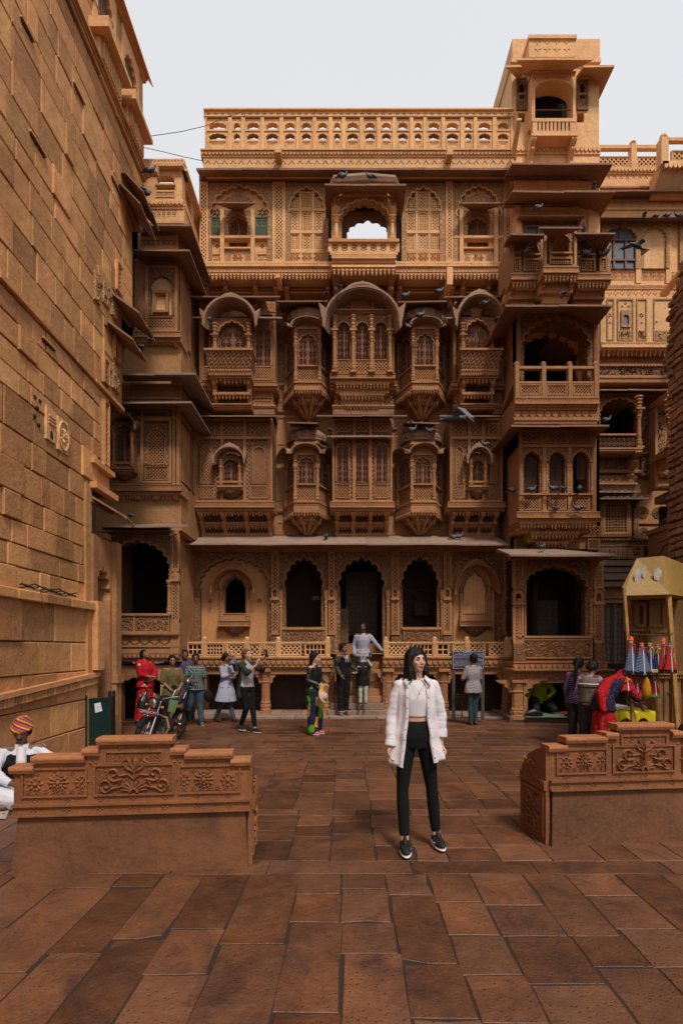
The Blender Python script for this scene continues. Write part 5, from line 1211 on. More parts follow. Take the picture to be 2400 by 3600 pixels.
# recessed dark band that closes the wall between storeys at the left and right ends
m=MB('side_wall',M_brn,hv,FR(13.2)); m.box(X(700,13.2),X(712,13.2)-.02,Z(1460,13.2),TZ(600),-.72,-.02); m.box(X(1793,13.2)-.06,X(1800,13.2),Z(1925,13.2),TZ(600),-.72,-.02)
# big mass behind, seen only between things
m=MB('side_wall',M_brn,hv,FR(13.6)); m.box(X(650,13.6),X(690,13.6),0,10.3,-1.5,-.3)
# ---------------- right wing with the tower ----------------
rw=empty('tower_house','sandstone tower house right of the mansion with wide loggia, three-arch oriel and roof kiosk','building',(X(1960,12.5),12.5,0))
_h=hv; hv=rw
Yw=12.9
core=MB('main_wall',M_brn,rw,FR(12.95)); core.box(X(1806,12.95),X(2105,12.95),Z(1930,12.95),Z(1480,12.95),-2,0); core.box(X(1806,12.95),X(2105,12.95),Z(1070,12.95),Z(560,12.95),-2,0)
core.box(X(1806,12.95),X(1815,12.95),0,Z(560,12.95),-2.,0); core.box(X(2095,12.95),X(2105,12.95),0,Z(560,12.95),-2.,0); core.box(X(1815,12.95),X(2095,12.95),0,Z(560,12.95),-2.4,-2.)
core.box(X(1806,12.95),X(2105,12.95),Z(1480,12.95),Z(1455,12.95),-2,-.01)
# ground floor loggia
Yg2=12.45
bay_arch(1842,2080,1948,118,2080,1992,2240,1960,2325,n=11,dp=.09,Y=Yg2,par=rw)
for (a,b_) in ((1800,1838),(2083,2116)):
    pilaster(rw,a,b_,1955,2078,Yg2-.05,pitch=.06); pilaster(rw,a,b_,2122,2262,Yg2-.05,pitch=.06)
    m=MB('pilaster_niche',M_brn,rw,FR(Yg2-.05)); u0,u1,z0,z1=rc(a,2078,b_,2122,Yg2-.05); w=u1-u0; arch_panel(m,u0,u1,z0,z1,-.05,.06,(u0+u1)/2,z0+(z1-z0)*.5,w*.28,(z1-z0)*.32,3,.1,.1,sill=z0+.06); m.box(u0-.02,u1+.02,z0-.03,z0+.02,0,.1); arch_trim(m,(u0+u1)/2,z1-.02,w*.42,.08,0,0,0,.03,.05,.1)
    m=MB('pilaster_base',M_brnc,rw,FR(Yg2-.05)); m.box(X(a-1,Yg2),X(b_+1,Yg2),Z(2322,Yg2),Z(2262,Yg2),-.05,.07)
for s in (-1,1): column(rw,FR(Yg2),X(1948+s*126,Yg2),.04,Z(2240,Yg2),Z(2105,Yg2),.05,name='shaft',squareb=False)
p=MB('parapet_panel',M_brnc,rw,FR(Yg2-.03)); u0,u1,z0,z1=rc(1828,2243,2078,2318,Yg2); p.box(u0,u1,z0,z1,-.1,.03); p.use(M_brn); frame(p,u0+.02,u1-.02,z0+.02,z1-.02,.02,.05,.035); p.box(u0-.04,u1+.04,z1,z1+.05,-.2,.07); leaves(p,u0+.08,u1-.08,z0+.07,z1-.07,.03,170,.022)
room(rw,1818,1955,2100,2330,Yg2+.23,1.9)
f=MB('inner_column',M_dark2,rw,FR(13.6)); 
for q in (2050,2030,1880): f.box(X(q,13.6)-.06,X(q,13.6)+.06,Z(2262,13.6),Z(2040,13.6),-.1,0)
dr=MB('panelled_door',M_door,rw,FR(14.4)); dr.box(X(1865,14.4),X(1960,14.4),Z(2250,14.4),Z(2110,14.4),-.05,0)
for i in range(4):
    for j in range(5): u=X(1869+i*23,14.4); z=Z(2248-j*27,14.4); dr.bev(u,u+.14,z,z+.17,0,.03,.015)
t=MB('terrace',M_brn,rw,FR(12.35)); bands(t,X(1800,12.35),X(2130,12.35),Z(2325,12.35),[(.03,.08),(.03,.05),(.12,.06,'scal'),(.04,.0)],-.8)
t2=MB('lower_ledge',M_brn,rw,FR(12.05)); bands(t2,X(1796,12.05),X(2150,12.05),Z(2352,12.05),[(.03,.14),(.05,.12,'slope'),(.10,.02,'scal'),(.04,-.02),(.10,-.06)],-.6)
m=MB('arch_panel',M_brn,rw,FR(12.0)); u0,u1=X(1842,12),X(2108,12); arch_panel(m,u0,u1,.0,Z(2385,12),-.18,-.06,(u0+u1)/2,.55,(u1-u0)/2-.02,.47,11,.09,.0)
undercol(1822,24,12.08,2530,True,2390,M_brn,rw); undercol(2126,22,12.08,2530,True,2390,M_brn,rw)
m=MB('undercroft_wall',M_dark,rw,FR(13.4)); m.box(X(1800,13.4),X(2200,13.4),0,1.3,-.2,0); m.use(M_grey); m.box(X(1795,12),X(2150,12),0,.12,-.1,1.35)
# first floor: oriel with three arches
Yo=12.15
b_=MB('rectangular_bay',M_brn,rw,FR(Yo)); u0,u1,z0,z1=rc(1822,1505,2092,1800,Yo)
for (a,c) in ((u0,u0+.09),(u1-.09,u1)): b_.box(a,c,z0,z1,-.8,.02); lattice(b_,a+.01,a+.08,z0,z1,.02,.035,.05,.014)
b_.box(u0,u1,z0,z0+.05,-.8,0); b_.box(u0,u1,Z(1568,Yo),Z(1506,Yo),-.8,-.03); b_.box(u0+.02,u1-.02,Z(1574,Yo),Z(1564,Yo),-.1,.04)
b_.use(M_dark); b_.box(u0+.05,u1-.05,z0,z1,-.8,-.7); b_.use(M_brn)
for i,c in enumerate((1868,1957,2040)):
    w=44 if i<2 else 42; sunk(b_,c-36,1514,c+36,1558,Yo,M_brnj,d=-.02)
    a=MB('arched_window',M_brnc,b_,FR(Yo)); xa,xb=X(c-w,Yo),X(c+w,Yo); 
    arch_panel(a,xa,xb,Z(1738,Yo),Z(1572,Yo),-.1,.0,X(c,Yo),Z(1625,Yo),.20,.24,7,.1,.07); a.use(M_brn)
    arch_trim(a,X(c,Yo),Z(1625,Yo),.20,.24,7,.1,.07,.025,0,.025); arch_trim(a,X(c,Yo),Z(1625,Yo),.20,.24,7,.1,.07,.02,0,.035,off=.035)
    for s in (-1,1): column(a,FR(Yo),X(c,Yo)+s*.245,.02,Z(1738,Yo),Z(1632,Yo),.028,squareb=False)
    a.use(M_wood); 
    if i<2: lattice(a,X(c,Yo)-.19,X(c,Yo)+.19,Z(1735,Yo),Z(1590,Yo),-.14,-.13,.032,.006,'+')
    else: lattice(a,X(c,Yo)-.05,X(c,Yo)+.19,Z(1680,Yo),Z(1590,Yo),-.14,-.13,.032,.006,'+')
    jpan(a,c-33,1744,c+33,1795,Yo,.05,.017,.04); a.use(M_brn); a.box(xa,xb,Z(1742,Yo),Z(1736,Yo),-.12,.05)
    if i<2: b_.box(X(c+44,Yo)-.045,X(c+44,Yo)+.045,z0,Z(1570,Yo),-.1,.02)
m=MB('shutter_wood',M_wood,b_,FR(Yo+.5)); 
for q in (1885,1990,2000): m.box(X(q,Yo),X(q+10,Yo),Z(1738,Yo),Z(1600,Yo),-.1,-.05)
ledge(b_,1822,2095,1800,Yo)
cw=MB('corbel_wall',M_brn,b_,FR(Yo)); zt=Z(1832,Yo); zb=Z(1925,Yo); u0,u1=X(1826,Yo),X(2092,Yo)
for t,(e_,d0) in enumerate(((0,.0),(.32,-.15),(.5,-.3))):
    za_=zt-(zt-zb)*t/3; cw.use(M_brn); cw.box(u0+e_,u1-e_,za_-(zt-zb)/3,za_,-.8,d0-.25); cw.box(u0+e_-.02,u1-e_+.02,za_-.06,za_,-.8,d0); dentils(cw,u0+e_,u1-e_,za_-.05,za_-.01,d0,d0+.02,.05,.5)
    pendant_row(cw,FR(Yo),u0+e_,u1-e_,za_-.06,d0-.03,M_brn,.08,1.0 if t<2 else .8)
    for q in range(4): bracket(cw,FR(Yo),u0+e_+.08+(u1-u0-2*e_-.16)*q/3,.1,za_-(zt-zb)/3-.03,za_-.05,d0-.45,d0-.02)
eave(rw,FR(12.5),X(1795,11.6),X(2140,11.6),Z(1505,12.5)+.12,Z(1494,11.6),0,.9,.04,True,True,M_pink,wrap=1.3)
eave(rw,FR(12.5),X(1790,11.55),X(2165,11.55),Z(1930,12.5),Z(1948,11.55),0,.95,.045,False,True,M_grey,wrap=1.5)
m=MB('cornice',M_brn,rw,FR(Yg2)); bands(m,X(1800,Yg2),X(2116,Yg2),Z(1950,Yg2),[(.05,.12),(.04,.06)],-.3)
for (a,c,y) in ((1806,1870,1850),(2040,2105,1850),(1806,1850,1895),(2062,2105,1895)): jpan(rw,a,y,c,y+38,12.9,.06,.02,.03,d=.04)
# second floor: open loggia
Yl2=12.2
m=bay_arch(1812,2098,1952,122,1225,1122,1460,1092,1462,n=11,dp=.085,Y=Yl2,par=rw)[0]
m=MB('loggia_frame',M_brn,rw,FR(Yl2)); u0,u1,z0,z1=rc(1812,1092,2098,1458,Yl2)
for (a,c) in ((u0,u0+.10),(u1-.10,u1)): m.box(a,c,z0,z1,-.9,.04); lattice(m,a+.01,a+.09,z0,z1,.04,.055,.05,.014)
m.box(u0,u1,z1-.07,z1,-.9,.04); m.use(M_dark2); m.add([(u0,z1-.06,-.2),(u1,z1-.06,-.2),(u1,z1-.06,-2.8),(u0,z1-.06,-2.8)],[(0,1,2,3)])
ia=MB('inner_arch',M_sand,rw,FR(12.95)); arch_panel(ia,X(1815,12.95),X(2085,12.95),Z(1420,12.95),Z(1110,12.95),-.15,0,X(1925,12.95),Z(1260,12.95),.80,.62,9,.09,.06)
ic=MB('inner_column',M_sand,rw,FR(12.8))
for q in (2068,2082,2092): ic.box(X(q,12.8)-.03,X(q,12.8)+.03,Z(1400,12.8),Z(1150,12.8),-.1,0)
ic.lathe(X(2052,12.6),-.0,[(.10,Z(1420,12.6)),(.06,Z(1380,12.6)),(.06,Z(1330,12.6)),(.12,Z(1280,12.6))],8)
room(rw,1812,1092,2098,1462,12.97,1.6,M_dark)
rl=MB('balustrade',M_brn,rw,FR(11.98)); Y_=11.98; ps=(1815,1909,2001,2092)
rl.box(X(1813,Y_),X(2094,Y_),Z(1298,Y_),Z(1289,Y_),-.08,.03); rl.box(X(1813,Y_),X(2094,Y_),Z(1350,Y_),Z(1343,Y_),-.08,.03); rl.box(X(1813,Y_),X(2094,Y_),Z(1400,Y_),Z(1393,Y_),-.08,.03)
for i,p in enumerate(ps):
    q=MB('post',M_brn,rl,FR(Y_)); q.box(X(p,Y_)-.045,X(p,Y_)+.045,Z(1400,Y_),Z(1284,Y_),-.1,.045); 
    q.lathe(X(p,Y_),-.02,[(.04,Z(1284,Y_)),(.065,Z(1281,Y_)),(.06,Z(1275,Y_)),(.02,Z(1270,Y_)),(0,Z(1268,Y_))],8)
    if i<3: jpan(rl,p+8,1351,ps[i+1]-8,1393,Y_,.05,.018,.055,d=.02)
lg=MB('ledge',M_brn,rw,FR(11.98)); bands(lg,X(1806,Y_),X(2100,Y_),Z(1400,Y_),[(.03,.06),(.10,.05,'zig'),(.04,.1),(.05,.05,'dent'),(.05,.02,'dent'),(.16,-.03,'scal'),(.07,.0),(.08,-.02,'zig')],-.9)
eave(rw,FR(12.4),X(1775,11.5),X(2152,11.5),Z(1092,12.4)+.12,Z(1070,11.5),0,.9,.04,True,True,M_pink,wrap=1.6)
for (px,py) in ((1787,1385),(1800,1452)):
    sp=MB('stone_spout',M_brn,rw,FR(12.6)); u,z=X(px,12.6),Z(py,12.6); sp.hexa([(u-.07,z-.02,.5),(u+.07,z-.02,.5),(u+.07,z+.1,.5),(u-.07,z+.1,.5)],[(u-.07,z-.3,-.3),(u+.07,z-.3,-.3),(u+.07,z-.12,-.3),(u-.07,z-.12,-.3)]); sp.use(M_dark); sp.box(u-.035,u+.035,z+.03,z+.07,.49,.505)
# third floor: three-part bay with eaves
def tbay(p0,p1,y0,y1,Yy,wins,eyl,name='rectangular_bay'):
    b_=MB(name,M_brn,rw,FR(Yy)); u0,u1,z0,z1=rc(p0,y0,p1,y1,Yy); frame(b_,u0,u1,z0,z1,-.05,.02,.06)
    for (a,c,yt,ysp,yb,yj) in wins:
        w=MB('arched_window',M_brnc,b_,FR(Yy)); xa,xb=X(a,Yy),X(c,Yy); hw=(xb-xa)/2-.05
        arch_panel(w,xa,xb,Z(yb,Yy),Z(y0+8,Yy),-.08,0,(xa+xb)/2,Z(ysp,Yy),hw,Z(yt,Yy)-Z(ysp,Yy),7,.1,.08); w.use(M_brn); arch_trim(w,(xa+xb)/2,Z(ysp,Yy),hw,Z(yt,Yy)-Z(ysp,Yy),7,.1,.08,.02,0,.02); w.box(xa,xb,Z(yb-12,Yy),Z(yb-18,Yy),-.06,.02); frame(w,xa,xb,Z(yj,Yy),Z(yb,Yy),-.05,.02,.04); lattice(w,xa+.04,xb-.04,Z(yj,Yy)+.03,Z(yb,Yy)-.03,-.04,.0,.055,.018,'+'); w.use(M_dark2); w.add([(xa,Z(yj,Yy),-.05),(xb,Z(yj,Yy),-.05),(xb,Z(yb,Yy),-.05),(xa,Z(yb,Yy),-.05)],[(0,1,2,3)])
    bands(b_,u0-.03,u1+.03,z0,[(.03,.05),(.08,.04,'zig'),(.05,.07),(.04,.02)],-.4); pendant_row(b_,FR(Yy),u0,u1,z0-.2,.0,M_brn,.08,1.15)
    b_.box(u0,u1,z0-.42,z0-.2,-.5,-.2); b_.box(u0+.08,u1-.08,z0-.6,z0-.4,-.5,-.3)
    for s in (.08,.92): bracket(b_,FR(Yy),u0+(u1-u0)*s,.08,z0-.5,z0-.2,-.4,-.02)
    return b_
tbay(1797,1908,838,965,11.95,((1804,1830,855,872,905,958),(1838,1900,857,885,910,960)),0)
tbay(1910,2025,808,940,11.6,((1930,2010,826,850,905,935),),0)
tbay(2027,2140,838,965,11.95,((2033,2092,855,885,910,960),(2105,2132,855,872,905,958)),0)
m=MB('bay_roof',M_brn,rw,FR(11.95)); m.box(X(1797,11.95),X(2140,11.95),Z(838,11.95),Z(832,11.95),-.9,.05)
eave(rw,FR(12.0),X(1797,11.5),X(1915,11.5),Z(842,12)+.18,Z(822,11.5),0,.5,.035,False,False,M_pink); eave(rw,FR(12.0),X(2022,11.5),X(2162,11.5),Z(842,12)+.18,Z(818,11.5),0,.5,.035,False,True,M_pink,wrap=.9)
eave(rw,FR(11.7),X(1893,11.2),X(2048,11.2),Z(798,11.2)+.14,Z(798,11.2),0,.5,.035,True,True,M_pink)
m=MB('bay_side',M_brn,rw,FR(11.95)); 
for s_,p in ((-1,1797),(1,2140)): m.box(X(p,11.95)-.03,X(p,11.95)+.03,Z(965,11.95),Z(838,11.95),-.9,.0)
m.use(M_sand); m.box(X(1800,11.95),X(2135,11.95),Z(1000,11.95),Z(955,11.95),-1,-.15)
# wall above: window with timber frame and stepped eaves
Yv=12.9
w=MB('timber_window',M_glass,rw,FR(Yv)); w.box(X(1842,Yv),X(2025,Yv),Z(900,Yv),Z(785,Yv),0,.02); w.use(M_wood)
for q in (1838,1885,1935,1985,2022): w.box(X(q,Yv),X(q+7,Yv),Z(900,Yv),Z(780,Yv),.0,.07)
for q in (778,800,850): w.box(X(1838,Yv),X(2029,Yv),Z(q+6,Yv),Z(q,Yv),.0,.08)
up=MB('upper_wall',M_sand,rw,FR(Yv)); up.box(X(1803,Yv),X(2105,Yv),Z(780,Yv),Z(560,Yv),-.3,.03); up.box(X(1803,Yv),X(1836,Yv),Z(1000,Yv),Z(780,Yv),-.3,.03); up.box(X(2031,Yv),X(2105,Yv),Z(1000,Yv),Z(780,Yv),-.3,.03)
frame(up,X(1838,Yv),X(2030,Yv),Z(750,Yv),Z(712,Yv),.03,.05,.04); up.box(X(2062,Yv),X(2098,Yv),Z(830,Yv),Z(700,Yv),.02,.08); up.box(X(1806,Yv),X(1826,Yv),Z(830,Yv),Z(720,Yv),.02,.10)
for i in range(9): 
    u=X(1832+i*32,Yv); 
    for dx,dz in ((-.05,0),(.05,0),(0,.07),(0,-.05)): up.add([(u+dx-.03,Z(632,Yv)+dz,.034),(u+dx,Z(632,Yv)+dz-.03,.034),(u+dx+.03,Z(632,Yv)+dz,.034),(u+dx,Z(632,Yv)+dz+.03,.034),(u+dx,Z(632,Yv)+dz,.05)],[(0,1,4),(1,2,4),(2,3,4),(3,0,4)])
bands(up,X(1803,Yv),X(2103,Yv),Z(648,Yv),[(.05,.09),(.04,.05)],-.2)
eave(rw,FR(Yv),X(1826,12.6),X(2056,12.6),Z(762,Yv)+.12,Z(756,12.6),0,.3,.035,False,False,M_pink)
eave(rw,FR(Yv-.05),X(1800,12.2),X(2162,12.2),Z(706,Yv)+.05,Z(670,12.2),0,.65,.04,False,True,M_pink,wrap=1.3)
eave(rw,FR(Yv-.05),X(1800,12.25),X(2152,12.25),Z(606,Yv)+.05,Z(573,12.25),0,.6,.04,False,True,M_pink,wrap=1.3)
# the roof kiosk
tw=MB('roof_kiosk',M_sand,rw,FR(12.9)); YT=12.9
def V_(px): return X(px,YT)
def VZ(py): return Z(py,YT)
tw.box(V_(1797),V_(2104),VZ(560),VZ(430),-2,0)
for (a,c) in ((1797,1820),(1846,1866),(2012,2026),(2052,2104)): tw.box(V_(a),V_(c),VZ(430),VZ(398),-2,0)
tw.box(V_(1797),V_(1866),VZ(398),VZ(388),-2,0); tw.box(V_(2012),V_(2104),VZ(398),VZ(388),-2,0)
for (a,c) in ((1797,1818),(1846,1866),(2012,2030),(2060,2104)): tw.box(V_(a),V_(c),VZ(388),VZ(280),-2,0)
tw.box(V_(1797),V_(2104),VZ(280),VZ(225),-2,-.001); tw.box(V_(1797),V_(2104),VZ(215),VZ(145),-1.8,.05)
tw.use(M_dark); tw.box(V_(1867),V_(2011),VZ(475),VZ(281),-1.9,-.25)  # solid dark box stands in for the shaded kiosk interior
tw.use(M_sand)
for (a,c) in ((1818,1846),(2030,2060)):
    w=MB('arched_window',M_brnc,tw,FR(YT)); arch_panel(w,V_(a),V_(c),VZ(388),VZ(282),-.1,.02,(V_(a)+V_(c))/2,VZ(312),.07,.1,5,.1,.1,sill=VZ(350)); frame(w,V_(a)-.03,V_(c)+.03,VZ(390),VZ(278),.0,.04,.03); w.use(M_brn); w.box(V_(a),V_(c),VZ(337),VZ(330),-.05,.03); w.use(M_dark2); w.box(V_(a),V_(c),VZ(388),VZ(280),-.4,-.38)
YK=12.6
kf=MB('kiosk_front',M_sand,tw,FR(YK)); arch_panel(kf,X(1868,YK),X(2022,YK),Z(425,YK),Z(250,YK),-.35,0,X(1945,YK),Z(318,YK),X(2012,YK)-X(1945,YK),Z(284,YK)-Z(318,YK),0,0,0)
arch_trim(kf,X(1945,YK),Z(318,YK),X(2012,YK)-X(1945,YK),Z(284,YK)-Z(318,YK),0,0,0,.03,0,.02,legs=.7); kf.box(X(1868,YK),X(2022,YK),Z(258,YK),Z(245,YK),-.3,.05)
kf.box(X(1864,YK),X(2026,YK),Z(485,YK),Z(476,YK),-.35,.06)
kr=MB('balustrade',M_sand,kf,FR(YK)); kr.box(X(1870,YK),X(2020,YK),Z(433,YK),Z(421,YK),-.2,.04); kr.box(X(1870,YK),X(2020,YK),Z(476,YK),Z(465,YK),-.2,.04)
x=1870
for i in range(10):
    kr.box(X(x,YK),X(x+ (16 if i in(0,9) else 8),YK),Z(466,YK),Z(432,YK),-.1,.03); x+=(21 if i==0 else 13.6)
kf.use(M_wood); kf.tube([(X(1878,YK),Z(372,YK),-.1),(X(2014,YK),Z(372,YK),-.1)],.012,5)
for p in (1874,2016): bracket(kf,FR(YK),X(p,YK),.12,Z(556,YK),Z(485,YK),-.28,.04,M_sand)
eave(tw,FR(YT),X(1812,12.2),X(2086,12.2),VZ(240)+.1,Z(203,12.2),.0,.7,.05,True,True,M_sand)
eave(tw,FR(YT),X(1775,12.5),X(1850,12.5),VZ(250)+.1,Z(228,12.5),.0,.4,.05,True,False,M_sand); eave(tw,FR(YT),X(2050,12.5),X(2158,12.5),VZ(250)+.1,Z(228,12.5),.0,.4,.05,False,True,M_sand,wrap=1.7)
bands(tw,V_(1797),V_(2107),VZ(518),[(.05,.04),(.10,.06,'scal'),(.04,.03)],-.1)
pb=MB('kiosk_parapet',M_sand,tw,FR(12.5)); pb.box(X(1858,12.5),X(2020,12.5),Z(200,12.5),Z(140,12.5),-.5,0); pb.box(X(1855,12.5),X(2024,12.5),Z(140,12.5),Z(128,12.5),-.5,.04)
pb.box(V_(1793),V_(2106),Z(163,12.5),Z(150,12.5),-2.2,-.33)
for i in range(4):
    u=X(1888+i*34,12.5)
    for zz in (152,178):
        zc=Z(zz,12.5); ribbon(pb,[(u-.08,zc+.03),(u-.03,zc+.03),(u,zc-.03),(u+.03,zc+.03),(u+.08,zc+.03)],.02,0,.012)
sp=MB('stone_spout',M_sand,tw,FR(12.7)); sp.hexa([(X(1806,12.4),Z(452,12.4),.5),(X(1822,12.4),Z(452,12.4),.5),(X(1822,12.4),Z(445,12.4),.5),(X(1806,12.4),Z(445,12.4),.5)],[(X(1797,12.7),Z(545,12.7),0),(X(1812,12.7),Z(545,12.7),0),(X(1812,12.7),Z(520,12.7),0),(X(1797,12.7),Z(520,12.7),0)])
# ---------------- left wing ----------------
lf=empty('corner_house','dark sandstone house with open roof loggia between the tall left wall and the mansion','building',(X(500,11.9),11.9,0)); hv=lf
YL=11.9; Xc=X(632,YL)
def LR(): return (Xc,YL,0,pi/2)   # return wall, u runs backwards
cr=MB('main_wall',M_brn,lf,FR(YL)); cr.box(-6.6,X(350,YL),0,Z(1850,YL)-.01,-1.9,-.02); cr.box(-5.6,Xc,Z(1850,YL),Z(1190,YL),-1.9,-.12); cr.box(-5.6,Xc,Z(905,YL),Z(800,YL),-1.9,-.12); cr.box(-5.6,X(505,YL),Z(1190,YL),Z(560,YL),-1.9,-.12); cr.box(-5.6,Xc-.3,Z(1190,YL),Z(905,YL),-1.9,-.12)
# roof loggia
m=MB('roof_loggia',M_sand,lf,FR(YL)); u0,u1,z0,z1=rc(505,598,640,715,YL); Xr=u1
arch_panel(m,u0,u1,Z(652,YL),z1,-.12,0,X(583,YL),Z(632,YL),X(616,YL)-X(583,YL),Z(617,YL)-Z(632,YL),7,.1,.05)
m.box(u0,X(550,YL),Z(668,YL),Z(652,YL),-.12,0); m.box(X(616,YL),u1,Z(668,YL),Z(652,YL),-.12,0); m.box(u0,u1,z0,Z(668,YL),-.12,0); m.box(X(548,YL),X(618,YL),Z(653,YL),Z(648,YL),-.1,.03)
frame(m,X(548,YL),X(616,YL),Z(694,YL),Z(674,YL),0,.02,.02); m.use(M_sandc); m.box(X(550,YL),X(614,YL),Z(692,YL),Z(676,YL),0,.01); m.use(M_sand)
bands(m,u0-.1,u1+.06,Z(562,YL),[(.10,.03),(.03,.06),(.06,.02),(.05,.12)],-.3); m.use(M_dark2)
for i in range(12): quatre(m,u0+.05+i*.075,Z(570,YL),.028,.034)
m.use(M_sand); bands(m,u0-.3,u1+.05,Z(708,YL),[(.04,.05),(.09,.07,'scal'),(.05,.02),(.30,.0),(.05,.05)],-.4)
m.fr((Xr,YL,0,pi/2)); 
for k in range(2):
    a=.25+k*.7; arch_panel(m,a-.1,a+.6,Z(652,YL),z1,-.12,0,a+.25,Z(632,YL),.26,.12,7,.1,.05); m.box(a-.1,a+.6,z0,Z(668,YL),-.12,0); m.box(a-.1,a+.0,Z(668,YL),Z(652,YL),-.12,0); m.box(a+.5,a+.6,Z(668,YL),Z(652,YL),-.12,0)
m.box(.005,.16,z0,z1,-.12,.003); bands(m,.005,1.6,Z(562,YL),[(.10,.03),(.03,.06),(.06,.02),(.05,.12)],-.3); bands(m,.005,1.6,Z(708,YL),[(.04,.05),(.09,.07,'scal'),(.05,.02),(.30,.0),(.05,.05)],-.4)
f=MB('frieze',M_sand,lf,FR(YL)); f.box(-4.6,Xc-.05,Z(875,YL),Z(800,YL),-.3,.0)
for yy in (750,855):
    for i in range(7):
        u=X(506+i*18,YL); zc=Z(yy,YL); f.use(M_dark2)
        for dx,dz in ((-.03,.04),(.03,.04),(0,0),(-.025,-.04),(.025,-.04)): f.add([(u+dx-.018,zc+dz,.004+.02),(u+dx,zc+dz-.018,.024),(u+dx+.018,zc+dz,.024),(u+dx,zc+dz+.018,.024)],[(0,1,2,3)])
eave(lf,FR(YL),X(470,11.45),X(672,11.45),Z(800,YL)+.03,Z(788,11.45),0,.45,.04,False,True,wrap=1.4); eave(lf,FR(YL),X(460,11.45),X(666,11.45),Z(890,YL)+.05,Z(875,11.45),0,.45,.04,False,True,wrap=1.4)
# bay with blind niche
b_=MB('rectangular_bay',M_brn,lf,FR(YL)); u0,u1,z0,z1=rc(470,905,628,1180,YL); b_.box(u0,u1,z0,z1,-.9,-.1); frame(b_,X(512,YL),u1-.02,Z(1168,YL),Z(935,YL),-.1,.03,.06); dentils(b_,X(512,YL),u1-.02,Z(940,YL),Z(935,YL),.03,.045,.05,.5)
b_.box(u0,X(512,YL),z0,z1,-.1,-.03)
n=MB('niche',M_brnc,b_,FR(YL)); arch_panel(n,X(520,YL),X(614,YL),Z(1108,YL),Z(945,YL),-.08,.0,X(567,YL),Z(1010,YL),.26,Z(968,YL)-Z(1010,YL),9,.08,.05); n.use(M_sand); n.add([(X(520,YL),Z(1108,YL),-.075),(X(614,YL),Z(1108,YL),-.075),(X(614,YL),Z(950,YL),-.075),(X(520,YL),Z(950,YL),-.075)],[(0,1,2,3)])
n.use(M_brn); frame(n,X(536,YL),X(592,YL),Z(1097,YL),Z(1022,YL),-.075,.0,.05); frame(n,X(543,YL),X(585,YL),Z(1090,YL),Z(1030,YL),-.075,-.03,.03)
jpan(b_,516,1112,612,1158,YL,.05,.018,.035); ledge(b_,480,628,1168,YL); corbels(b_,482,626,1195,1300,YL,2,two=False); jpan(b_,520,1242,610,1268,11.9+.42,.05,.016,.02)
b_.fr(LR()); b_.box(.12,1.8,Z(1180,YL),Z(905,YL),-.9,-.05); frame(b_,.1,.9,Z(1170,YL),Z(930,YL),-.05,.0,.05)
eave(lf,FR(YL),X(400,11.35),X(688,11.35),Z(1330,YL)+.05,Z(1312,11.35),0,.55,.04,False,True,wrap=1.5,mat=M_grey); eave(lf,FR(YL),X(400,11.35),X(674,11.35),Z(1425,YL)+.05,Z(1411,11.35),0,.55,.04,False,True,wrap=1.5,mat=M_grey)
m=MB('frieze',M_brn,lf,FR(YL)); frame(m,X(455,YL),X(625,YL),Z(1398,YL),Z(1342,YL),-.12,-.08,.03); bands(m,-4.8,Xc+.02,Z(1396,YL),[(.05,.02),(.04,-.02)],-.2)
# lower bay
b_=MB('rectangular_bay',M_brn,lf,FR(YL)); u0,u1,z0,z1=rc(395,1435,630,1705,YL); b_.box(u0,u1,z0,z1,-.9,-.1); b_.box(u0,u1,Z(1475,YL),Z(1465,YL),-.1,.02); frame(b_,X(496,YL),X(604,YL),Z(1700,YL),Z(1472,YL),-.1,.03,.05); jarch(b_,504,598,1510,1540,1632,YL); jpan(b_,508,1638,594,1690,YL,.055,.018,.035)
for p in (500,612,626): b_.box(X(p,YL)-.03,X(p,YL)+.03,z0,z1,-.1,.01)
niche(b_,440,26,1500,1530,1632,1690,YL,1475)
ledge(b_,395,632,1705,YL); corbels(b_,400,628,1738,1835,YL,4)
b_.fr(LR()); b_.box(.12,1.8,z0,z1,-.9,-.05); frame(b_,.1,.9,z0+.1,z1-.2,-.05,.0,.05); frame(b_,1.0,1.7,z0+.1,z1-.2,-.05,.0,.05)
# side pieces in the dark corner
m=MB('side_wall',M_brn,lf,LR()); m.box(.2,1.9,0,Z(1190,YL),-.30,-.14)
for zz in (1855,1425,1330): bands(m,.006,1.9,Z(zz,YL),[(.06,.05),(.05,.0)],-.2)
eave(lf,FR(YL),X(370,11.3),X(660,11.3),Z(1852,YL)+.06,Z(1846,11.3),0,.6,.045,False,True,mat=M_grey)
# ground floor loggia
m,c,h,zs,hh,sill=bay_arch(352,604,482,120,2005,1902,2160,1865,2300,n=11,dp=.08,Y=YL-.0,par=lf)
pilaster(lf,606,632,1865,2010,YL-.03,pitch=.06); pilaster(lf,606,632,2045,2190,YL-.03,pitch=.06)
m=MB('pilaster_niche',M_brn,lf,FR(YL-.03)); m.box(X(604,YL),X(634,YL),Z(2046,YL),Z(2036,YL),-.1,.1); m.box(X(606,YL),X(632,YL),Z(2040,YL),Z(2008,YL),-.1,.03); m.ball(X(619,YL),Z(2026,YL),.03,.06,.1,.04); m.box(X(604,YL),X(636,YL),Z(2300,YL),Z(2190,YL),-.1,.06)
column(lf,FR(YL),X(598,YL),.05,Z(2160,YL),Z(2040,YL),.05,name='shaft',squareb=False); column(lf,FR(YL-.5),X(362,11.4),.05,Z(2300,11.4),Z(1880,11.4),.09,name='column')
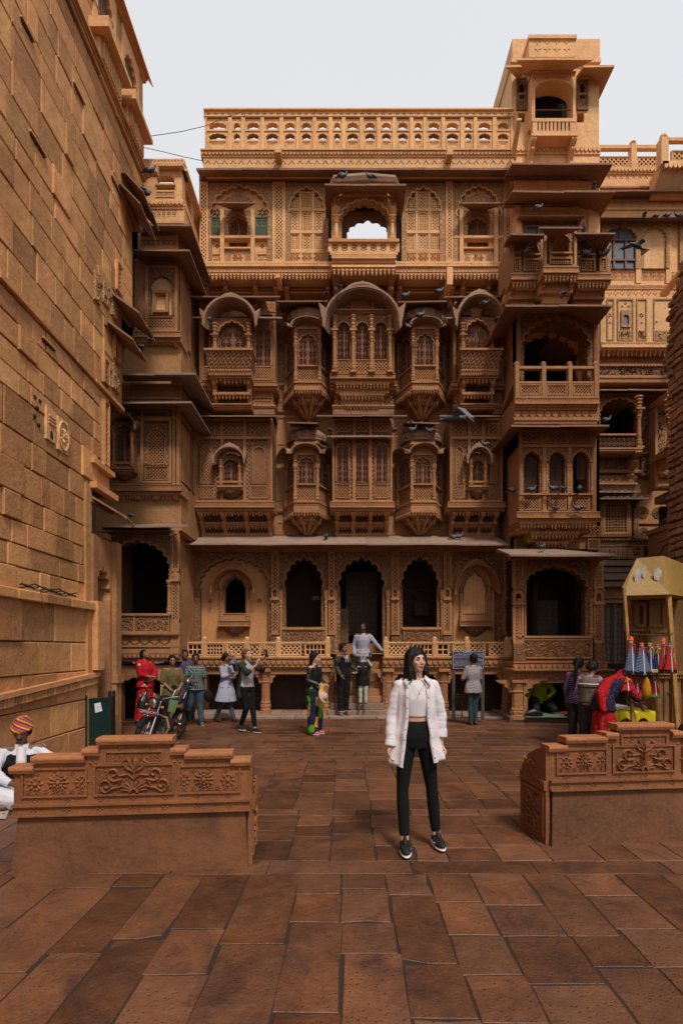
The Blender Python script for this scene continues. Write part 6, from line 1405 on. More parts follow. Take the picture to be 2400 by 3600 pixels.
p=MB('parapet_panel',M_brnc,lf,FR(YL-.05)); u0,u1,z0,z1=rc(355,2165,600,2222,YL); p.box(u0,u1,z0,z1,-.1,.02); p.use(M_brn); p.box(u0,u1+.02,z1,z1+.05,-.15,.06); frame(p,u0,(u0+u1)/2,z0,z1,.0,.04,.02); frame(p,(u0+u1)/2,u1,z0,z1,.0,.04,.02); leaves(p,u0+.05,u1-.05,z0+.05,z1-.05,.02,120,.02)
bands(p,u0-.2,X(634,YL),z0,[(.06,.12),(.03,.1),(.20,.02,'scal'),(.05,.05),(.10,.02),(.05,.05),(.10,.04,'scal'),(.08,-.05)],-.6)
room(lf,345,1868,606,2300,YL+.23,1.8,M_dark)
m=MB('arch_panel',M_brn,lf,FR(YL+.1)); arch_panel(m,X(372,YL),Xc,0,Z(2340,YL),-.15,0,X(495,YL),.62,X(600,YL)-X(495,YL),.42,9,.09,.0); m.use(M_dark2); m.box(X(350,YL),Xc,0,1.3,-1.2,-1.1)
for q in (385,410): m.use(M_brn); m.box(X(q,YL)-.03,X(q,YL)+.03,0,1.25,-.3,.05)
# ---------------- houses behind on the right ----------------
rb=empty('rear_house','sandstone house behind the yellow canopy with roof railing, round medallions and studded door','building',(X(2250,15.2),15.2,0)); hv=rb
YR=15.2
def W_(px): return X(px,YR)
def WZ(py): return Z(py,YR)
c=MB('main_wall',M_sand,rb,FR(YR)); c.box(W_(2060),W_(2560),WZ(1068),WZ(600),-2,0)
c=MB('main_wall',M_brn,rb,FR(YR)); c.box(W_(2060),W_(2560),WZ(1400),WZ(1069),-2,0); c.box(W_(2060),W_(2560),WZ(2120),WZ(1585),-2,0); c.box(W_(2245),W_(2560),WZ(1586),WZ(1401),-2,0.); c.box(W_(2240),W_(2560),0,WZ(2119),-2,0.); c.box(W_(2060),W_(2112),0,WZ(2119),-2,0.)
bands(c,W_(2080),W_(2560),WZ(660),[(.05,.06)],-.1)
# roof railing
rl=MB('balustrade',M_sand,rb,FR(YR)); rl.box(W_(2098),W_(2330),WZ(523),WZ(511),-.1,.02); rl.box(W_(2098),W_(2330),WZ(596),WZ(588),-.1,.02)
ps=(2090,2225,2330)
for i in range(2): jpan(rl,ps[i]+10,549,ps[i+1]-10,588,YR,.09,.03,.04,st=M_sand)
for p in ps[1:]:
    q=MB('post',M_sand,rl,FR(YR)); q.box(W_(p)-.08,W_(p)+.08,WZ(596),WZ(508),-.15,.04); q.lathe(W_(p),-.05,[(.08,WZ(508)),(.1,WZ(505)),(.06,WZ(502)),(.09,WZ(497)),(.03,WZ(492)),(0,WZ(491))],8)
YR2=14.5; q=MB('balustrade',M_sand,rb,FR(YR2)); q.box(X(2325,YR2),X(2560,YR2),Z(496,YR2),Z(485,YR2),-.1,.02); q.box(X(2325,YR2),X(2560,YR2),Z(580,YR2),Z(570,YR2),-.6,.04); jpan(q,2358,528,2480,568,YR2,.09,.03,.04,st=M_sand); q.box(X(2333,YR2)-.1,X(2333,YR2)+.1,Z(580,YR2),Z(484,YR2),-.2,.04); q.lathe(X(2333,YR2),-.05,[(.08,Z(484,YR2)),(.1,Z(480,YR2)),(.09,Z(472,YR2)),(.03,Z(467,YR2)),(0,Z(465,YR2))],8)
q.prof([(-.6,Z(640,YR2)),(-.5,Z(640,YR2)),(0,Z(580,YR2)),(-.6,Z(580,YR2))],X(2325,YR2),X(2560,YR2)); scallops(q,X(2330,YR2),X(2560,YR2),Z(580,YR2),.12,.0,.05,.12)
m=MB('cornice',M_sand,rb,FR(YR)); bands(m,W_(2060),W_(2330),WZ(598),[(.10,.08,'scal'),(.04,.03)],-.1)
for i in range(9):
    u=W_(2115+i*22); zc=WZ(625); m.use(M_pink)
    for s in (-1,1): bar(m,(u,zc+.05),(u+s*.05,zc-.03),.016,0.0,.008)
for pe,pb in ((668,690),(760,790)): eave(rb,FR(YR),W_(2050),W_(2560),WZ(pb)+.1,Z(pe,YR-.4),0,.4,.04,False,False)
m=MB('frieze',M_sand,rb,FR(YR))
for yy in (712,1030):
    for i in range(12):
        u=W_(2140+i*23); zc=WZ(yy)
        for dx,dz in ((-.05,0),(.05,0),(0,.07),(0,-.05)): m.add([(u+dx-.03,zc+dz,.003),(u+dx,zc+dz-.03,.003),(u+dx+.03,zc+dz,.003),(u+dx,zc+dz+.03,.003),(u+dx,zc+dz,.03)],[(0,1,4),(1,2,4),(2,3,4),(3,0,4)])
bands(m,W_(2060),W_(2400),WZ(735),[(.05,.05)],-.1)
for (cx,hw,glass) in ((2175,58,1),(2296,42,0),(2440,50,1)):
    n=MB('arched_window' if glass else 'blind_arch',M_sandc,rb,FR(YR)); arch_panel(n,W_(cx-hw-8),W_(cx+hw+8),WZ(950),WZ(790),-.1,.08,W_(cx),WZ(850),hw*YR/K,WZ(803)-WZ(850),9,.08,.05)
    n.use(M_glass if glass else M_sand); n.box(W_(cx-hw-5),W_(cx+hw+5),WZ(950),WZ(795),-.05,.005)
    if glass:
        n.use(M_wood)
        for p in (-.95,-.35,.35,.95): n.box(W_(cx+hw*p)-.03,W_(cx+hw*p)+.03,WZ(950),WZ(845),0,.05)
        for yy in (845,915): n.box(W_(cx-hw),W_(cx+hw),WZ(yy+6),WZ(yy),0,.06)
        n.box(W_(cx)-.02,W_(cx)+.02,WZ(845),WZ(805),0,.04)
for p in (2240,2345): m=MB('pilaster',M_sand,rb,FR(YR)); m.box(W_(p)-.08,W_(p)+.08,WZ(1000),WZ(785),-.05,.06); florets(m,W_(p)-.08,W_(p)+.08,WZ(850),.06,.2,.03); florets(m,W_(p)-.08,W_(p)+.08,WZ(920),.06,.2,.03)
for (a,n_) in ((2160,3),(2262,3),(2355,2)):
    p=MB('rosette_panel',M_sand,rb,FR(YR))
    for i in range(n_): u=W_(a+i*28); rosette(p,u,WZ(970),.1,.0,8,.03); frame(p,u-.11,u+.11,WZ(984),WZ(957),0,.015,.012)
bands(MB('ledge',M_sand,rb,FR(YR)),W_(2060),W_(2560),WZ(1004),[(.03,.05),(.05,.04,'dent'),(.03,.03)],-.1)
sp=MB('stone_spout',M_sand,rb,FR(YR)); sp.hexa([(W_(2340),WZ(1010),.7),(W_(2356),WZ(1010),.7),(W_(2356),WZ(1000),.7),(W_(2340),WZ(1000),.7)],[(W_(2318),WZ(1045),0),(W_(2340),WZ(1045),0),(W_(2340),WZ(1030),0),(W_(2318),WZ(1030),0)])
eave(rb,FR(YR),W_(2050),W_(2400),WZ(1080)+.1,Z(1062,YR-.35),0,.35,.04,False,False)
n=MB('niche_wall',M_sand,rb,FR(YR)); n.box(W_(2080),W_(2353),WZ(1240),WZ(1085),-.2,.5)
D=.5
for (a,b2) in ((2100,2125),(2135,2190),(2200,2236),(2258,2345)):
    p=MB('carved_panel',M_sandc,n,FR(YR)); frame(p,W_(a),W_(b2),WZ(1235),WZ(1092),D-.01,D+.03,.035)
    if b2-a>30: p.use(M_sandc); p.box(W_(a+8),W_(b2-8),WZ(1230),WZ(1200),D,D+.02); leaves(p,W_(a+9),W_(b2-9),WZ(1228),WZ(1203),D+.02,14)
for (px,py,six) in ((2109,1147,1),(2111,1173,0),(2218,1148,1),(2219,1173,0),(2269,1170,0),(2326,1170,0),(2163,1108,0),(2152,1118,0),(2175,1118,0)):
    s_=MB('star_opening',M_dark,n,FR(YR)); u,z=W_(px),WZ(py)
    if six: star(s_,u,z,.085,D+.004)
    else: quatre(s_,u,z,.045,D+.004)
w=MB('arched_window',M_sandc,n,FR(YR)); arch_panel(w,W_(2147),W_(2180),WZ(1190),WZ(1133),D-.02,D+.05,W_(2163),WZ(1160),.09,.1,5,.1,.1,sill=WZ(1182)); w.use(M_glass); w.add([(W_(2150),WZ(1184),D+.005),(W_(2176),WZ(1184),D+.005),(W_(2176),WZ(1140),D+.005),(W_(2150),WZ(1140),D+.005)],[(0,1,2,3)])
bands(n,W_(2080),W_(2360),WZ(1240),[(.03,.55),(.10,.54,'zig'),(.04,.58),(.04,.5)],-.1); pendant_row(n,FR(YR),W_(2085),W_(2355),WZ(1265),.45,M_brn,.13,1.5)
n.use(M_brn); n.box(W_(2085),W_(2400),WZ(1305),WZ(1262),-.1,.2)
sp=MB('stone_spout',M_brn,rb,FR(YR)); sp.hexa([(W_(2322),WZ(1262),1.2),(W_(2342),WZ(1262),1.2),(W_(2342),WZ(1250),1.2),(W_(2322),WZ(1250),1.2)],[(W_(2298),WZ(1302),.3),(W_(2318),WZ(1302),.3),(W_(2318),WZ(1288),.3),(W_(2298),WZ(1288),.3)])
p=MB('frieze',M_brnc,rb,FR(YR)); p.box(W_(2085),W_(2370),WZ(1342),WZ(1312),0,.32); leaves(p,W_(2088),W_(2365),WZ(1340),WZ(1314),.32,90,.025); p.use(M_brn); bands(p,W_(2080),W_(2372),WZ(1304),[(.06,.4,'bead')],0); bands(p,W_(2080),W_(2372),WZ(1342),[(.04,.36),(.05,.40),(.09,.38,'zig'),(.05,.42)],0)
eave(rb,FR(YR),W_(2050),W_(2400),WZ(1378)+.05,Z(1368,YR-.6),0,.6,.04,False,False)
# loggia with balustrade
m,_,_,_,_,_=bay_arch(2060,2243,2175,72,1460,1402,1586,1385,1588,n=9,dp=.09,Y=YR-.3,par=rb); room(rb,2060,1385,2243,1588,YR-.1,1.6,M_dark)
q=column(rb,FR(YR-.55),X(2240,YR-.5),0,Z(1580,YR-.5),Z(1440,YR-.5),.07,M_brn); capital(q,X(2240,YR-.5),0,Z(1440,YR-.5),Z(1395,YR-.5),.09)
p=MB('balustrade',M_brn,rb,FR(YR-.6)); y_=YR-.6; p.box(X(2060,y_),X(2232,y_),Z(1532,y_),Z(1526,y_),-.1,.04); bands(p,X(2060,y_),X(2255,y_),Z(1576,y_),[(.04,.06),(.05,.04),(.04,.0)],-.5); 
for k in range(10): u=X(2072+k*17,y_); rosette(p,u,Z(1543,y_),.06,-.02,6,.03); rosette(p,u,Z(1561,y_),.06,-.02,6,.03)
p.use(M_dark2); p.box(X(2060,y_),X(2232,y_),Z(1576,y_),Z(1531,y_),-.08,-.03)
cp=MB('carved_panel',M_brnc,rb,FR(YR)); cp.box(W_(2250),W_(2332),WZ(1592),WZ(1400),0,.06); leaves(cp,W_(2253),W_(2329),WZ(1589),WZ(1404),.06,130,.03); cp.use(M_brn); cp.box(W_(2288),W_(2292),WZ(1590),WZ(1402),.06,.085); cp.use(M_brnc); cp.box(W_(2248),W_(2335),WZ(1665),WZ(1608),0,.08); leaves(cp,W_(2251),W_(2332),WZ(1662),WZ(1611),.08,50,.03)
bands(cp,W_(2243),W_(2350),WZ(1596),[(.05,.15),(.04,.1)],0); bands(cp,W_(2240),W_(2360),WZ(1668),[(.07,.16,'bead'),(.04,.1)],0)
q=column(rb,FR(14.2),X(2350,14.2),0,Z(1575,14.2),Z(1470,14.2),.06,M_brn); capital(q,X(2350,14.2),0,Z(1470,14.2),Z(1400,14.2),.1); bracket(rb,FR(14.4),X(2352,14.4),.2,Z(1660,14.4),Z(1585,14.4),-.5,.1); bracket(rb,FR(14.6),X(2240,14.6),.18,Z(1665,14.6),Z(1585,14.6),-.5,.05)
m=MB('side_jamb',M_brn,rb,FR(14.3)); m.box(X(2336,14.3),X(2380,14.3),Z(1600,14.3),Z(1578,14.3),-.8,.1); m.box(X(2340,14.3),X(2350,14.3),Z(1700,14.3),Z(1380,14.3),-.9,-.5); m.box(X(2336,14.3),X(2380,14.3),Z(1400,14.3),Z(1380,14.3),-.8,.1)
p=MB('frieze',M_brnc,rb,FR(YR)); p.box(W_(2090),W_(2230),WZ(1660),WZ(1612),0,.15); p.box(W_(2090),W_(2215),WZ(1706),WZ(1678),0,.2); p.use(M_brn)
for i in range(6): rosette(p,W_(2106+i*22),WZ(1688),.075,.2,8,.03)
bands(p,W_(2085),W_(2235),WZ(1662),[(.08,.28,'bead')],0); bands(p,W_(2085),W_(2222),WZ(1706),[(.05,.25),(.05,.2,'dent'),(.05,.16)],0)
te=MB('tiled_eave',M_grey,rb,FR(YR))
for k in range(2):
    a=1728+k*26; te.prof([(0,WZ(a+8)),(.35+.1*k,WZ(a+16)),(.35+.1*k,WZ(a+12)),(0,WZ(a-4))],W_(2085),W_(2226+k*22))
    for i in range(6): te.tube([(W_(2108+i*23),WZ(a-2),.05),(W_(2108+i*23),WZ(a+10),.36+.1*k)],.035,6)
sc_=MB('pierced_window',M_brn,rb,FR(YR)); jali(sc_,W_(2108),W_(2205),WZ(1885),WZ(1765),.12,.07,.02,.10,kind='+'); jali(sc_,W_(2104),W_(2212),WZ(1890),WZ(1760),.10,.07,.02,.05,kind='+')
m=MB('pilaster',M_brnc,rb,FR(YR)); m.box(W_(2218),W_(2234),WZ(1895),WZ(1760),0,.12); m.ball(W_(2226),WZ(1775),.12,.07,.12,.07); bands(m,W_(2085),W_(2345),WZ(1898),[(.05,.18,'dent'),(.12,.12,'zig'),(.05,.16)],0)
for (px,py) in ((2258,1803),(2311,1803),(2258,1875),(2311,1875),(2260,1945),(2316,1945)):
    md=MB('medallion',M_brn,rb,FR(YR)); u,z=W_(px),WZ(py); md.use(M_dark2); V=[(u+.17*math.cos(k*pi/10),z+.17*math.sin(k*pi/10),.004) for k in range(20)]; md.add(V,[tuple(range(20))]); md.use(M_brn)
    for r_ in (.165,.12,.075,.035): ribbon(md,[(u+r_*math.cos(k*pi/9),z+r_*math.sin(k*pi/9)) for k in range(19)],.014,.004,.018)
    for k in range(20): 
        a=k*pi/10; bar(md,(u+.13*math.cos(a),z+.13*math.sin(a)),(u+.155*math.cos(a),z+.155*math.sin(a)),.022,.004,.018); bar(md,(u+.085*math.cos(a),z+.085*math.sin(a)),(u+.11*math.cos(a),z+.11*math.sin(a)),.014,.004,.018)
for yy in (1838,1912): bands(MB('moulding',M_brn,rb,FR(YR)),W_(2238),W_(2345),WZ(yy),[(.04,.05)],0)
# small canopied niche at far right
cn=MB('canopied_niche',M_brn,rb,FR(13.9)); yy=13.9; g2=lambda p:X(p,yy); k2=lambda p:Z(p,yy)
cn.hexa([(g2(2282),k2(1736),.5),(g2(2480),k2(1736),.5),(g2(2480),k2(1728),.5),(g2(2282),k2(1728),.5)],[(g2(2330),k2(1706),-.5),(g2(2480),k2(1706),-.5),(g2(2480),k2(1700),-.5),(g2(2330),k2(1700),-.5)])
cn.box(g2(2330),g2(2480),k2(1760),k2(1735),-.4,.3); column(cn,FR(yy),g2(2350),.1,k2(1840),k2(1762),.12,M_brn); cn.box(g2(2330),g2(2480),k2(1862),k2(1846),-.8,.25); cn.box(g2(2338),g2(2480),k2(1950),k2(1862),-.8,.1); bracket(cn,FR(yy),g2(2350),.25,k2(1960),k2(1905),-.5,.15); cn.use(M_dark); cn.box(g2(2362),g2(2480),k2(1846),k2(1762),-.6,-.5); cn.use(M_brn); bands(cn,g2(2334),g2(2480),k2(1890),[(.06,.18,'dent')],-.3)
# lower part: beams, door
p=MB('beam_wall',M_grey,rb,FR(YR-.35)); y_=YR-.35
for (a,b2,d) in ((1925,1965,.0),(1972,1990,.1),(1995,2012,.02),(2018,2040,.12),(2045,2062,.05)): p.box(X(2090,y_),X(2260,y_),Z(b2,y_),Z(a,y_),-.3,d)
p.use(M_brn); bracket(p,FR(y_),X(2233,y_),.16,Z(1970,y_),Z(1922,y_),-.1,.2); dentils(p,X(2092,y_),X(2215,y_),Z(1960,y_),Z(1930,y_),0,.03,.12,.7)
dr=MB('studded_door',M_door,rb,FR(YR)); a,b2=W_(2112),W_(2222); dr.box(a,b2,.85,WZ(2110),-.3,-.2); dr.box((a+b2)/2-.03,(a+b2)/2+.03,.85,WZ(2110),-.2,-.12)
for i in range(8):
    for j in range(12):
        u=a+(b2-a)*(i+.5)/8; z=.95+(WZ(2110)-1.)*(j+.5)/12; dr.bev(u-.045,u+.045,z-.06,z+.06,-.2,-.17,.012)
        if i%2: dr.ball(u+.055,z+.08,-.19,.015,.015,.02,5,3)
dr.use(M_brn); dr.box(a-.12,a,.8,WZ(2105),-.2,.05); dr.box(b2,b2+.12,.8,WZ(2105),-.2,.05); dr.box(a-.12,b2+.12,WZ(2105),WZ(2062),-.3,.08)
for k in range(4): p=MB('step',M_brn,rb,FR(YR)); p.bev(W_(2080),W_(2330),.21*(3-k) if k<3 else 0,.21*(4-k),-.2,.35*k+.1,.02)
m=MB('pilaster',M_brnc,rb,FR(YR)); m.box(W_(2246),W_(2262),.8,WZ(2095),-.1,.14); arch_trim(m,W_(2254),WZ(2140),.07,.09,3,.1,.1,.03,.14,.18)
# ---------------- rubble wall at the far right ----------------
RF=(7.42,11.9,0,-pi/2)   # faces the square; u runs towards the camera
ru=MB('rubble_wall',M_mort,None,RF,label='rough rubble stone wall rising behind the yellow canopy at the right edge of the picture',cat='wall')
ru.add([(0.05,0,0),(7.5,0,0),(7.5,11,0),(.55,9.9,0),(.05,9.2,0),(0.05,0,-3),(7.5,0,-3),(7.5,11,-3),(.55,9.9,-3),(.05,9.2,-3)],[(0,1,2,3,4),(0,4,9,5),(4,3,8,9),(3,2,7,8)])
rs=[]; z=2.2
while z<10.6:
    h=R.uniform(.10,.19); u=R.uniform(-.05,.02)+max(0,(z-9.2)*.6)
    while u<7.4:
        l=R.uniform(.14,.36); rs.append((u,u+l,z,z+h)); u+=l+.012
    z+=h+.012
rs.sort(key=lambda q:q[0])
ro=MB('stone',M_rub,ru,RF,kind='stuff')
for i,(a,c,z0,z1) in enumerate(rs):
    m=MB('stone',M_rub,ru,RF) if i<290 else ro; d=R.uniform(.03,.09); j=lambda:R.uniform(-.015,.015); b=.02
    m.hexa([(a+b+j(),z0+b+j(),d),(c-b+j(),z0+b+j(),d),(c-b+j(),z1-b+j(),d),(a+b+j(),z1-b+j(),d)],[(a+j()*.5,z0,-.05),(c+j()*.5,z0,-.05),(c,z1+j()*.3,-.05),(a,z1+j()*.3,-.05)])
hv=_h
# ---------------- people: bodies and clothes as continuous skins ----------------
FUSE=[]
class Bod:
    """closed shapes that are fused into one continuous surface"""
    def __init__(s,name,mat,parent,M,vox=.009,smooth=2,fold=0,fs=(9,9,3),label=None):
        s.v=[];s.f=[];s.name=name;s.mat=mat;s.par=parent;s.M=M;s.vox=vox;s.smn=smooth;s.fold=fold;s.fs=fs;s.label=label; FUSE.append(s)
    def add(s,pts,fs):
        n=len(s.v); s.v+=[Vector(p) for p in pts]; s.f+=[[i+n for i in f] for f in fs]
    def sph(s,c,rx,ry=None,rz=None,T=None,seg=12,rg=8):
        ry=ry or rx; rz=rz or rx; pts=[Vector((0,0,rz))]
        for j in range(1,rg):
            t=pi*j/rg
            for i in range(seg): a=2*pi*i/seg; pts.append(Vector((rx*math.sin(t)*math.cos(a),ry*math.sin(t)*math.sin(a),rz*math.cos(t))))
        pts.append(Vector((0,0,-rz)))
        if T: pts=[T@p for p in pts]
        pts=[p+Vector(c) for p in pts]; n=len(pts)-1
        f=[(0,1+i,1+(i+1)%seg) for i in range(seg)]+[(1+j*seg+i,1+(j+1)*seg+i,1+(j+1)*seg+(i+1)%seg,1+j*seg+(i+1)%seg) for j in range(rg-2) for i in range(seg)]+[(n,1+(rg-2)*seg+(i+1)%seg,1+(rg-2)*seg+i) for i in range(seg)]
        s.add(pts,f)
    def cone(s,p,q,r1,r2,seg=10,caps=True):
        p,q=Vector(p),Vector(q); t=(q-p); 
        if t.length<1e-6: return
        t.normalize(); a=t.cross(Vector((0,0,1)));
        if a.length<.1: a=t.cross(Vector((0,1,0)))
        a.normalize(); b=t.cross(a); pts=[]
        for c,r in ((p,r1),(q,r2)):
            for i in range(seg): an=2*pi*i/seg; pts.append(c+(a*math.cos(an)+b*math.sin(an))*r)
        s.add(pts,[(i,(i+1)%seg,seg+(i+1)%seg,seg+i) for i in range(seg)]+[tuple(range(seg-1,-1,-1)),tuple(range(seg,2*seg))])
        if caps: s.sph(p,r1,seg=seg,rg=6); s.sph(q,r2,seg=seg,rg=6)
    def limb(s,P,Rr,seg=10):
        for i in range(len(P)-1): s.cone(P[i],P[i+1],Rr[i],Rr[i+1],seg)
    def loft(s,P,Rr,side=(1,0,0),seg=20,pw=1.0,wob=0,k=9):
        """elliptic rings: P centres, Rr (rx,ry)"""
        n=len(P); P=[Vector(p) for p in P]; sd=Vector(side); pts=[]
        for i in range(n):
            t=(P[min(i+1,n-1)]-P[max(i-1,0)]).normalized(); x=(sd-t*sd.dot(t)).normalized(); y=t.cross(x)
            for q in range(seg):
                a=2*pi*q/seg; w=1+wob*math.sin(k*a+i*.35)*(i/(n-1))
                pts.append(P[i]+x*math.copysign(abs(math.cos(a))**pw,math.cos(a))*Rr[i][0]*w+y*math.copysign(abs(math.sin(a))**pw,math.sin(a))*Rr[i][1]*w)
        s.add(pts,[(i*seg+q,i*seg+(q+1)%seg,(i+1)*seg+(q+1)%seg,(i+1)*seg+q) for i in range(n-1) for q in range(seg)]+[tuple(range(seg-1,-1,-1)),tuple(range((n-1)*seg,n*seg))])
def run_fuse():
    L=[]
    for s in FUSE:
        me=bpy.data.meshes.new(s.name); me.from_pydata([tuple(v) for v in s.v],[],s.f)
        o=bpy.data.objects.new('tmp',me); C.objects.link(o)
        if s.vox:
            m=o.modifiers.new('r','REMESH'); m.mode='VOXEL'; m.voxel_size=s.vox; m.use_smooth_shade=True
            if s.smn: m=o.modifiers.new('s','SMOOTH'); m.iterations=s.smn; m.factor=.5
        L.append((s,o))
    bpy.context.view_layer.update(); dg=bpy.context.evaluated_depsgraph_get()
    for s,o in L:
        me=bpy.data.meshes.new_from_object(o.evaluated_get(dg)); me.name=s.name
        if s.fold:
            n=len(me.vertices); co_=[0.]*(n*3); me.vertices.foreach_get('co',co_)
            for i in range(n):
                p=Vector(co_[i*3:i*3+3]); nn=me.vertices[i].normal; q=Vector((p.x*s.fs[0],p.y*s.fs[1],p.z*s.fs[2]))
                d=(noise.noise(q)+.5*noise.noise(q*2.3))*s.fold; co_[i*3]+=nn.x*d; co_[i*3+1]+=nn.y*d; co_[i*3+2]+=nn.z*d
            me.vertices.foreach_set('co',co_)
        me.polygons.foreach_set('use_smooth',[True]*len(me.polygons))
        me.materials.clear(); me.materials.append(s.mat)
        r=bpy.data.objects.new(s.name,me); C.objects.link(r)
        if s.label: r['label']=s.label
        r.parent=s.par; r.matrix_basis=s.M      # M is relative to the person's base
        bpy.data.objects.remove(o)
    FUSE.clear()
def skin_mat(name,c):
    N=NT(name,.5,spec=.35); N.b.inputs['Subsurface Weight'].default_value=.08; N.b.inputs['Subsurface Radius'].default_value=(.02,.008,.004); N.b.inputs['Subsurface Scale'].default_value=.4
    col=N.mix(N.ramp(N.noise(9,4),.35,.7),c,(c[0]*.86,c[1]*.76,c[2]*.72)); return N.done(col,N.bump(N.noise(90,3),.0006))
SK=skin_mat('skin_fair',(.62,.36,.25)); SKb=skin_mat('skin_brown',(.26,.125,.07)); SKd=skin_mat('skin_dark',(.16,.075,.042)); SKw=skin_mat('skin_light',(.55,.33,.24))
def hair_mat(name,c):
    N=NT(name,.6,spec=.18); st=N.noise(1,4,v=N.map((160,160,7))); return N.done(N.mix(st,tuple(x*.5 for x in c),tuple(x*1.6 for x in c)),N.bump(st,.004))
HB=hair_mat('hair_black',(.008,.006,.005)); HR=hair_mat('hair_auburn',(.13,.045,.022))
def cloth(name,c,c2=None,kind=None,rough=.85,s=1,bump=.002,c3=(.8,.6,.5)):
    N=NT(name,rough,spec=.2); x,y,z=N.sep(); col=c
    ang=N.math('ARCTAN2',y,x)
    if kind=='plaid':
        u=N.math('ADD',x,y)
        a=N.math('GREATER_THAN',N.math('SINE',N.math('MULTIPLY',u,110*s)),.35); b=N.math('GREATER_THAN',N.math('SINE',N.math('MULTIPLY',z,110*s)),.35)
        col=N.mix(a,c,c2); col=N.mix(N.math('MULTIPLY',b,.6),col,c2); e=N.math('GREATER_THAN',N.math('SINE',N.math('MULTIPLY',u,110*s)),.93); f=N.math('GREATER_THAN',N.math('SINE',N.math('MULTIPLY',z,110*s)),.93); col=N.mix(N.math('MULTIPLY',N.math('MAXIMUM',e,f),.7),col,c3)
    if kind=='check':
        u=N.math('ADD',x,y); e=N.math('GREATER_THAN',N.math('SINE',N.math('MULTIPLY',u,190*s)),.6); f=N.math('GREATER_THAN',N.math('SINE',N.math('MULTIPLY',z,190*s)),.6); col=N.mix(N.math('MULTIPLY',N.math('MAXIMUM',e,f),.8),c,c2)
    if kind=='stripe':
        col=N.mix(N.math('GREATER_THAN',N.math('SINE',N.math('MULTIPLY',N.math('ADD',z,N.math('MULTIPLY',N.math('ADD',x,y),.55)),150*s)),.55),c,c2)
    if kind=='flower':
        v=N.vor(9*s,N.mix(.05,N.co,N.noise(14,2,col=True),'ADD')); col=N.mix(N.ramp(v,.24,.20),c,c2); col=N.mix(N.ramp(N.vor(26*s),.18,.12),col,tuple((p+q)/2 for p,q in zip(c,c3)))
    if kind=='dots': col=N.mix(N.ramp(N.vor(34*s,rnd=.6),.16,.10),c,c2)
    if kind=='patch':
        v=N.n('ShaderNodeTexVoronoi'); N.setp(v.inputs['Vector'],N.map((1,1,.6))); v.inputs['Scale'].default_value=8*s; v.inputs['Randomness'].default_value=.6
        r=N.n('ShaderNodeValToRGB'); r.color_ramp.interpolation='CONSTANT'; cs=[(0,(.01,.02,.06)),(.3,(.12,.30,.02)),(.45,(.02,.02,.02)),(.6,(.75,.28,.02)),(.75,(.55,.45,.10)),(.88,(.02,.10,.12))]
        e=r.color_ramp.elements; e[0].color=(*cs[0][1],1); e[1].position=.3; e[1].color=(*cs[1][1],1)
        for p,q in cs[2:]: k=e.new(p); k.color=(*q,1)
        sp=N.n('ShaderNodeSeparateColor'); N.setp(sp.inputs[0],v.outputs['Color']); N.setp(r.inputs[0],sp.outputs[0]); col=r.outputs[0]
    if kind=='rainbow':
        r=N.n('ShaderNodeValToRGB'); r.color_ramp.interpolation='CONSTANT'; e=r.color_ramp.elements; e[0].color=(.5,.02,.03,1); e[1].position=.2; e[1].color=(.75,.45,.02,1)
        for p,q in ((.4,(.03,.22,.05)),(.55,(.45,.03,.16)),(.7,(.7,.12,.02)),(.85,(.10,.03,.2))): k=e.new(p); k.color=(*q,1)
        N.setp(r.inputs[0],N.math('FRACT',N.math('ADD',N.math('MULTIPLY',ang,.9),N.math('MULTIPLY',z,14)))); col=r.outputs[0]
    sm=N.noise(5,4); col=N.mix(N.math('MULTIPLY',N.ramp(sm,.4,.75),.35),col,(0,0,0) if kind else tuple(q*.6 for q in c))
    return N.done(col,N.bump(N.noise(1,4,v=N.map((16,16,7))),bump*5,prev=N.bump(N.noise(260,2),bump*.5)))
WHT=cloth('white_linen',(.66,.61,.63),bump=.0008); WT=cloth('white_cotton',(.64,.60,.61),bump=.001); BLK=cloth('black_jersey',(.006,.0055,.0065),bump=.001,rough=.9); BLK2=cloth('black_cotton',(.009,.0085,.009)); 
JEAN=cloth('faded_denim',(.045,.07,.095)); DKT=cloth('dark_trouser_cloth',(.03,.032,.036)); RUB=plain('shoe_rubber',(.009,.009,.010),.7); SOLE=plain('shoe_sole_white',(.6,.58,.57),.6); SAND=plain('sandal_leather',(.05,.025,.015),.6)
LIP=plain('lips',(.42,.12,.10),.4,bump=0); EYEW=plain('eye_white',(.42,.38,.36),.2,bump=0); IRIS=plain('iris_dark',(.02,.010,.006),.15,bump=0)
DEF=dict(pel=(0,0,.94),waist=(0,0,1.07),chest=(0,0,1.26),neck=(0,.012,1.425),head=(0,-.008,1.59),
 sa=(-.165,.0,1.385),ea=(-.225,.01,1.10),wa=(-.235,-.06,.86), sb=(.165,.0,1.385),eb=(.225,.01,1.10),wb=(.235,-.06,.86),
 ha=(-.09,0,.90),ka=(-.10,-.02,.49),fa=(-.10,.0,.075), hb=(.09,0,.90),kb=(.10,-.02,.49),fb=(.10,.0,.075), hda=None,hdb=None,toea=None,toeb=None)
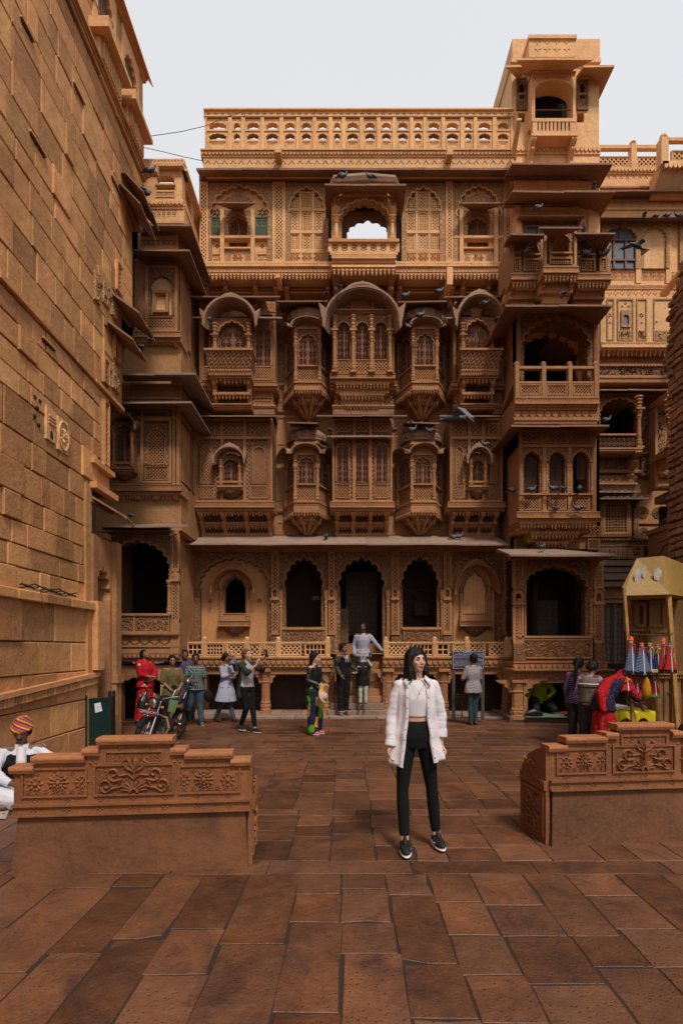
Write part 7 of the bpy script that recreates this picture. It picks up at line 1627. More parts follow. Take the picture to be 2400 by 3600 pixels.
def hand(b,w,dr,pn,r=.0085,curl=.5,side=1,sc=1.):
    """palm, four unequal fingers bent at the knuckles and a thumb; dr = direction of the fingers, pn = palm normal"""
    w=Vector(w); dr=Vector(dr).normalized(); pn=Vector(pn); pn=(pn-dr*pn.dot(dr)).normalized(); sd=dr.cross(pn)*side
    T=Matrix((sd,dr,pn)).transposed()
    b.sph(w+dr*.045*sc,.036*sc,.05*sc,.016*sc,T,10,6)
    b.cone(w,w+dr*.03*sc,.022*sc,.024*sc,8)
    for i,(o,l) in enumerate(((-.027,.068),(-.009,.078),(.009,.073),(.026,.056))):
        p=w+dr*.082*sc+sd*o*sc; d=dr
        for k in range(3):
            c=curl*(.55+.35*k); d2=(dr*math.cos(c*(k+1)*.6)+pn*math.sin(c*(k+1)*.6)); q=p+d2*l*sc*(.42,.32,.26)[k]; b.cone(p,q,r*sc*(1-.1*k),r*sc*(.92-.1*k),6); p=q
    p=w+dr*.02*sc-sd*.026*sc; q=p+(dr*.6-sd*.7+pn*.25).normalized()*.042*sc; q2=q+(dr*.9-sd*.15+pn*.45).normalized()*.032*sc
    b.cone(p,q,r*1.3*sc,r*1.1*sc,6); b.cone(q,q2,r*1.1*sc,r*.9*sc,6)
PEOPLE=[]
def person(label,X0,Y0,Z0,h,yaw,pose={},skin=None,top=None,bottom=None,hair='short',hm=None,head=(0,0),shoe=None,vox=.0095,sex='m',mous=False,curl=(.5,.5),pn=((1,0,0),(-1,0,0)),ds=None,group='people in the square',slim=1.,extras=None,feet=True,hscale=1.11):
    skin=skin or SKb; hm=hm or HB; e=empty('person',label,'person',(X0,Y0,Z0),group); s=h/1.7; e.rotation_euler=(0,0,yaw)
    J={k:(Vector(v) if v is not None else None) for k,v in {**DEF,**pose}.items()}
    Ms=Matrix.Scale(s,4); v_=vox/s; B=lambda n,m,vx=1.,**k: Bod(n,m,e,Ms,v_*vx,**k)
    sw=(J['sb']-J['sa']).normalized(); hw=(J['hb']-J['ha']).normalized()
    b=B('body',skin)
    fem=sex=='f'
    tors=[J['pel']-Vector((0,0,.05)),J['pel'],J['waist'],J['chest'],J['chest'].lerp(J['neck'],.55),J['neck']]
    rad=[(.13,.09),(.155,.10),(.115 if fem else .135,.085),(.14,.10),(.15,.085),(.055,.05)]
    b.loft(tors,rad,sw)
    if fem:
        fw=Vector((0,-1,0)); 
        for q in (-1,1): b.sph(J['chest']+sw*q*.06+Vector((0,-.060,.0)),.055,.045,.055)
    b.limb([J['chest'].lerp(J['neck'],.6),J['sa'],J['ea'],J['wa']],[.07,.052*slim,.037*slim,.025]); b.limb([J['chest'].lerp(J['neck'],.6),J['sb'],J['eb'],J['wb']],[.07,.052*slim,.037*slim,.025])
    b.limb([J['ha'],J['ka'],J['ka'].lerp(J['fa'],.35),J['fa']],[.088*slim,.055*slim,.054*slim,.036]); b.limb([J['hb'],J['kb'],J['kb'].lerp(J['fb'],.35),J['fb']],[.088*slim,.055*slim,.054*slim,.036])
    nk=J['neck']; hd=J['head']; b.cone(nk-Vector((0,0,.03)),hd-Vector((0,-.01,.05)),.056,.050,12)
    HT=Matrix.Rotation(head[0],3,'Z')@Matrix.Rotation(head[1],3,'X'); hp=lambda x,y,z: hd+HT@(Vector((x,y,z))*hscale); hs=hscale
    # head: skull, cheeks, jaw, brow, nose, ears
    b.sph(hp(0,.012,.018),.074*hs,.092*hs,.092*hs,HT,16,12); b.sph(hp(0,-.026,-.022),.058*hs,.060*hs,.078*hs,HT,16,12); b.sph(hp(0,-.052,-.082),.030*hs,.026*hs,.024*hs,HT)
    b.sph(hp(0,-.02,-.062),.050*hs,.052*hs,.036*hs,HT)
    b.sph(hp(0,-.062,.028),.048*hs,.022*hs,.014*hs,HT); 
    for q in (-1,1): b.sph(hp(q*.036,-.058,-.022),.022*hs,.02*hs,.022*hs,HT); b.sph(hp(q*.074,.012,-.005),.008*hs,.018*hs,.028*hs,HT)
    b.cone(hp(0,-.080,.012),hp(0,-.101,-.026),.008*hs,.0125*hs,8); b.sph(hp(0,-.094,-.034),.017*hs,.012*hs,.009*hs,HT)
    b.sph(hp(0,-.083,-.058),.022*hs,.010*hs,.010*hs,HT)
    for q,c in (('a',0),('b',1)):
        w=J['w'+q]; el=J['e'+q]; d=J['hd'+q] or (w-el); hand(b,w,d,pn[c],curl=curl[c],side=1 if c else -1,r=max(.0085,v_*.85))
        if feet:
            toe=J['toe'+q] or Vector((0,-1,0)); toe=toe.normalized(); f=J['f'+q]; T=Matrix((toe.cross(Vector((0,0,1))),toe,Vector((0,0,1)))).transposed(); b.sph(f+toe*.055-Vector((0,0,.04)),.042,.12,.034,T)
            if shoe:
                k=B('shoe',shoe,1.0); c0=f+toe*.055-Vector((0,0,.028)); k.sph(c0,.049,.132,.036,T,14,8); k.sph(f+toe*.0-Vector((0,0,.01)),.044,.058,.05,T); 
                k2=B('sole',SOLE if shoe!=SAND else SAND,1.0); k2.sph(c0-Vector((0,0,.030)),.052,.138,.016,T,16,6)
    # face details
    for q in (-1,1):
        m=MB('eye',EYEW,None); ALL.remove(m); P=hp(q*.030,-.0765,.006)
        bm=B('eye',EYEW,.0); bm.vox=0; bm.sph(P,.0155*hs,.010*hs,.0085*hs,HT,12,8)
        bi=B('iris',IRIS,.0); bi.vox=0; bi.sph(hp(q*.030+.0012,-.0835,.0065),.0075*hs,.0045*hs,.0078*hs,HT,10,6)
        br=B('eyebrow',hm,.0); br.vox=0; br.sph(hp(q*.031,-.0835,.0255),.0195*hs,.006*hs,.0038*hs,HT@Matrix.Rotation(-q*.12,3,'Y'),10,6)
        ls=B('eyelash',IRIS,.0); ls.vox=0; ls.sph(hp(q*.031,-.0805,.0125),.0175*hs,.0085*hs,.0028*hs,HT@Matrix.Rotation(-q*.06,3,'Y'),10,6)
    l=B('lips',LIP if fem else skin,.0); l.vox=0; l.sph(hp(0,-.0925,-.0535),.0215*hs,.006*hs,.0042*hs,HT,12,6); l.sph(hp(0,-.092,-.0605),.018*hs,.007*hs,.0050*hs,HT,12,6)
    if mous: mm=B('moustache',hm,.0); mm.vox=0; mm.sph(hp(0,-.095,-.046),.027*hs,.010*hs,.0075*hs,HT,12,6)
    # hair
    if hair:
        k=B('hair',hm,.8,smooth=3)
        k.sph(hp(0,.022,.032),.084*hs,.096*hs,.092*hs,HT,16,12)
        for q in (-1,1): k.sph(hp(q*.066,.028,.0),.02*hs,.045*hs,.05*hs,HT)
        k.sph(hp(0,.06,-.02),.066*hs,.05*hs,.07*hs,HT)
        if hair=='long' or hair=='shoulder':
            L_=.16 if hair=='shoulder' else .42
            k.loft([hp(0,.045,.03),hp(0,.06,-.06),hp(0,.065,-.12),nk+Vector((0,.075,.02)),nk+Vector((0,.09,-L_+.08))],[(.086,.05),(.085,.045),(.085,.04),(.095,.03),(.075,.018)],sw)
        if hair=='bun' or hair=='tail': k.sph(hp(0,.115,-.02),.035,.035,.035,HT); 
        if hair=='tail': k.limb([hp(0,.11,-.02),hp(0,.13,-.1),nk+Vector((0,.13,-.15)),nk+Vector((0,.12,-.35))],[.03,.034,.03,.012])
    # clothes
    if top:
        mat,slv,hem,fit,flare,fold=(list(top)+[.012])[:6]
        t=B('shirt',mat,1.3,smooth=2,fold=fold); o=fit
        hemp=J['pel']+Vector((0,0,hem-.94)); wst=J['waist']; 
        P=[hemp]; Rr=[(.165+o+flare,.115+o+flare*.8)]
        if hem<.85: P.append(J['pel']); Rr.append((.165+o+flare*.4,.115+o+flare*.3))
        P+=[wst,J['chest'],J['chest'].lerp(nk,.5),nk-Vector((0,0,.01)),nk+Vector((0,0,.015))]; Rr+=[(.135+o,.10+o),(.155+o,.115+o),(.16+o*.6,.10+o*.6),(.075,.07),(.066,.064)]
        t.loft(P,Rr,sw,24)
        if fem: 
            for q in (-1,1): t.sph(J['chest']+sw*q*.06+Vector((0,-.062-o*.5,.0)),.06,.05,.06)
        for q in 'ab':
            S_,E_,W_=J['s'+q],J['e'+q],J['w'+q]; c0=J['chest'].lerp(nk,.55)
            if slv<=1: dz=Vector((0,0,.022)); t.limb([c0-dz,S_-dz,S_.lerp(E_,slv)],[.068,.052+o*.55,.050+o*.6])
            else: dz=Vector((0,0,.022)); t.limb([c0-dz,S_-dz,E_,E_.lerp(W_,slv-1)],[.068,.052+o*.55,.044+o*.6,.034+o*.4])
    if bottom:
        kd,mat,fit=bottom[:3]
        if kd=='pants':
            t=B('trousers',mat,1.3,smooth=2,fold=.010 if fit>.01 else .002,fs=(8,8,7)); o=fit; ln=bottom[3] if len(bottom)>3 else .93
            t.loft([J['pel']-Vector((0,0,.10)),J['pel'],J['waist']-Vector((0,0,.02))],[(.15+o,.10+o),(.168+o*.6,.112+o*.5),(.135+o*.5,.095+o*.5)],hw)
            for q in 'ab': H_,K_,F_=J['h'+q],J['k'+q],J['f'+q]; F2=K_.lerp(F_,ln); t.limb([H_,K_,F2],[.096+o,.060+o,.043+o*1.2],12)
        if kd=='skirt':
            hem,fl=bottom[3],bottom[4]; base=(J['fa']+J['fb'])/2; hp_=J['pel']; P=[J['waist'],hp_,hp_.lerp(base,.4),hp_.lerp(base,.75),Vector((base.x,base.y,hem))]
            t=B('skirt',mat,1.3,smooth=2,fold=.012,fs=(12,12,1.2)); t.loft(P,[(.14,.10),(.175,.13),(.185+fl*.4,.15+fl*.4),(.19+fl*.8,.16+fl*.8),(.2+fl,.17+fl)],hw,48,wob=.05,k=11)
    if extras: extras(e,B,J,hp,HT,sw)
    return e
def at(px,py,Y): return X(px,Y),Z(py,Y)
# ---- the woman in white ----
YW=4.41; WX=X(1462,YW)
def main_extra(e,B,J,hp,HT,sw):
    # crop top
    t=B('crop_top',WT,1.4,smooth=3); ch=J['chest']; nk=J['neck']
    t.loft([(0,0,1.115),(0,0,1.16),ch,ch.lerp(nk,.55),nk-Vector((0,.0,.012)),nk+Vector((0,-.004,.002))],[(.124,.098),(.130,.104),(.15,.116),(.155,.098),(.08,.072),(.066,.062)],sw,28)
    for q in (-1,1): t.sph(ch+Vector((q*.055,-.056,-.005)),.060,.050,.062)
    # open linen shirt: back and two fronts
    m=Bod('linen_shirt',WHT,e,Matrix.Identity(4),0); m.vox=0
    rows=34; cols=84; V=[]; 
    zt,zb=1.445,.735
    def shell(off):
        L_=[]
        for j in range(rows+1):
            t_=j/rows; z=zt+(zb-zt)*t_
            # ring radii from the collar down to the hem
            ks=[(0,.070,.072),(.04,.138,.086),(.085,.172,.102),(.2,.178,.124),(.45,.172,.132),(.7,.204,.146),(1,.246,.162)]
            for a in range(len(ks)-1):
                if ks[a][0]<=t_<=ks[a+1][0]: f=(t_-ks[a][0])/(ks[a+1][0]-ks[a][0]); f=f*f*(3-2*f); rx=ks[a][1]*(1-f)+ks[a+1][1]*f; ry=ks[a][2]*(1-f)+ks[a+1][2]*f; break
            op0=math.radians(24+8*t_); op1=math.radians(20+12*t_)
            for i in range(cols+1):
                g_=i/cols; th=-pi/2+op1+(2*pi-op1-op0)*g_   # from the right front edge, round the back, to the left front edge
                fo=.010*t_*math.sin(th*9+2.2*math.sin(t_*3))+.006*t_*math.sin(th*17+t_*4)+.006*noise.noise(Vector((th*2,t_*7,1)))+.004*noise.noise(Vector((th*7,t_*16,4)))
                x=(rx+fo-off)*math.cos(th); y=(ry+fo-off)*math.sin(th)+.01
                zz=z+ .05*t_**3*(math.cos(th*2)*.4+ (.35 if x>0 else -.35)) + (.02*max(0,1-t_*6)*math.sin(th))
                L_.append((x,y,zz))
        return L_
    A=shell(0); Bq=shell(.004); n=cols+1; F=[(j*n+i,j*n+i+1,(j+1)*n+i+1,(j+1)*n+i) for j in range(rows) for i in range(cols)]; N_=len(A)
    m.add(A+Bq,F+[tuple(x+N_ for x in f) for f in F]+[(j*n,(j+1)*n,N_+(j+1)*n,N_+j*n) for j in range(rows)]+[(j*n+cols,(j+1)*n+cols,N_+(j+1)*n+cols,N_+j*n+cols) for j in range(rows)]+[(rows*n+i,rows*n+i+1,N_+rows*n+i+1,N_+rows*n+i) for i in range(cols)])
    # plackets and buttons
    for sgn,idx in ((1,0),(-1,cols)):
        p=Bod('placket',WHT,e,Matrix.Identity(4),0); Q=[]
        for j in range(2,rows+1):
            a=Vector(A[j*n+idx]); c=Vector(A[j*n+(idx+3 if idx==0 else idx-3)]); nn=Vector((a.x*.3,a.y,0)).normalized()*.004; Q+= [a+nn,c+nn,c-nn*.2,a-nn*.2]
        k=len(Q)//4; p.add(Q,[(i*4+q,i*4+(q+1)%4,i*4+4+(q+1)%4,i*4+4+q) for i in range(k-1) for q in range(4)])
        for j in range(4,rows,4):
            a=Vector(A[j*n+idx]).lerp(Vector(A[j*n+(idx+2 if idx==0 else idx-2)]),.6); bt=Bod('button',M_grey,e,Matrix.Identity(4),0); bt.vox=0; bt.sph(a+Vector((0,-.006,0)),.0055,.003,.0055,None,8,6)
    # collar: two pointed flaps and the stand
    for sgn in (-1,1):
        c=Bod('collar',WHT,e,Matrix.Identity(4),0); s_=sgn
        P=[(s_*.062,.035,1.462),(s_*.070,-.02,1.455),(s_*.052,-.078,1.432),(s_*.098,-.112,1.372),(s_*.118,-.066,1.405),(s_*.102,.03,1.425)]
        c.add([Vector(p) for p in P]+[Vector(p)+Vector((0,-.005,.006)) for p in P],[(0,1,4,5),(1,2,3,4),(6,7,10,11),(7,8,9,10)]+[(i,(i+1)%6,6+(i+1)%6,6+i) for i in range(6)])
        c.vox=0
    cb=Bod('collar',WHT,e,Matrix.Identity(4),.006,3); cb.loft([(0,.028,1.42),(0,.03,1.452),(0,.03,1.468)],[(.078,.062),(.072,.052),(.066,.046)],(1,0,0),24)
    cb.v=[v for v in cb.v]
    # sleeves with cross folds
    for q,sl in (('a',1.98),('b',1.66)):
        t=B('sleeve',WHT,.85,smooth=2); S_,E_,W_=J['s'+q],J['e'+q],J['w'+q]; P=[];Rr=[]; N2=44; tot=sl; t.sph(S_,.053)
        for i in range(N2+1):
            f=i/N2*tot; c=(S_.lerp(E_,f) if f<=1 else E_.lerp(W_,f-1)); c=c-Vector((0,0,.0)); sg=-1 if q=='a' else 1
            r=.051-.003*min(1,f)-.002*max(0,f-1); r+=.0005*math.sin(i*1.75+math.sin(i*.7)*1.3)*(.15+min(f,1.2)*.85); 
            P.append(c+Vector((sg*.006*min(1,f*3)+.002*math.sin(i*.5),0,0))); Rr.append((r,r*1.05))
        P=[p-Vector((0,0,.006*max(0,1-k/6.))) for k,p in enumerate(P)]; P=[Vector(J['chest'].lerp(J['neck'],.6))+Vector(((-.07 if q=='a' else .07),0,0))]+P; Rr=[(.062,.075)]+Rr; t.fold=.004; t.fs=(8,8,20)
        t.loft(P,Rr,(0,1,0),22)
        cu=B('cuff',WHT,1.,smooth=1); c=P[-1]; d=(P[-1]-P[-4]).normalized(); cu.loft([c-d*.03,c+d*.02],[(.049,.051),(.052,.054)],(0,1,0),20)
    # high-waisted leggings
    l=B('leggings',BLK,1.2,smooth=3)
    l.loft([J['pel']-Vector((0,0,.09)),J['pel'],J['pel']+Vector((0,0,.07)),(0,0,1.075)],[(.13,.098),(.163,.113),(.146,.103),(.119,.092)],(1,0,0),24)
    for q in 'ab': H_,K_,F_=J['h'+q],J['k'+q],J['f'+q]; l.limb([H_,H_.lerp(K_,.5),K_,K_.lerp(F_,.3),K_.lerp(F_,.83)],[.084,.066,.0495,.052,.0425],16)
    wb=B('waistband',BLK2,1.2,smooth=3); wb.loft([(0,0,.985),(0,0,1.03),(0,0,1.08)],[(.152,.108),(.137,.10),(.122,.0945)],(1,0,0),24)
    # hair falling to the shoulders
    h=B('hair',HB,.8,smooth=3,fold=.004,fs=(60,60,5)); 
    h.loft([hp(0,.01,.062),hp(0,.04,.02),hp(0,.05,-.05),hp(0,.045,-.12),hp(.0,.045,-.185)],[(.070,.075),(.088,.075),(.096,.062),(.108,.055),(.118,.045)],HT@Vector((1,0,0)),24)
    h.sph(hp(0,.028,.040),.0845,.092,.088,HT,18,12)
    for q,k in ((-1,1.0),(1,.92)):
        h.limb([hp(q*.040,-.012,.105),hp(q*.080,-.018,.04),hp(q*.084,-.014,-.04),hp(q*.086*k,-.022,-.10),hp(q*.10*k,-.03,-.165)],[.022,.020,.024,.027,.018],10)
    # fine necklace
    nc=Bod('necklace',plain('gold_chain',(.5,.33,.12),.3,1,bump=0),e,Matrix.Identity(4),0); 
    pts=[Vector((-.062,-.075,1.415)),Vector((-.035,-.112,1.37)),Vector((0,-.135,1.325)),Vector((.035,-.112,1.37)),Vector((.062,-.075,1.415))]
    for i in range(4): nc.cone(pts[i],pts[i+1],.0012,.0012,5,False)
    nc.sph(pts[2]-Vector((0,.002,.012)),.004,.003,.012)
    # trainers: laces and tongue
    for q in 'ab':
        f=J['f'+q]; toe=(J['toe'+q]).normalized(); sd_=toe.cross(Vector((0,0,1))); 
        for i in range(4): la=Bod('lace',RUB,e,Matrix.Identity(4),0); c=f+toe*(.055+.018*i)+Vector((0,0,.018-.009*i)); la.cone(c-sd_*.022,c+sd_*.022,.003,.003,5)
        tg=B('tongue',RUB,.8); tg.limb([f+toe*.035+Vector((0,0,.045)),f+toe*.07+Vector((0,0,.01))],[.018,.018],8)
        mk=Bod('side_mark',SOLE,e,Matrix.Identity(4),0)
        for i in range(5): a=f+toe*(.02+.018*i)+sd_*(-.044 if q=='a' else .047)+Vector((0,0,-.035+.006*abs(i-1.5))); mk.sph(a,.0035,.009,.0035)
main=person('young woman in open white linen shirt, white crop top and black leggings',WX,YW,0,1.70,math.radians(2),
 dict(pel=(0,0,.945),sa=(-.142,0,1.368),sb=(.142,0,1.368),ea=(-.196,.015,1.12),wa=(-.212,-.04,.885),eb=(.205,.02,1.12),wb=(.205,.0,.875),neck=(-.0,.012,1.43),head=(.0,-.015,1.575),
  ha=(-.082,0,.90),hb=(.082,0,.90),ka=(-.118,-.02,.50),kb=(.138,.03,.50),fa=(-.108,-.07,.085),fb=(.182,.06,.085),toea=(-.05,-1,0),toeb=(.12,-1,0),hda=(.05,-.05,-1),hdb=(-.06,-.05,-1)),
 SK,None,None,None,HB,(math.radians(24),math.radians(-7)),RUB,.0062,'f',curl=(.75,.75),pn=((.6,-.7,0),(-.6,-.7,0)),extras=main_extra,hscale=.90,slim=.86,group=None)
# ---- background people ----
def P3(px,py,Y): return X(px,Y),Y,Z(py,Y)
D=math.radians
CHK=cloth('checked_pale_shirt',(.46,.45,.52),(.20,.19,.27),'check')
person('man with moustache in pale checked shirt standing highest on the stairs',X(1276,13.1),13.1,.62,1.70,D(-6),dict(sb=(.17,0,1.39),eb=(.33,-.04,1.17),wb=(.49,-.06,.99),hdb=(.3,-.2,-.9),ea=(-.235,.03,1.12),wa=(-.22,-.05,.90),ka=(-.09,-.06,.49)),SKd,(CHK,1.85,.86,.022,.02),('pants',DKT,.02),'short',mous=True,shoe=SAND,head=(D(-8),D(2)))
OLV=cloth('olive_jacket_cloth',(.055,.05,.03))
def jacket(mat):
    def f(e,B,J,hp,HT,sw):
        t=B('jacket',mat,1.3,smooth=2,fold=.012); nk=J['neck']; ch=J['chest']; bk=Vector((0,.03,0))
        t.loft([J['pel']+bk+Vector((0,0,-.02)),J['waist']+bk,ch+bk,ch.lerp(nk,.5)+bk,nk+bk*.5],[(.185,.115),(.175,.115),(.185,.125),(.18,.11),(.085,.07)],sw,24)
        for q in 'ab': t.limb([ch.lerp(nk,.45),J['s'+q]-Vector((0,0,.025)),J['e'+q],J['e'+q].lerp(J['w'+q],.85)],[.08,.064,.056,.046])
    return f
def camel(e,B,J,hp,HT,sw,z=0,sc=1.):
    m=plain('camel_print',(.45,.38,.38),.8,bump=0); ch=J['chest']+Vector((0,-.145,z))
    b=Bod('camel_print',m,e,Matrix.Identity(4),0)
    def s(x,zz,rx,rz): b.sph(ch+Vector((x*sc,0,zz*sc)),rx*sc,.006,rz*sc,None,8,6)
    s(0,.02,.055,.03); s(.0,.05,.03,.025); s(-.065,.035,.012,.03); s(-.08,.06,.022,.01)
    for x in (-.035,-.018,.025,.042): s(x,-.035,.006,.045)
def ex_green(e,B,J,hp,HT,sw): jacket(OLV)(e,B,J,hp,HT,sw); camel(e,B,J,hp,HT,sw,.02,1.2)
person('man in dark olive jacket and black trousers at the foot of the stairs, looking sideways',X(1206,12.8),12.75,.155,1.64,D(38),dict(ea=(-.25,-.02,1.12),wa=(-.20,-.17,.92),eb=(.24,-.03,1.12),wb=(.20,-.24,1.06)),SKb,(BLK2,.9,.86,.015,0),('pants',BLK2,.02),'short',mous=True,shoe=RUB,head=(D(14),D(3)),extras=ex_green)
PALE=cloth('pale_green_cotton',(.42,.46,.36)); HATW=cloth('pale_knit_hat',(.42,.42,.47))
def ex_child(e,B,J,hp,HT,sw):
    h=B('bucket_hat',HATW,.9,smooth=2); h.sph(hp(0,0,.05),.10,.11,.085,HT); h.loft([hp(0,0,-.02),hp(0,0,.05)],[(.145,.15),(.10,.11)],(1,0,0),20)
    t=B('sleeve',PALE,1,smooth=2)
    for q in 'ab': t.limb([J['s'+q],J['e'+q],J['e'+q].lerp(J['w'+q],.9)],[.058,.052,.042])
    camel(e,B,J,hp,HT,sw,-.02,1.6)
person('small child on the stairs in white bucket hat and black camel T-shirt',X(1276,12.75),12.78,.31,1.12,D(-4),dict(head=(0,-.01,1.62),sb=(.16,0,1.38),eb=(.30,-.02,1.45),wb=(.16,-.07,1.66),hdb=(-.7,0,.6),ea=(-.25,-.05,1.2),wa=(-.36,-.12,1.18),hda=(-1,0,0)),SKb,(BLK2,.7,.72,.03,.03),('pants',PALE,.02),'short',shoe=RUB,hscale=1.25,head=(0,D(8)),extras=ex_child,group='people in the square')
LEA=plain('black_leather',(.012,.012,.014),.4,spec=.5); PAT=cloth('patchwork_trousers',(.1,.1,.1),kind='patch'); PNK=plain('pink_trainer',(.62,.10,.17),.6); YEL=cloth('mustard_scarf',(.62,.33,.05)); STRAW=cloth('straw_hat',(.50,.36,.26))
def ex_black(e,B,J,hp,HT,sw):
    jacket(LEA)(e,B,J,hp,HT,sw)
    h=B('hat',STRAW,1,smooth=2); c=J['wa']+Vector((-.02,-.10,-.22)); T=Matrix.Rotation(D(70),3,'X'); h.sph(c,.16,.16,.02,T,18,6); h.sph(c+Vector((0,-.03,0)),.085,.085,.07,T)
    s=B('scarf',YEL,1,smooth=2,fold=.012); s.limb([J['wa']+Vector((0,-.05,.02)),J['wa']+Vector((0,-.05,-.18)),J['wa']+Vector((0,-.03,-.36))],[.03,.06,.05])
    g=B('handbag',LEA,1,smooth=2); g.loft([(-.16,.02,.62),(-.16,.02,.70),(-.16,.02,.88)],[(.05,.12),(.055,.13),(.04,.10)],(1,0,0),16,.7); g.limb([(-.16,.02,.86),(-.15,0,1.05)],[.008,.008])
person('woman in black leather jacket and patchwork trousers holding a hat and mustard scarf',X(1106,10.3),10.3,0,1.60,D(62),dict(ea=(-.24,.03,1.13),wa=(-.15,-.20,1.04),hda=(.2,-1,0),eb=(.24,.02,1.13),wb=(.12,-.2,1.03)),SKw,(BLK2,.5,.88,.015,0),('pants',PAT,.055,.9),'long',shoe=PNK,sex='f',head=(D(12),D(2)),extras=ex_black)
GRY=cloth('grey_tshirt',(.36,.33,.33)); DGR=cloth('dark_green_cardigan',(.022,.03,.027))
def ex_phone(e,B,J,hp,HT,sw):
    t=B('cardigan',DGR,1.3,smooth=2,fold=.014); nk=J['neck']; ch=J['chest']; bk=Vector((0,.04,0))
    t.loft([Vector((0,.05,.72)),J['pel']+bk,J['waist']+bk,ch+bk,ch.lerp(nk,.5)+bk,nk+bk*.5],[(.22,.13),(.19,.12),(.165,.11),(.175,.12),(.17,.10),(.08,.06)],sw,24)
    for q in 'ab': t.limb([ch.lerp(nk,.55),J['s'+q],J['e'+q],J['e'+q].lerp(J['w'+q],.25)],[.085,.07,.06,.055])
    p=Bod('smartphone',plain('phone_body',(.02,.02,.022),.2),e,Matrix.Identity(4),0); c=J['wb']+Vector((.0,-.03,.13)); d=Vector((.04,0,0)); u=Vector((0,.03,.075)); w=Vector((0,.006,-.002))
    P=[c-d-u-w,c+d-u-w,c+d+u-w,c-d+u-w,c-d-u+w,c+d-u+w,c+d+u+w,c-d+u+w]; p.add(P,[(0,1,2,3),(7,6,5,4),(0,4,5,1),(1,5,6,2),(2,6,7,3),(3,7,4,0)])
person('auburn-haired woman in dark cardigan and black leggings raising a phone to take a picture',X(868,10.6),10.6,0,1.66,D(48),dict(sa=(-.16,0,1.385),ea=(-.15,-.20,1.22),wa=(-.03,-.36,1.40),hda=(.1,-.3,1),sb=(.16,0,1.385),eb=(.24,-.20,1.27),wb=(.12,-.42,1.46),hdb=(0,-.2,1),ka=(-.08,-.08,.49),fa=(-.06,.14,.10),kb=(.07,-.10,.49),fb=(.05,-.20,.075)),SKw,(GRY,.7,.93,.01,.0),('pants',BLK,.004,.85),'shoulder',HR,head=(D(8),D(-9)),shoe=RUB,sex='f',extras=ex_phone,curl=(1,1.1))
LAV=cloth('pale_lavender_cotton',(.36,.36,.46)); ORG=cloth('orange_white_blanket',(.62,.20,.10),(.65,.6,.5),'flower')
def ex_mum(e,B,J,hp,HT,sw):
    t=B('kurta_hem',LAV,1.3,smooth=2,fold=.012,fs=(12,12,1.5)); t.loft([J['waist'],J['pel'],(0,.0,.75),(0,.02,.52)],[(.14,.115),(.19,.14),(.24,.19),(.30,.24)],(1,0,0),36,wob=.05,k=9)
person('woman in pale lavender dress walking beside the phone woman, carrying a baby',X(795,12.1),12.1,0,1.56,D(62),dict(ea=(-.2,-.06,1.14),wa=(.0,-.20,1.20),hda=(1,-.2,.2),eb=(.2,-.08,1.14),wb=(.0,-.22,1.10),hdb=(-1,-.2,.2),fa=(-.1,.25,.09),ka=(-.1,.03,.5),fb=(.08,-.18,.075)),SKb,(LAV,1.9,.86,.02,.03),('pants',JEAN,.008,.9),'bun',shoe=SAND,sex='f',extras=ex_mum,head=(D(6),D(4)))
NCK=cloth('navy_check_baby_suit',(.05,.05,.14),(.4,.38,.45),'check',s=.8); 
def ex_baby(e,B,J,hp,HT,sw):
    b=B('blanket',ORG,1,smooth=2,fold=.01); b.sph(hp(0,.06,.0),.17,.13,.16,HT); b.limb([hp(-.08,.1,-.1),J['chest']+Vector((0,.12,0))],[.12,.14])
person('baby in orange head cloth and navy checked suit carried in the lavender woman\'s arms',X(818,11.85),11.8,1.02,.62,D(150),dict(ka=(-.12,-.30,.80),fa=(-.12,-.38,.45),kb=(.12,-.30,.80),fb=(.12,-.36,.45),ha=(-.1,0,.95),hb=(.1,0,.95)),SKb,(NCK,1.8,.86,.05,.03),('pants',JEAN,.03),'short',hscale=1.5,head=(0,0),vox=.008,shoe=PNK,extras=ex_baby,group='people in the square')
PLD=cloth('teal_black_plaid',(.03,.10,.11),(.012,.014,.016),'plaid',c3=(.55,.55,.5))
def ex_boy(e,B,J,hp,HT,sw):
    m=plain('steel_flask',(.18,.18,.19),.35,.7); f=Bod('flask',m,e,Matrix.Identity(4),0); c=J['wa']+Vector((-.10,-.05,-.16)); f.cone(c+Vector((.02,0,.13)),c,.052,.058,14,False); f.cone(c+Vector((.022,0,.15)),c+Vector((.02,0,.13)),.035,.05,14,False)
    k=B('cap',BLK2,1); k.sph(J['wb']+Vector((.05,-.02,-.16)),.10,.08,.15)
person('boy in teal plaid shirt and blue jeans carrying a steel flask',X(688,11.5),11.5,0,1.56,D(22),dict(ea=(-.24,-.02,1.13),wa=(-.10,-.20,1.06),hda=(.8,-.6,0),fa=(-.16,.25,.09),ka=(-.12,.02,.5),fb=(.13,-.08,.075)),SKd,(PLD,.75,.84,.03,.02),('pants',JEAN,.022),'short',shoe=plain('grey_trainer',(.10,.11,.09),.6),extras=ex_boy,head=(D(-6),0))
PUR=cloth('purple_striped_sari',(.035,.022,.07),(.16,.12,.22),'stripe')
def shawl(mat,a=1):
    def f(e,B,J,hp,HT,sw):
        t=B('shawl',mat,1.3,smooth=2,fold=.014,fs=(9,9,5)); nk=J['neck']; ch=J['chest']
        t.loft([(.0,0,.80),J['waist'],ch,ch.lerp(nk,.6),nk],[(.20,.15),(.18,.14),(.20,.15),(.19,.13),(.09,.08)],sw,24); t.limb([nk+Vector((a*.1,0,-.02)),J['sb' if a>0 else 'sa'],J['eb' if a>0 else 'ea']],[.08,.085,.07])
    return f
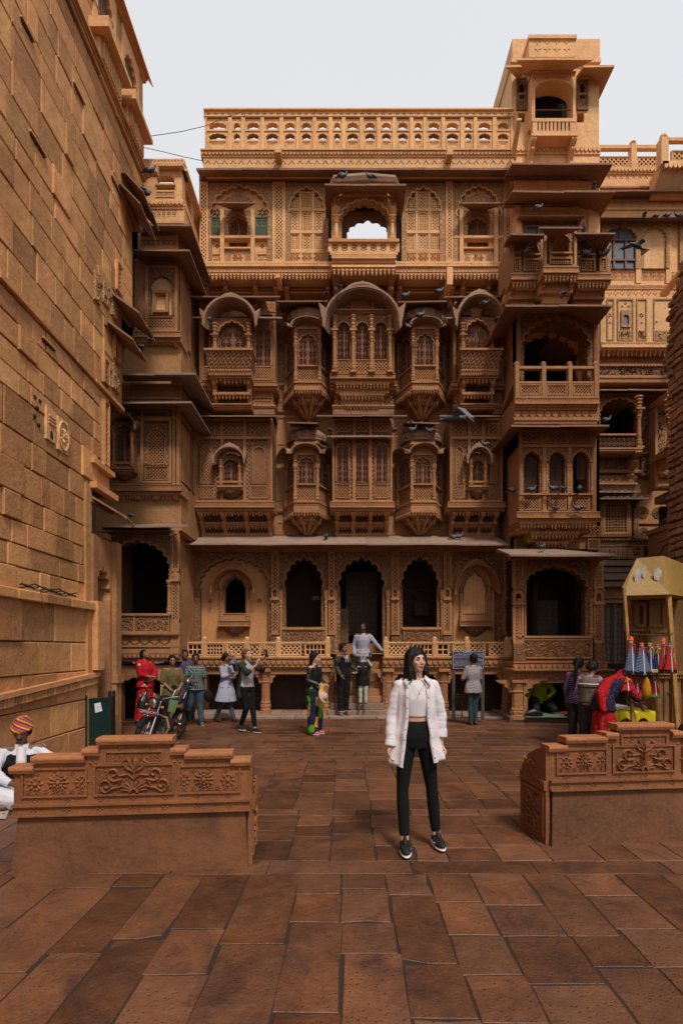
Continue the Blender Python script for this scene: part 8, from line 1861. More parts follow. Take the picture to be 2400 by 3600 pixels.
person('woman in dark purple striped sari standing between the boy and the olive-dressed woman',X(650,12.1),12.1,0,1.64,D(18),{},SKd,(PUR,.8,.84,.02,.02),('skirt',PUR,.02,.05,.03),'bun',shoe=SAND,sex='f',extras=shawl(PUR),head=(D(10),0))
OLG=cloth('olive_kurta_red_print',(.12,.10,.035),(.42,.05,.03),'flower',c3=(.5,.1,.05)); STR=cloth('green_red_striped_skirt',(.12,.11,.04),(.38,.07,.05),'stripe',s=.4)
person('woman in olive kurta with red trim behind the parked motorcycle',X(606,10.7),10.7,0,1.53,D(28),dict(ea=(-.22,-.04,1.12),wa=(-.05,-.20,.93),hda=(.6,-.5,-.4),eb=(.22,-.04,1.12),wb=(.1,-.2,.92),fb=(.22,-.15,.075),kb=(.15,-.08,.5)),SKb,(OLG,1.0,.60,.03,.05),('skirt',STR,.05,.03,.03),'bun',shoe=SAND,sex='f',head=(D(0),D(3)))
RED=cloth('red_sari_white_flowers',(.50,.012,.02),(.62,.38,.33),'flower',s=.8,c3=(.7,.15,.12))
person('woman wrapped in a bright red flowered sari looking up at the facade',X(512,11.8),11.8,0,1.66,D(55),dict(ea=(-.20,-.08,1.14),wa=(-.02,-.24,1.08),hda=(.5,-.6,-.2),eb=(.2,-.08,1.14),wb=(.05,-.24,1.04),head=(0,.02,1.58)),SKb,(RED,1.5,.84,.03,.03),('skirt',RED,.02,.08,.05),'tail',shoe=SAND,sex='f',extras=shawl(RED,-1),head=(D(6),D(-32)))
TAU=cloth('taupe_striped_shirt',(.33,.29,.29),(.24,.20,.21),'stripe',s=.7)
person('young man in taupe striped shirt seen from behind, reading the blue information board',X(1662,11.55),11.55,0,1.55,D(197),dict(ea=(-.22,-.06,1.13),wa=(-.16,-.26,1.12),eb=(.24,-.05,1.13),wb=(.14,-.27,1.08),ha=(-.075,0,.9),hb=(.075,0,.9),fa=(-.06,0,.075),fb=(.06,0,.075),ka=(-.07,-.02,.49),kb=(.07,-.02,.49)),SKb,(TAU,1.8,.78,.03,.03),('pants',cloth('dark_teal_trousers',(.03,.05,.055)),.006),'short',shoe=SAND,head=(D(10),0))
LIM=cloth('lime_shirt',(.30,.33,.012))
person('man in lime green shirt kneeling on a pale mat in the dark arch',X(1905,12.6),12.7,.12,1.66,D(-10),dict(pel=(0,.12,.38),waist=(0,.08,.52),chest=(0,-.02,.68),neck=(0,-.10,.83),head=(0,-.15,.97),sa=(-.17,-.06,.79),sb=(.17,-.06,.79),ea=(-.28,-.10,.55),wa=(-.36,-.22,.33),eb=(.26,-.20,.56),wb=(.10,-.32,.42),ha=(-.1,.12,.34),hb=(.1,.12,.34),ka=(-.16,-.28,.14),fa=(-.12,.18,.05),kb=(.26,-.24,.14),fb=(.2,.2,.05),toea=(0,1,0),toeb=(0,1,0)),SKd,(LIM,1.8,.80,.02,.02),('pants',DKT,.02),'short',shoe=SAND,head=(0,D(20)))
VES=cloth('grey_brown_sweater_vest',(.15,.115,.095)); LIL=cloth('lilac_shirt',(.28,.20,.34))
def ex_vest(e,B,J,hp,HT,sw):
    v=B('sweater_vest',VES,1.3,smooth=2,fold=.006); nk=J['neck']; ch=J['chest']; v.loft([J['pel']+Vector((0,0,.0)),J['waist'],ch,ch.lerp(nk,.5),nk-Vector((0,0,.04))],[(.20,.155),(.195,.155),(.208,.162),(.19,.138),(.11,.09)],sw,24)
    for z,m,d in ((.035,WT,.003),(-.02,BLK2,.005)): 
        t=B('vest_stripe',m,1.2,smooth=1); c=ch+Vector((0,0,z-.02)); t.loft([c-Vector((0,0,.012)),c+Vector((0,0,.012))],[(.209+d,.163+d)]*2,sw,24)
person('man in lilac shirt and grey sweater vest looking down beside the stall',X(2072,8.3),8.3,0,1.50,D(128),dict(neck=(0,-.03,1.42),head=(0,-.10,1.555),ea=(-.24,.0,1.12),wa=(-.16,-.22,1.0),eb=(.24,0,1.12),wb=(.14,-.24,1.0)),SKd,(LIL,1.9,.90,.02,0),('pants',DKT,.03),'short',shoe=RUB,head=(0,D(38)),extras=ex_vest)
person('dark-haired woman with ponytail and red scarf half hidden behind the man in the sweater vest',X(2030,8.9),8.9,0,1.52,D(140),dict(head=(0,-.05,1.58)),SKd,(PUR,1.6,.84,.02,.02),('pants',DKT,.02),'tail',shoe=RUB,sex='f',head=(0,D(15)))
RSC=cloth('red_dotted_veil',(.36,.006,.010),(.65,.35,.32),'dots',s=.8); NDT=cloth('navy_dotted_cloth',(.016,.014,.035),(.5,.45,.5),'dots')
def ex_veil(e,B,J,hp,HT,sw):
    v=B('veil',RSC,1.2,smooth=2,fold=.012,fs=(8,8,4)); v.sph(hp(0,.03,.01),.112,.115,.125,HT); v.limb([hp(0,.06,-.02),J['neck']+Vector((0,.07,-.02)),J['chest']+Vector((.0,.13,.0)),J['waist']+Vector((-.08,.14,0)),J['pel']+Vector((-.16,.10,-.1))],[.11,.14,.12,.09,.06]); v.limb([J['neck'],J['sa'],J['ea']],[.10,.085,.065]); v.limb([J['neck'],J['sb'],J['eb']],[.10,.085,.06])
person('woman with bright red dotted veil and navy blouse bending over the jewellery table',X(2130,8.0),8.0,0,1.60,D(96),dict(pel=(0,.06,.93),waist=(0,.0,1.05),chest=(0,-.14,1.19),neck=(0,-.30,1.27),head=(0,-.40,1.36),sa=(-.16,-.24,1.24),sb=(.16,-.24,1.24),ea=(-.2,-.38,1.0),wa=(-.12,-.52,.86),eb=(.2,-.40,1.02),wb=(.05,-.58,.88)),SKd,(NDT,1.0,.80,.03,.03),('skirt',cloth('red_skirt_dotted',(.40,.01,.015),(.6,.4,.38),'dots',s=.5),.03,.10,.06),'bun',shoe=SAND,sex='f',head=(0,D(30)),extras=ex_veil)
RNB=cloth('rainbow_turban_cloth',(.5,.1,.1),kind='rainbow'); 
def ex_turban(e,B,J,hp,HT,sw):
    t=B('turban',RNB,1,smooth=2)
    for k in range(5):
        an=k*.5; P=[hp((.086-.010*k)*math.cos(a),.015+(.096-.010*k)*math.sin(a),.045+.022*k+.016*math.sin(a+an)) for a in [2*pi*i/14 for i in range(15)]]
        t.limb(P,[.023]*15,8)
    t.sph(hp(0,.01,.08),.075,.085,.06,HT)
    v=B('waistcoat',BLK2,1.3,smooth=2,fold=.006); nk=J['neck']; ch=J['chest']; v.loft([J['pel']+Vector((0,.02,.05)),J['waist']+Vector((0,.02,0)),ch+Vector((0,.02,0)),ch.lerp(nk,.5)+Vector((0,.02,0)),nk-Vector((0,-.02,.03))],[(.235,.175),(.22,.17),(.222,.175),(.19,.145),(.10,.08)],sw,24)
    p=B('shirt_front',WT,1.2,smooth=2,fold=.004); p.loft([J['waist']+Vector((0,-.10,-.06)),ch+Vector((0,-.125,0)),nk+Vector((0,-.05,-.02))],[(.05,.065),(.055,.07),(.05,.06)],sw,14)
WTC=cloth('white_kurta_cotton',(.60,.60,.66))
person('seated man in rainbow turban, black waistcoat and white clothes by the left wall',X(78,5.75),5.75,.02,1.66,D(28),dict(pel=(0,.08,.16),waist=(0,.06,.29),chest=(0,.02,.46),neck=(0,.0,.62),head=(0,-.03,.775),sa=(-.17,.0,.585),sb=(.17,.0,.585),ea=(-.26,-.10,.36),wa=(-.10,-.28,.26),hda=(.7,-.6,-.1),eb=(.34,-.12,.40),wb=(.22,-.36,.30),hdb=(-.6,-.8,-.1),ha=(-.1,.06,.13),hb=(.1,.06,.13),ka=(-.36,-.20,.16),fa=(.08,-.34,.07),kb=(.38,-.18,.16),fb=(-.08,-.30,.07),toea=(1,-.2,0),toeb=(-1,-.2,0)),SKd,(WTC,1.9,.98,.03,.03,.016),('pants',WTC,.05),'short',mous=True,shoe=None,head=(D(-12),D(14)),extras=ex_turban)
run_fuse()
# ---------------- things in the square ----------------
def TX(name,s,size,loc,rot,mat,parent,align='CENTER',ext=.001):
    cu=bpy.data.curves.new(name,'FONT'); cu.body=s; cu.size=size; cu.align_x=align; cu.align_y='CENTER'; cu.extrude=ext
    o=bpy.data.objects.new('tmp',cu); C.objects.link(o); bpy.context.view_layer.update()
    me=bpy.data.meshes.new_from_object(o.evaluated_get(bpy.context.evaluated_depsgraph_get())); bpy.data.objects.remove(o)
    me.materials.clear(); me.materials.append(mat); r=bpy.data.objects.new(name,me); C.objects.link(r); r.location=loc; r.rotation_euler=rot
    if parent is not None: r.parent=parent; r.matrix_parent_inverse=wm(parent).inverted()
    return r
CHR=plain('chrome',(.55,.55,.56),.18,1,bump=0); BKP=plain('black_paint',(.012,.012,.014),.25,bump=0,spec=.6); STEEL=plain('grey_steel',(.16,.15,.15),.45,.8)
PW=plain('print_white',(.62,.62,.68),.6,bump=0); NAVY=plain('navy_enamel',(.008,.010,.045),.35,bump=0); POST=plain('dark_iron',(.06,.05,.045),.6)
# motorcycle, front wheel towards the viewer and leaning on its stand
Ym=9.3; mx=X(566,Ym); ang=D(79); me_=empty('motorcycle','black motorcycle with chrome forks and rope-wrapped crash bar parked behind the left bench','motorcycle',(mx,Ym,0))
lean=Matrix.Translation((mx,Ym,0))@Matrix.Rotation(ang,4,'Z')@Matrix.Rotation(D(9),4,'X')@Matrix.Scale(.9,4)
class MM(MB):
    """mesh builder in motorcycle space: u = along the bike (front is -u), z up, d sideways"""
    def P(s,u,z,d): p=lean@Vector((u,-d,z)); return tuple(p)
def wheel(u,par=me_):
    w=MM('wheel',RUB,par); n=28
    for (r0,r1,h,m) in ((.305,.245,.045,RUB),):
        pts=[];prof=[(.25,-.04),(.29,-.045),(.305,-.02),(.305,.02),(.29,.045),(.25,.04)]
        for i in range(n): a=2*pi*i/n; pts+=[(u+r*math.cos(a),.305+r*math.sin(a),d) for r,d in prof]
        k=len(prof); w.add(pts,[(i*k+j,i*k+j+1,((i+1)%n)*k+j+1,((i+1)%n)*k+j) for i in range(n) for j in range(k-1)])
    rm=MM('rim',STEEL,w); pts=[]
    prof=[(.255,-.035),(.225,-.03),(.225,.03),(.255,.035)]; k=4
    for i in range(n): a=2*pi*i/n; pts+=[(u+r*math.cos(a),.305+r*math.sin(a),d) for r,d in prof]
    rm.add(pts,[(i*k+j,i*k+j+1,((i+1)%n)*k+j+1,((i+1)%n)*k+j) for i in range(n) for j in range(k-1)])
    rm.use(CHR)
    for i in range(6):
        a=2*pi*i/6; rm.tube([(u+.03*math.cos(a),.305+.03*math.sin(a),0),(u+.232*math.cos(a+.12),.305+.232*math.sin(a+.12),0)],.014,6)
    hb=MM('hub',CHR,w); hb.tube([(u,.305,-.07),(u,.305,.07)],.04,10); hb.use(STEEL); 
    hb.tube([(u,.305,.045),(u,.305,.05)],.12,16)
wheel(-.62); wheel(.60)
for s in (-1,1):
    fk=MM('fork',CHR,me_); fk.tube([(-.62,.305,s*.09),(-.50,.60,s*.09)],.026,8); fk.tube([(-.50,.60,s*.09),(-.38,.92,s*.09)],.017,8)
fd=MM('mudguard',BKP,me_); 
pts=[(-.62+.335*math.cos(a),.305+.335*math.sin(a)) for a in [D(40)+D(110)*i/10 for i in range(11)]]
fd.add([(u,z,d) for u,z in pts for d in (-.055,.055)],[(i*2,i*2+1,i*2+3,i*2+2) for i in range(10)])
fd2=MM('rear_mudguard',BKP,me_); pts=[(.6+.34*math.cos(a),.305+.34*math.sin(a)) for a in [D(5)+D(120)*i/10 for i in range(11)]]; fd2.add([(u,z,d) for u,z in pts for d in (-.06,.06)],[(i*2,i*2+1,i*2+3,i*2+2) for i in range(10)])
hl=MM('headlight',BKP,me_); hl.ball(-.47,.86,0,.10,.115,.115,12,8); hl2=MM('headlight_lens',CHR,hl); hl2.ball(-.535,.86,0,.045,.09,.095,12,8)
cw_=MM('cowl',BKP,me_); cw_.ball(-.44,.95,0,.10,.09,.12,10,8); cw_.use(plain('red_decal',(.6,.02,.03),.4,bump=0)); cw_.tube([(-.53,.97,-.09),(-.545,.99,0),(-.53,.97,.09)],.008,5)
mn=MM('mascot_sticker',plain('orange_sticker',(.75,.12,.02),.5,bump=0),cw_); mn.ball(-.53,1.02,.01,.01,.035,.025,8,6)
hb=MM('handlebar',CHR,me_); hb.tube([(-.22,1.02,-.36),(-.30,1.0,-.25),(-.36,.94,-.1),(-.36,.94,.1),(-.30,1.0,.25),(-.22,1.02,.36)],.012,7)
for s in (-1,1):
    g_=MM('grip',RUB,hb); g_.tube([(-.22,1.02,s*.36),(-.25,1.01,s*.27)],.018,8)
    mr=MM('mirror',CHR,hb); mr.tube([(-.30,1.0,s*.22),(-.33,1.17,s*.27)],.006,5); mr.use(BKP); mr.ball(-.335,1.2,s*.29,.015,.05,.07,10,6)
    dn=MM('indicator',plain('amber_lens',(.6,.2,.02),.3,bump=0),me_); dn.ball(-.44,.80,s*.16,.03,.025,.035,8,6)
tk=MM('fuel_tank',BKP,me_); tk.ball(-.12,.86,0,.24,.12,.13,14,8)
st_=MM('saddle',RUB,me_); st_.ball(.28,.80,0,.34,.06,.12,14,8); st_.ball(.55,.85,0,.14,.06,.10,10,6)
en=MM('engine',STEEL,me_); en.box(-.22,.12,.28,.52,-.12,.12); en.tube([(-.05,.5,0),(-.10,.72,0)],.075,10); en.tube([(-.02,.35,-.14),(-.02,.35,.14)],.09,12)
for i in range(5): en.box(-.19,.02,.54+.03*i,.555+.03*i,-.10,.10)
fr_=MM('frame_tube',BKP,me_); fr_.tube([(-.38,.90,0),(-.1,.74,0),(.35,.68,0),(.6,.6,0)],.02,6); fr_.tube([(-.38,.85,0),(-.24,.4,0),(.1,.26,0),(.3,.4,0),(.6,.305,0)],.018,6); fr_.tube([(.0,.2,.1),(.08,.02,.26)],.012,5)
ex=MM('exhaust',CHR,me_); ex.tube([(-.2,.4,.1),(-.22,.26,.12),(.1,.22,.14),(.35,.27,.15),(.8,.36,.16)],[.018,.02,.025,.04,.042],8)
cbr=MM('crash_bar',plain('rope_wrap',(.30,.20,.11),.9),me_)
for s in (-1,1): 
    P_=[(-.30,.62,s*.05),(-.33,.60,s*.22),(-.34,.42,s*.30),(-.32,.22,s*.22),(-.28,.20,s*.05)]; cbr.tube(P_,.016,6)
    for k in range(4):
        a,b_=Vector(P_[k]),Vector(P_[k+1])
        for q in range(6): c=a.lerp(b_,q/6); cbr.ball(c.x,c.y,c.z,.024,.017,.024,6,4)
cr_=MM('carrier_rail',CHR,me_); cr_.tube([(.42,.88,-.12),(.50,1.0,-.12),(.62,1.05,-.08),(.62,1.05,.08),(.50,1.0,.12),(.42,.88,.12)],.011,6)
pl=MM('number_plate',BKP,me_); pl.box(-.60,-.588,.665,.735,-.19,.19)
pm=lean@Matrix.Translation((-.6045,0,.70))@Matrix.Rotation(-pi/2,4,'Z')@Matrix.Rotation(pi/2,4,'X'); pl.build(); ALL.remove(pl) if pl in ALL else None
flush()
t=TX('plate_text','CJ09SJ5CMT3',.062,pm.to_translation(),pm.to_euler(),PW,pl.o)
cbag=MM('carrier_bag',plain('black_plastic_bag',(.012,.013,.013),.3,bump=.01,sc=12),None,label='black plastic carrier bag hanging from the motorcycle handlebar',cat='bag'); cbag.tube([(-.24,1.0,-.33),(-.25,.93,-.34),(-.26,.82,-.34),(-.26,.70,-.33),(-.25,.66,-.33)],[.01,.05,.11,.13,.05],10)
gb=MM('green_packet',plain('green_packet',(.16,.30,.14),.4,bump=.006,sc=9),None,label='pale green packet hung on the other motorcycle grip',cat='bag'); gb.hexa([(-.33,.72,.24),(-.20,.72,.30),(-.18,.93,.34),(-.34,.95,.26)],[(-.30,.72,.20),(-.18,.74,.24),(-.18,.93,.28),(-.33,.95,.22)])
# information board on its frame
Yi=11.95; ib=MB('information_board',POST,None,FR(Yi),label='navy blue information board with white text in two languages on an iron frame',cat='sign'); u0,u1,z0,z1=rc(1590,2288,1700,2352,Yi)
for p in (1594,1697): ib.box(X(p,Yi)-.035,X(p,Yi)+.035,.05,z1,-.05,-.015)
for yy in (2440,2448,2522): ib.box(X(1594,Yi),X(1697,Yi),Z(yy+4,Yi),Z(yy,Yi),-.045,-.02)
ib.box(X(1622,Yi),X(1625,Yi),Z(2525,Yi),Z(2468,Yi),-.045,-.02); ib.box(X(1600,Yi),X(1625,Yi),Z(2470,Yi),Z(2467,Yi),-.045,-.02)
pn_=MB('panel',NAVY,ib,FR(Yi)); pn_.box(u0,u1,z0,z1,-.015,.0)
tx=MB('board_text',PW,pn_,FR(Yi),kind='stuff'); frame(tx,u0+.012,u1-.012,z0+.012,z1-.012,.0,.002,.007)
def tline(a,b2,z,h):
    u=a
    while u<b2:
        l=R.uniform(.012,.042); tx.box(u,min(u+l,b2),z-h*.12,z+h*.25,0,.0015)      # headline stroke of the script
        k=u+.003
        while k<min(u+l,b2)-.003: tx.box(k,k+.004,z-h*.5,z+h*R.uniform(.1,.5),0,.0015); k+=.0085
        u+=l+.010
W0,W1=u0+.03,u1-.03; HH=z1-z0
tline(u0+.24,u0+.44,z1-.032,.017)
for i in range(5): tline(W0+(.04 if i==0 else 0),W1-(.2 if i==4 else 0),z1-.058-.0255*i,.013)
for i in range(4): tline(u1-.18,u1-.05,z1-.175-.018*i,.010)
tx.box(u0+.012,u1-.012,z0+HH*.49,z0+HH*.50,0,.002)
for i in range(7): tline(W0+(.03 if i in(0,2) else 0),W1-(.28 if i in (1,6) else 0),z0+HH*.44-.02*i,.010)
# yellow canopy stall
Yk_=8.0; ks=empty('market_stall','tall yellow painted sheet-metal canopy stall on thin posts with peeling white patches','stall',(X(2300,Yk_),Yk_,0))
def ypaint():
    N=NT('yellow_paint',.55,spec=.3); col=N.mix(N.ramp(N.noise(2.5,5),.35,.7),(.36,.215,.065),(.27,.155,.045)); st=N.ramp(N.noise(6,5,v=N.map((1,1,.35),loc=(3.1,0,.4))),.66,.70); col=N.mix(N.math('MULTIPLY',N.ramp(N.noise(30,5),.60,.72),.6),col,(.12,.06,.03)); return N.done(col,N.bump(N.noise(12,4),.006))
YP=ypaint(); PEEL=plain('peeled_white_patch',(.52,.46,.42),.7,var=.2,sc=20)
cn=MB('canopy',YP,ks,FR(Yk_))
g2=lambda p:X(p,Yk_); k2=lambda p:Z(p,Yk_)
A_=(g2(2185),k2(2065),.0);B_=(g2(2252),k2(1958),-.12);C_=(g2(2328),k2(1955),.02);D_=(g2(2338),k2(2092),.12);E_=(g2(2188),k2(2094),.0)
cn.add([A_,B_,C_,D_,E_],[(0,1,2,3,4)]); cn.add([C_,(g2(2500),k2(1962),-.6),(g2(2500),k2(2088),-.5),D_],[(0,1,2,3)])
cn.add([A_,B_,(g2(2430),k2(1990),-1.4),(g2(2400),k2(2092),-1.4)],[(0,1,2,3)]); cn.add([B_,C_,(g2(2500),k2(1962),-.6),(g2(2500),k2(1990),-1.4),(g2(2430),k2(1990),-1.4)],[(0,1,2,3,4)])
cn.add([E_,D_,(g2(2500),k2(2088),-.5),(g2(2500),k2(2088),-1.4),(g2(2400),k2(2092),-1.4)],[(0,1,2,3,4)])
def dface(x,y):
    tx=(x-2190)/145.; ty=(y-1957)/137.; return (-.12+.14*tx)*(1-ty)+(.12*tx)*ty+.022
for (cx,cy,w,h) in ((2240,2025,11,30),(2262,2010,7,26),(2302,2020,14,24)):
    p=MB('peeled_patch',PEEL,cn,FR(Yk_)); V=[]; n=14
    for i in range(n): a=2*pi*i/n; q=R.uniform(.75,1.1); V.append((g2(cx+w*q*math.cos(a)),k2(cy+h*q*math.sin(a)),dface(cx+w*q*math.cos(a),cy-h*q*math.sin(a))))
    p.add(V,[tuple(range(n))])
def pole(pts,r,mat,par,nm='post'):
    m=MB(nm,mat,par,FR(Yk_)); 
    for i in range(len(pts)-1):
        a,b_=pts[i],pts[i+1]; m.hexa([(g2(a[0])-r,k2(a[1]),.02+r),(g2(a[0])+r,k2(a[1]),.02+r),(g2(b_[0])+r,k2(b_[1]),.02+r),(g2(b_[0])-r,k2(b_[1]),.02+r)],[(g2(a[0])-r,k2(a[1]),.02-r),(g2(a[0])+r,k2(a[1]),.02-r),(g2(b_[0])+r,k2(b_[1]),.02-r),(g2(b_[0])-r,k2(b_[1]),.02-r)])
    return m
YPD=plain('worn_yellow_post',(.34,.18,.05),.7,var=.3,sc=8)
pole([(2225,2669),(2213,2390),(2189,2066)],.02,YPD,ks); pole([(2384,2669),(2364,2390),(2342,2060)],.03,YPD,ks)
# brown cabinet with its ledge
KB=stone('stall_brown_board',(.26,.13,.05),(.17,.08,.035),pvar=.1,dirt=.5,streak=.6)
kb=MB('cabinet',KB,ks,FR(8.3)); kb.box(X(2296,8.3),X(2345,8.3),0,Z(2385,8.3),-.8,0); kb.box(X(2345,8.3),X(2560,8.3),0,Z(2385,8.3),-.8,-.12); kb.box(X(2285,8.3),X(2340,8.3),Z(2215,8.3),Z(2105,8.3),-.8,-.55); kb.box(X(2340,8.3),X(2560,8.3),Z(2385,8.3),Z(2100,8.3),-.9,-.5)
lg=MB('ledge',KB,kb,FR(8.3)); lg.box(X(2284,8.3),X(2560,8.3),Z(2372,8.3),Z(2363,8.3),-.8,.08); dentils(lg,X(2286,8.3),X(2500,8.3),Z(2385,8.3),Z(2372,8.3),0,.06,.045,.7)
for p in (2300,2330,2372,2395): q=MB('board',KB,kb,FR(8.3)); q.box(X(p,8.3),X(p+16,8.3),Z(2640,8.3) if p>2340 else 0,Z(2388,8.3),0,.02)
for (a,b_,c_,d_) in ((2340,2100,2400,2200),(2290,2110,2330,2200),(2345,2210,2430,2350)): q=MB('board',KB,kb,FR(8.3)); frame(q,X(a,8.3),X(c_,8.3),Z(d_,8.3),Z(b_,8.3),-.52,-.46,.05)
q=MB('handle',STEEL,kb,FR(8.3)); q.tube([(X(2340,8.3),Z(2433,8.3),.04),(X(2380,8.3),Z(2445,8.3),.04)],.008,6)
m=MB('bead_garland',plain('pale_beads',(.45,.38,.34),.4),None,FR(8.1),label='pale bead garland looped over a nail on the stall side',cat='garland',smooth=True)
for s in (-1,1):
    for i in range(13): m.ball(X(2387+s*(3+1.2*math.sin(i*.3)),8.1),Z(2352+i*4.6,8.1),.12+.01*(i%2),.013,.013,.013,6,4)
# string puppets
Yp_=8.0; line=MB('puppet_line',POST,ks,FR(Yp_)); line.tube([(X(2192,Yp_),Z(2228,Yp_),.06),(X(2280,Yp_),Z(2232,Yp_),.07),(X(2356,Yp_),Z(2228,Yp_),.06)],.004,5)
NVS=cloth('navy_striped_skirt',(.015,.03,.10),(.28,.32,.42),'stripe',s=1.6); NVD=cloth('navy_dotted_skirt',(.012,.02,.09),(.5,.5,.55),'dots',s=1.6); RDS=cloth('red_striped_skirt',(.36,.01,.012),(.5,.05,.03),'stripe',s=1.4); FACE=plain('puppet_wood_face',(.62,.38,.22),.5); SILV=plain('silver_trim',(.6,.58,.6),.3,.6,bump=0)
def puppet(px,y0,y1,w,skirt,turb,tall,label,trim,Yq_=8.0,under=None):
    u=X(px,Yq_); zt=Z(y0,Yq_); zb=Z(y1,Yq_); hgt=zt-zb; e=MB('string_puppet',skirt,None,FR(Yq_),label=label,cat='puppet',group='string puppets hanging at the stall',smooth=True)
    e.loc=(u,Yq_-.07,zb); ww=w*1.35*Yq_/K; zs=zt-hgt*.22; d=.07; n=20
    prof=[(.16,zs),(.34,zs-hgt*.05),(.5,zs-hgt*.25),(.85,zb+hgt*.2),(1.0,zb)]
    pts=[]
    for r_,z in prof:
        for i in range(n): a=2*pi*i/n; rr=ww*r_*(1+.10*math.sin(a*5)*(zs-z)/hgt); pts.append((u+rr*math.cos(a),z,d+rr*.6*math.sin(a)))
    e.add(pts,[(j*n+i,j*n+(i+1)%n,(j+1)*n+(i+1)%n,(j+1)*n+i) for j in range(len(prof)-1) for i in range(n)])
    hd_=MB('head',FACE,e,FR(Yq_),smooth=True); hd_.ball(u,zs+hgt*.055,d,hgt*.055,hgt*.07,hgt*.055,10,8); hd_.use(IRIS)
    for s in (-1,1): hd_.ball(u+s*hgt*.02,zs+hgt*.07,d+hgt*.05,hgt*.010,hgt*.008,hgt*.006,6,4)
    hd_.ball(u,zs+hgt*.035,d+hgt*.052,hgt*.028,hgt*.008,hgt*.006,6,4)
    tb=MB('turban',turb,e,FR(Yq_),smooth=True); tb.ball(u,zs+hgt*.11,d,hgt*.07,hgt*.035,hgt*.065,10,6)
    if tall: tb.tube([(u,zs+hgt*.11,d),(u+.01,zs+hgt*.17,d),(u,zs+hgt*.22,d)],[hgt*.05,hgt*.045,hgt*.012],8)
    tr=MB('trim',SILV,e,FR(Yq_)); tr.hexa([(u-.006,zs-hgt*.05,d+ww*.22+.012),(u+.006,zs-hgt*.05,d+ww*.22+.012),(u+.008,zb+.02,d+ww*.62+.006),(u-.008,zb+.02,d+ww*.62+.006)],[(u-.01,zs-hgt*.05,d),(u+.01,zs-hgt*.05,d),(u+.014,zb+.02,d),(u-.014,zb+.02,d)])
    tr.use(trim); tr.tube([(u-ww*.45,zs-hgt*.16,d+.03),(u-ww*.2,zs-hgt*.0,d+.06),(u+ww*.2,zs,d+.06),(u+ww*.45,zs-hgt*.16,d+.03)],.009,5)
    bt=MB('hem',under or BLK2,e,FR(Yq_)); bt.lathe(u,d,[(ww*1.0,zb+hgt*.1),(ww*1.03,zb),(ww*.9,zb-.01)],16,sq=.6)
    sg=MB('string',POST,e,FR(Yq_)); sg.tube([(u,zs+hgt*.12,d),(u,Z(2230,Yq_),.066)],.002,4)
ORT=plain('orange_turban',(.75,.07,.02),.7); PKT=plain('pink_turban',(.55,.05,.12),.7); GNT=plain('green_turban',(.22,.32,.03),.7); RDT=plain('red_turban',(.5,.02,.03),.7); BLT=plain('blue_turban',(.05,.14,.22),.7); REDT=plain('red_trim',(.6,.03,.05),.6); YLT=plain('yellow_trim',(.6,.4,.04),.6); GDU=plain('cream_hem',(.42,.33,.18),.7)
puppet(2207,2236,2370,19,NVS,ORT,1,'leftmost hanging puppet: orange pointed turban and long blue striped skirt','' and 0 or REDT)
puppet(2244,2250,2372,24,NVS,PKT,0,'wide blue striped puppet with pink turban, second from the left post',REDT,Yq_=7.95)
puppet(2272,2252,2362,13,NVD,GNT,0,'puppet with green turban and blue dotted blouse',YLT,under=GDU)
puppet(2298,2256,2362,14,NVD,RDT,0,'blue dotted puppet with small red turban and cream hem',YLT,Yq_=8.05,under=GDU)
puppet(2319,2242,2364,13,RDS,ORT,1,'red-skirted puppet with pointed orange turban near the right post',REDT)
puppet(2342,2252,2364,17,RDS,BLT,0,'red-skirted puppet with blue turban against the right post',REDT,Yq_=7.93)
puppet(2192,2374,2430,15,RDS,ORT,0,'small red puppet hanging low left of the front post',YLT,Yq_=7.9)
puppet(2225,2385,2445,17,RDS,RDT,0,'dark red puppet hanging low between post and yellow bag',REDT,Yq_=8.2,under=plain('green_hem',(.02,.22,.03),.7))
puppet(2288,2370,2448,15,RDS,BLT,0,'dark red puppet with blue turban hanging low right of the yellow bag',REDT,Yq_=8.15,under=plain('green_hem',(.02,.22,.03),.7))
yb=MB('cloth_bag',cloth('yellow_bag_cloth',(.46,.22,.012),bump=.006),None,FR(7.9),label='yellow drawstring cloth bag hanging under the blue puppets',cat='bag',smooth=True); u=X(2257,7.9)
yb.tube([(u,Z(2378,7.9),.1),(u,Z(2390,7.9),.1),(u,Z(2410,7.9),.1),(u,Z(2440,7.9),.1),(u,Z(2455,7.9),.1)],[.015,.035,.060,.064,.02],9)
# jewellery table
Yt_=8.25; tb=MB('table',POST,None,FR(Yt_),label='low iron-legged table under a yellow cloth beside the puppet stall',cat='table')
for p in (2183,2258,2290): tb.box(X(p,Yt_)-.02,X(p,Yt_)+.02,0,Z(2505,Yt_),-.04,0)
for p in (2120,2270): tb.box(X(p,Yt_)-.02,X(p,Yt_)+.02,0,Z(2505,Yt_),-.74,-.7)
tp=MB('tabletop',POST,tb,FR(Yt_)); tp.box(X(2090,Yt_),X(2296,Yt_),Z(2507,Yt_),Z(2501,Yt_),-.85,.02)
YC=cloth('yellow_cloth',(.55,.42,.01)); tc_=MB('tablecloth',YC,None,FR(Yt_),label='bright yellow cloth spread over the jewellery table',cat='tablecloth',smooth=True)
V=[];n=24
for j,(z,d) in enumerate(((Z(2499,Yt_),-.86),(Z(2499,Yt_),.03),(Z(2508,Yt_),.045),(Z(2520,Yt_),.04))):
    for i in range(n+1): 
        u=X(2088+209*i/n,Yt_); V.append((u,z-(.05+.04*math.sin(i*.9))*(1 if j==3 else 0)-(.05 if j==3 and i<8 else 0),d+.012*math.sin(i*1.7)*(j>1)))
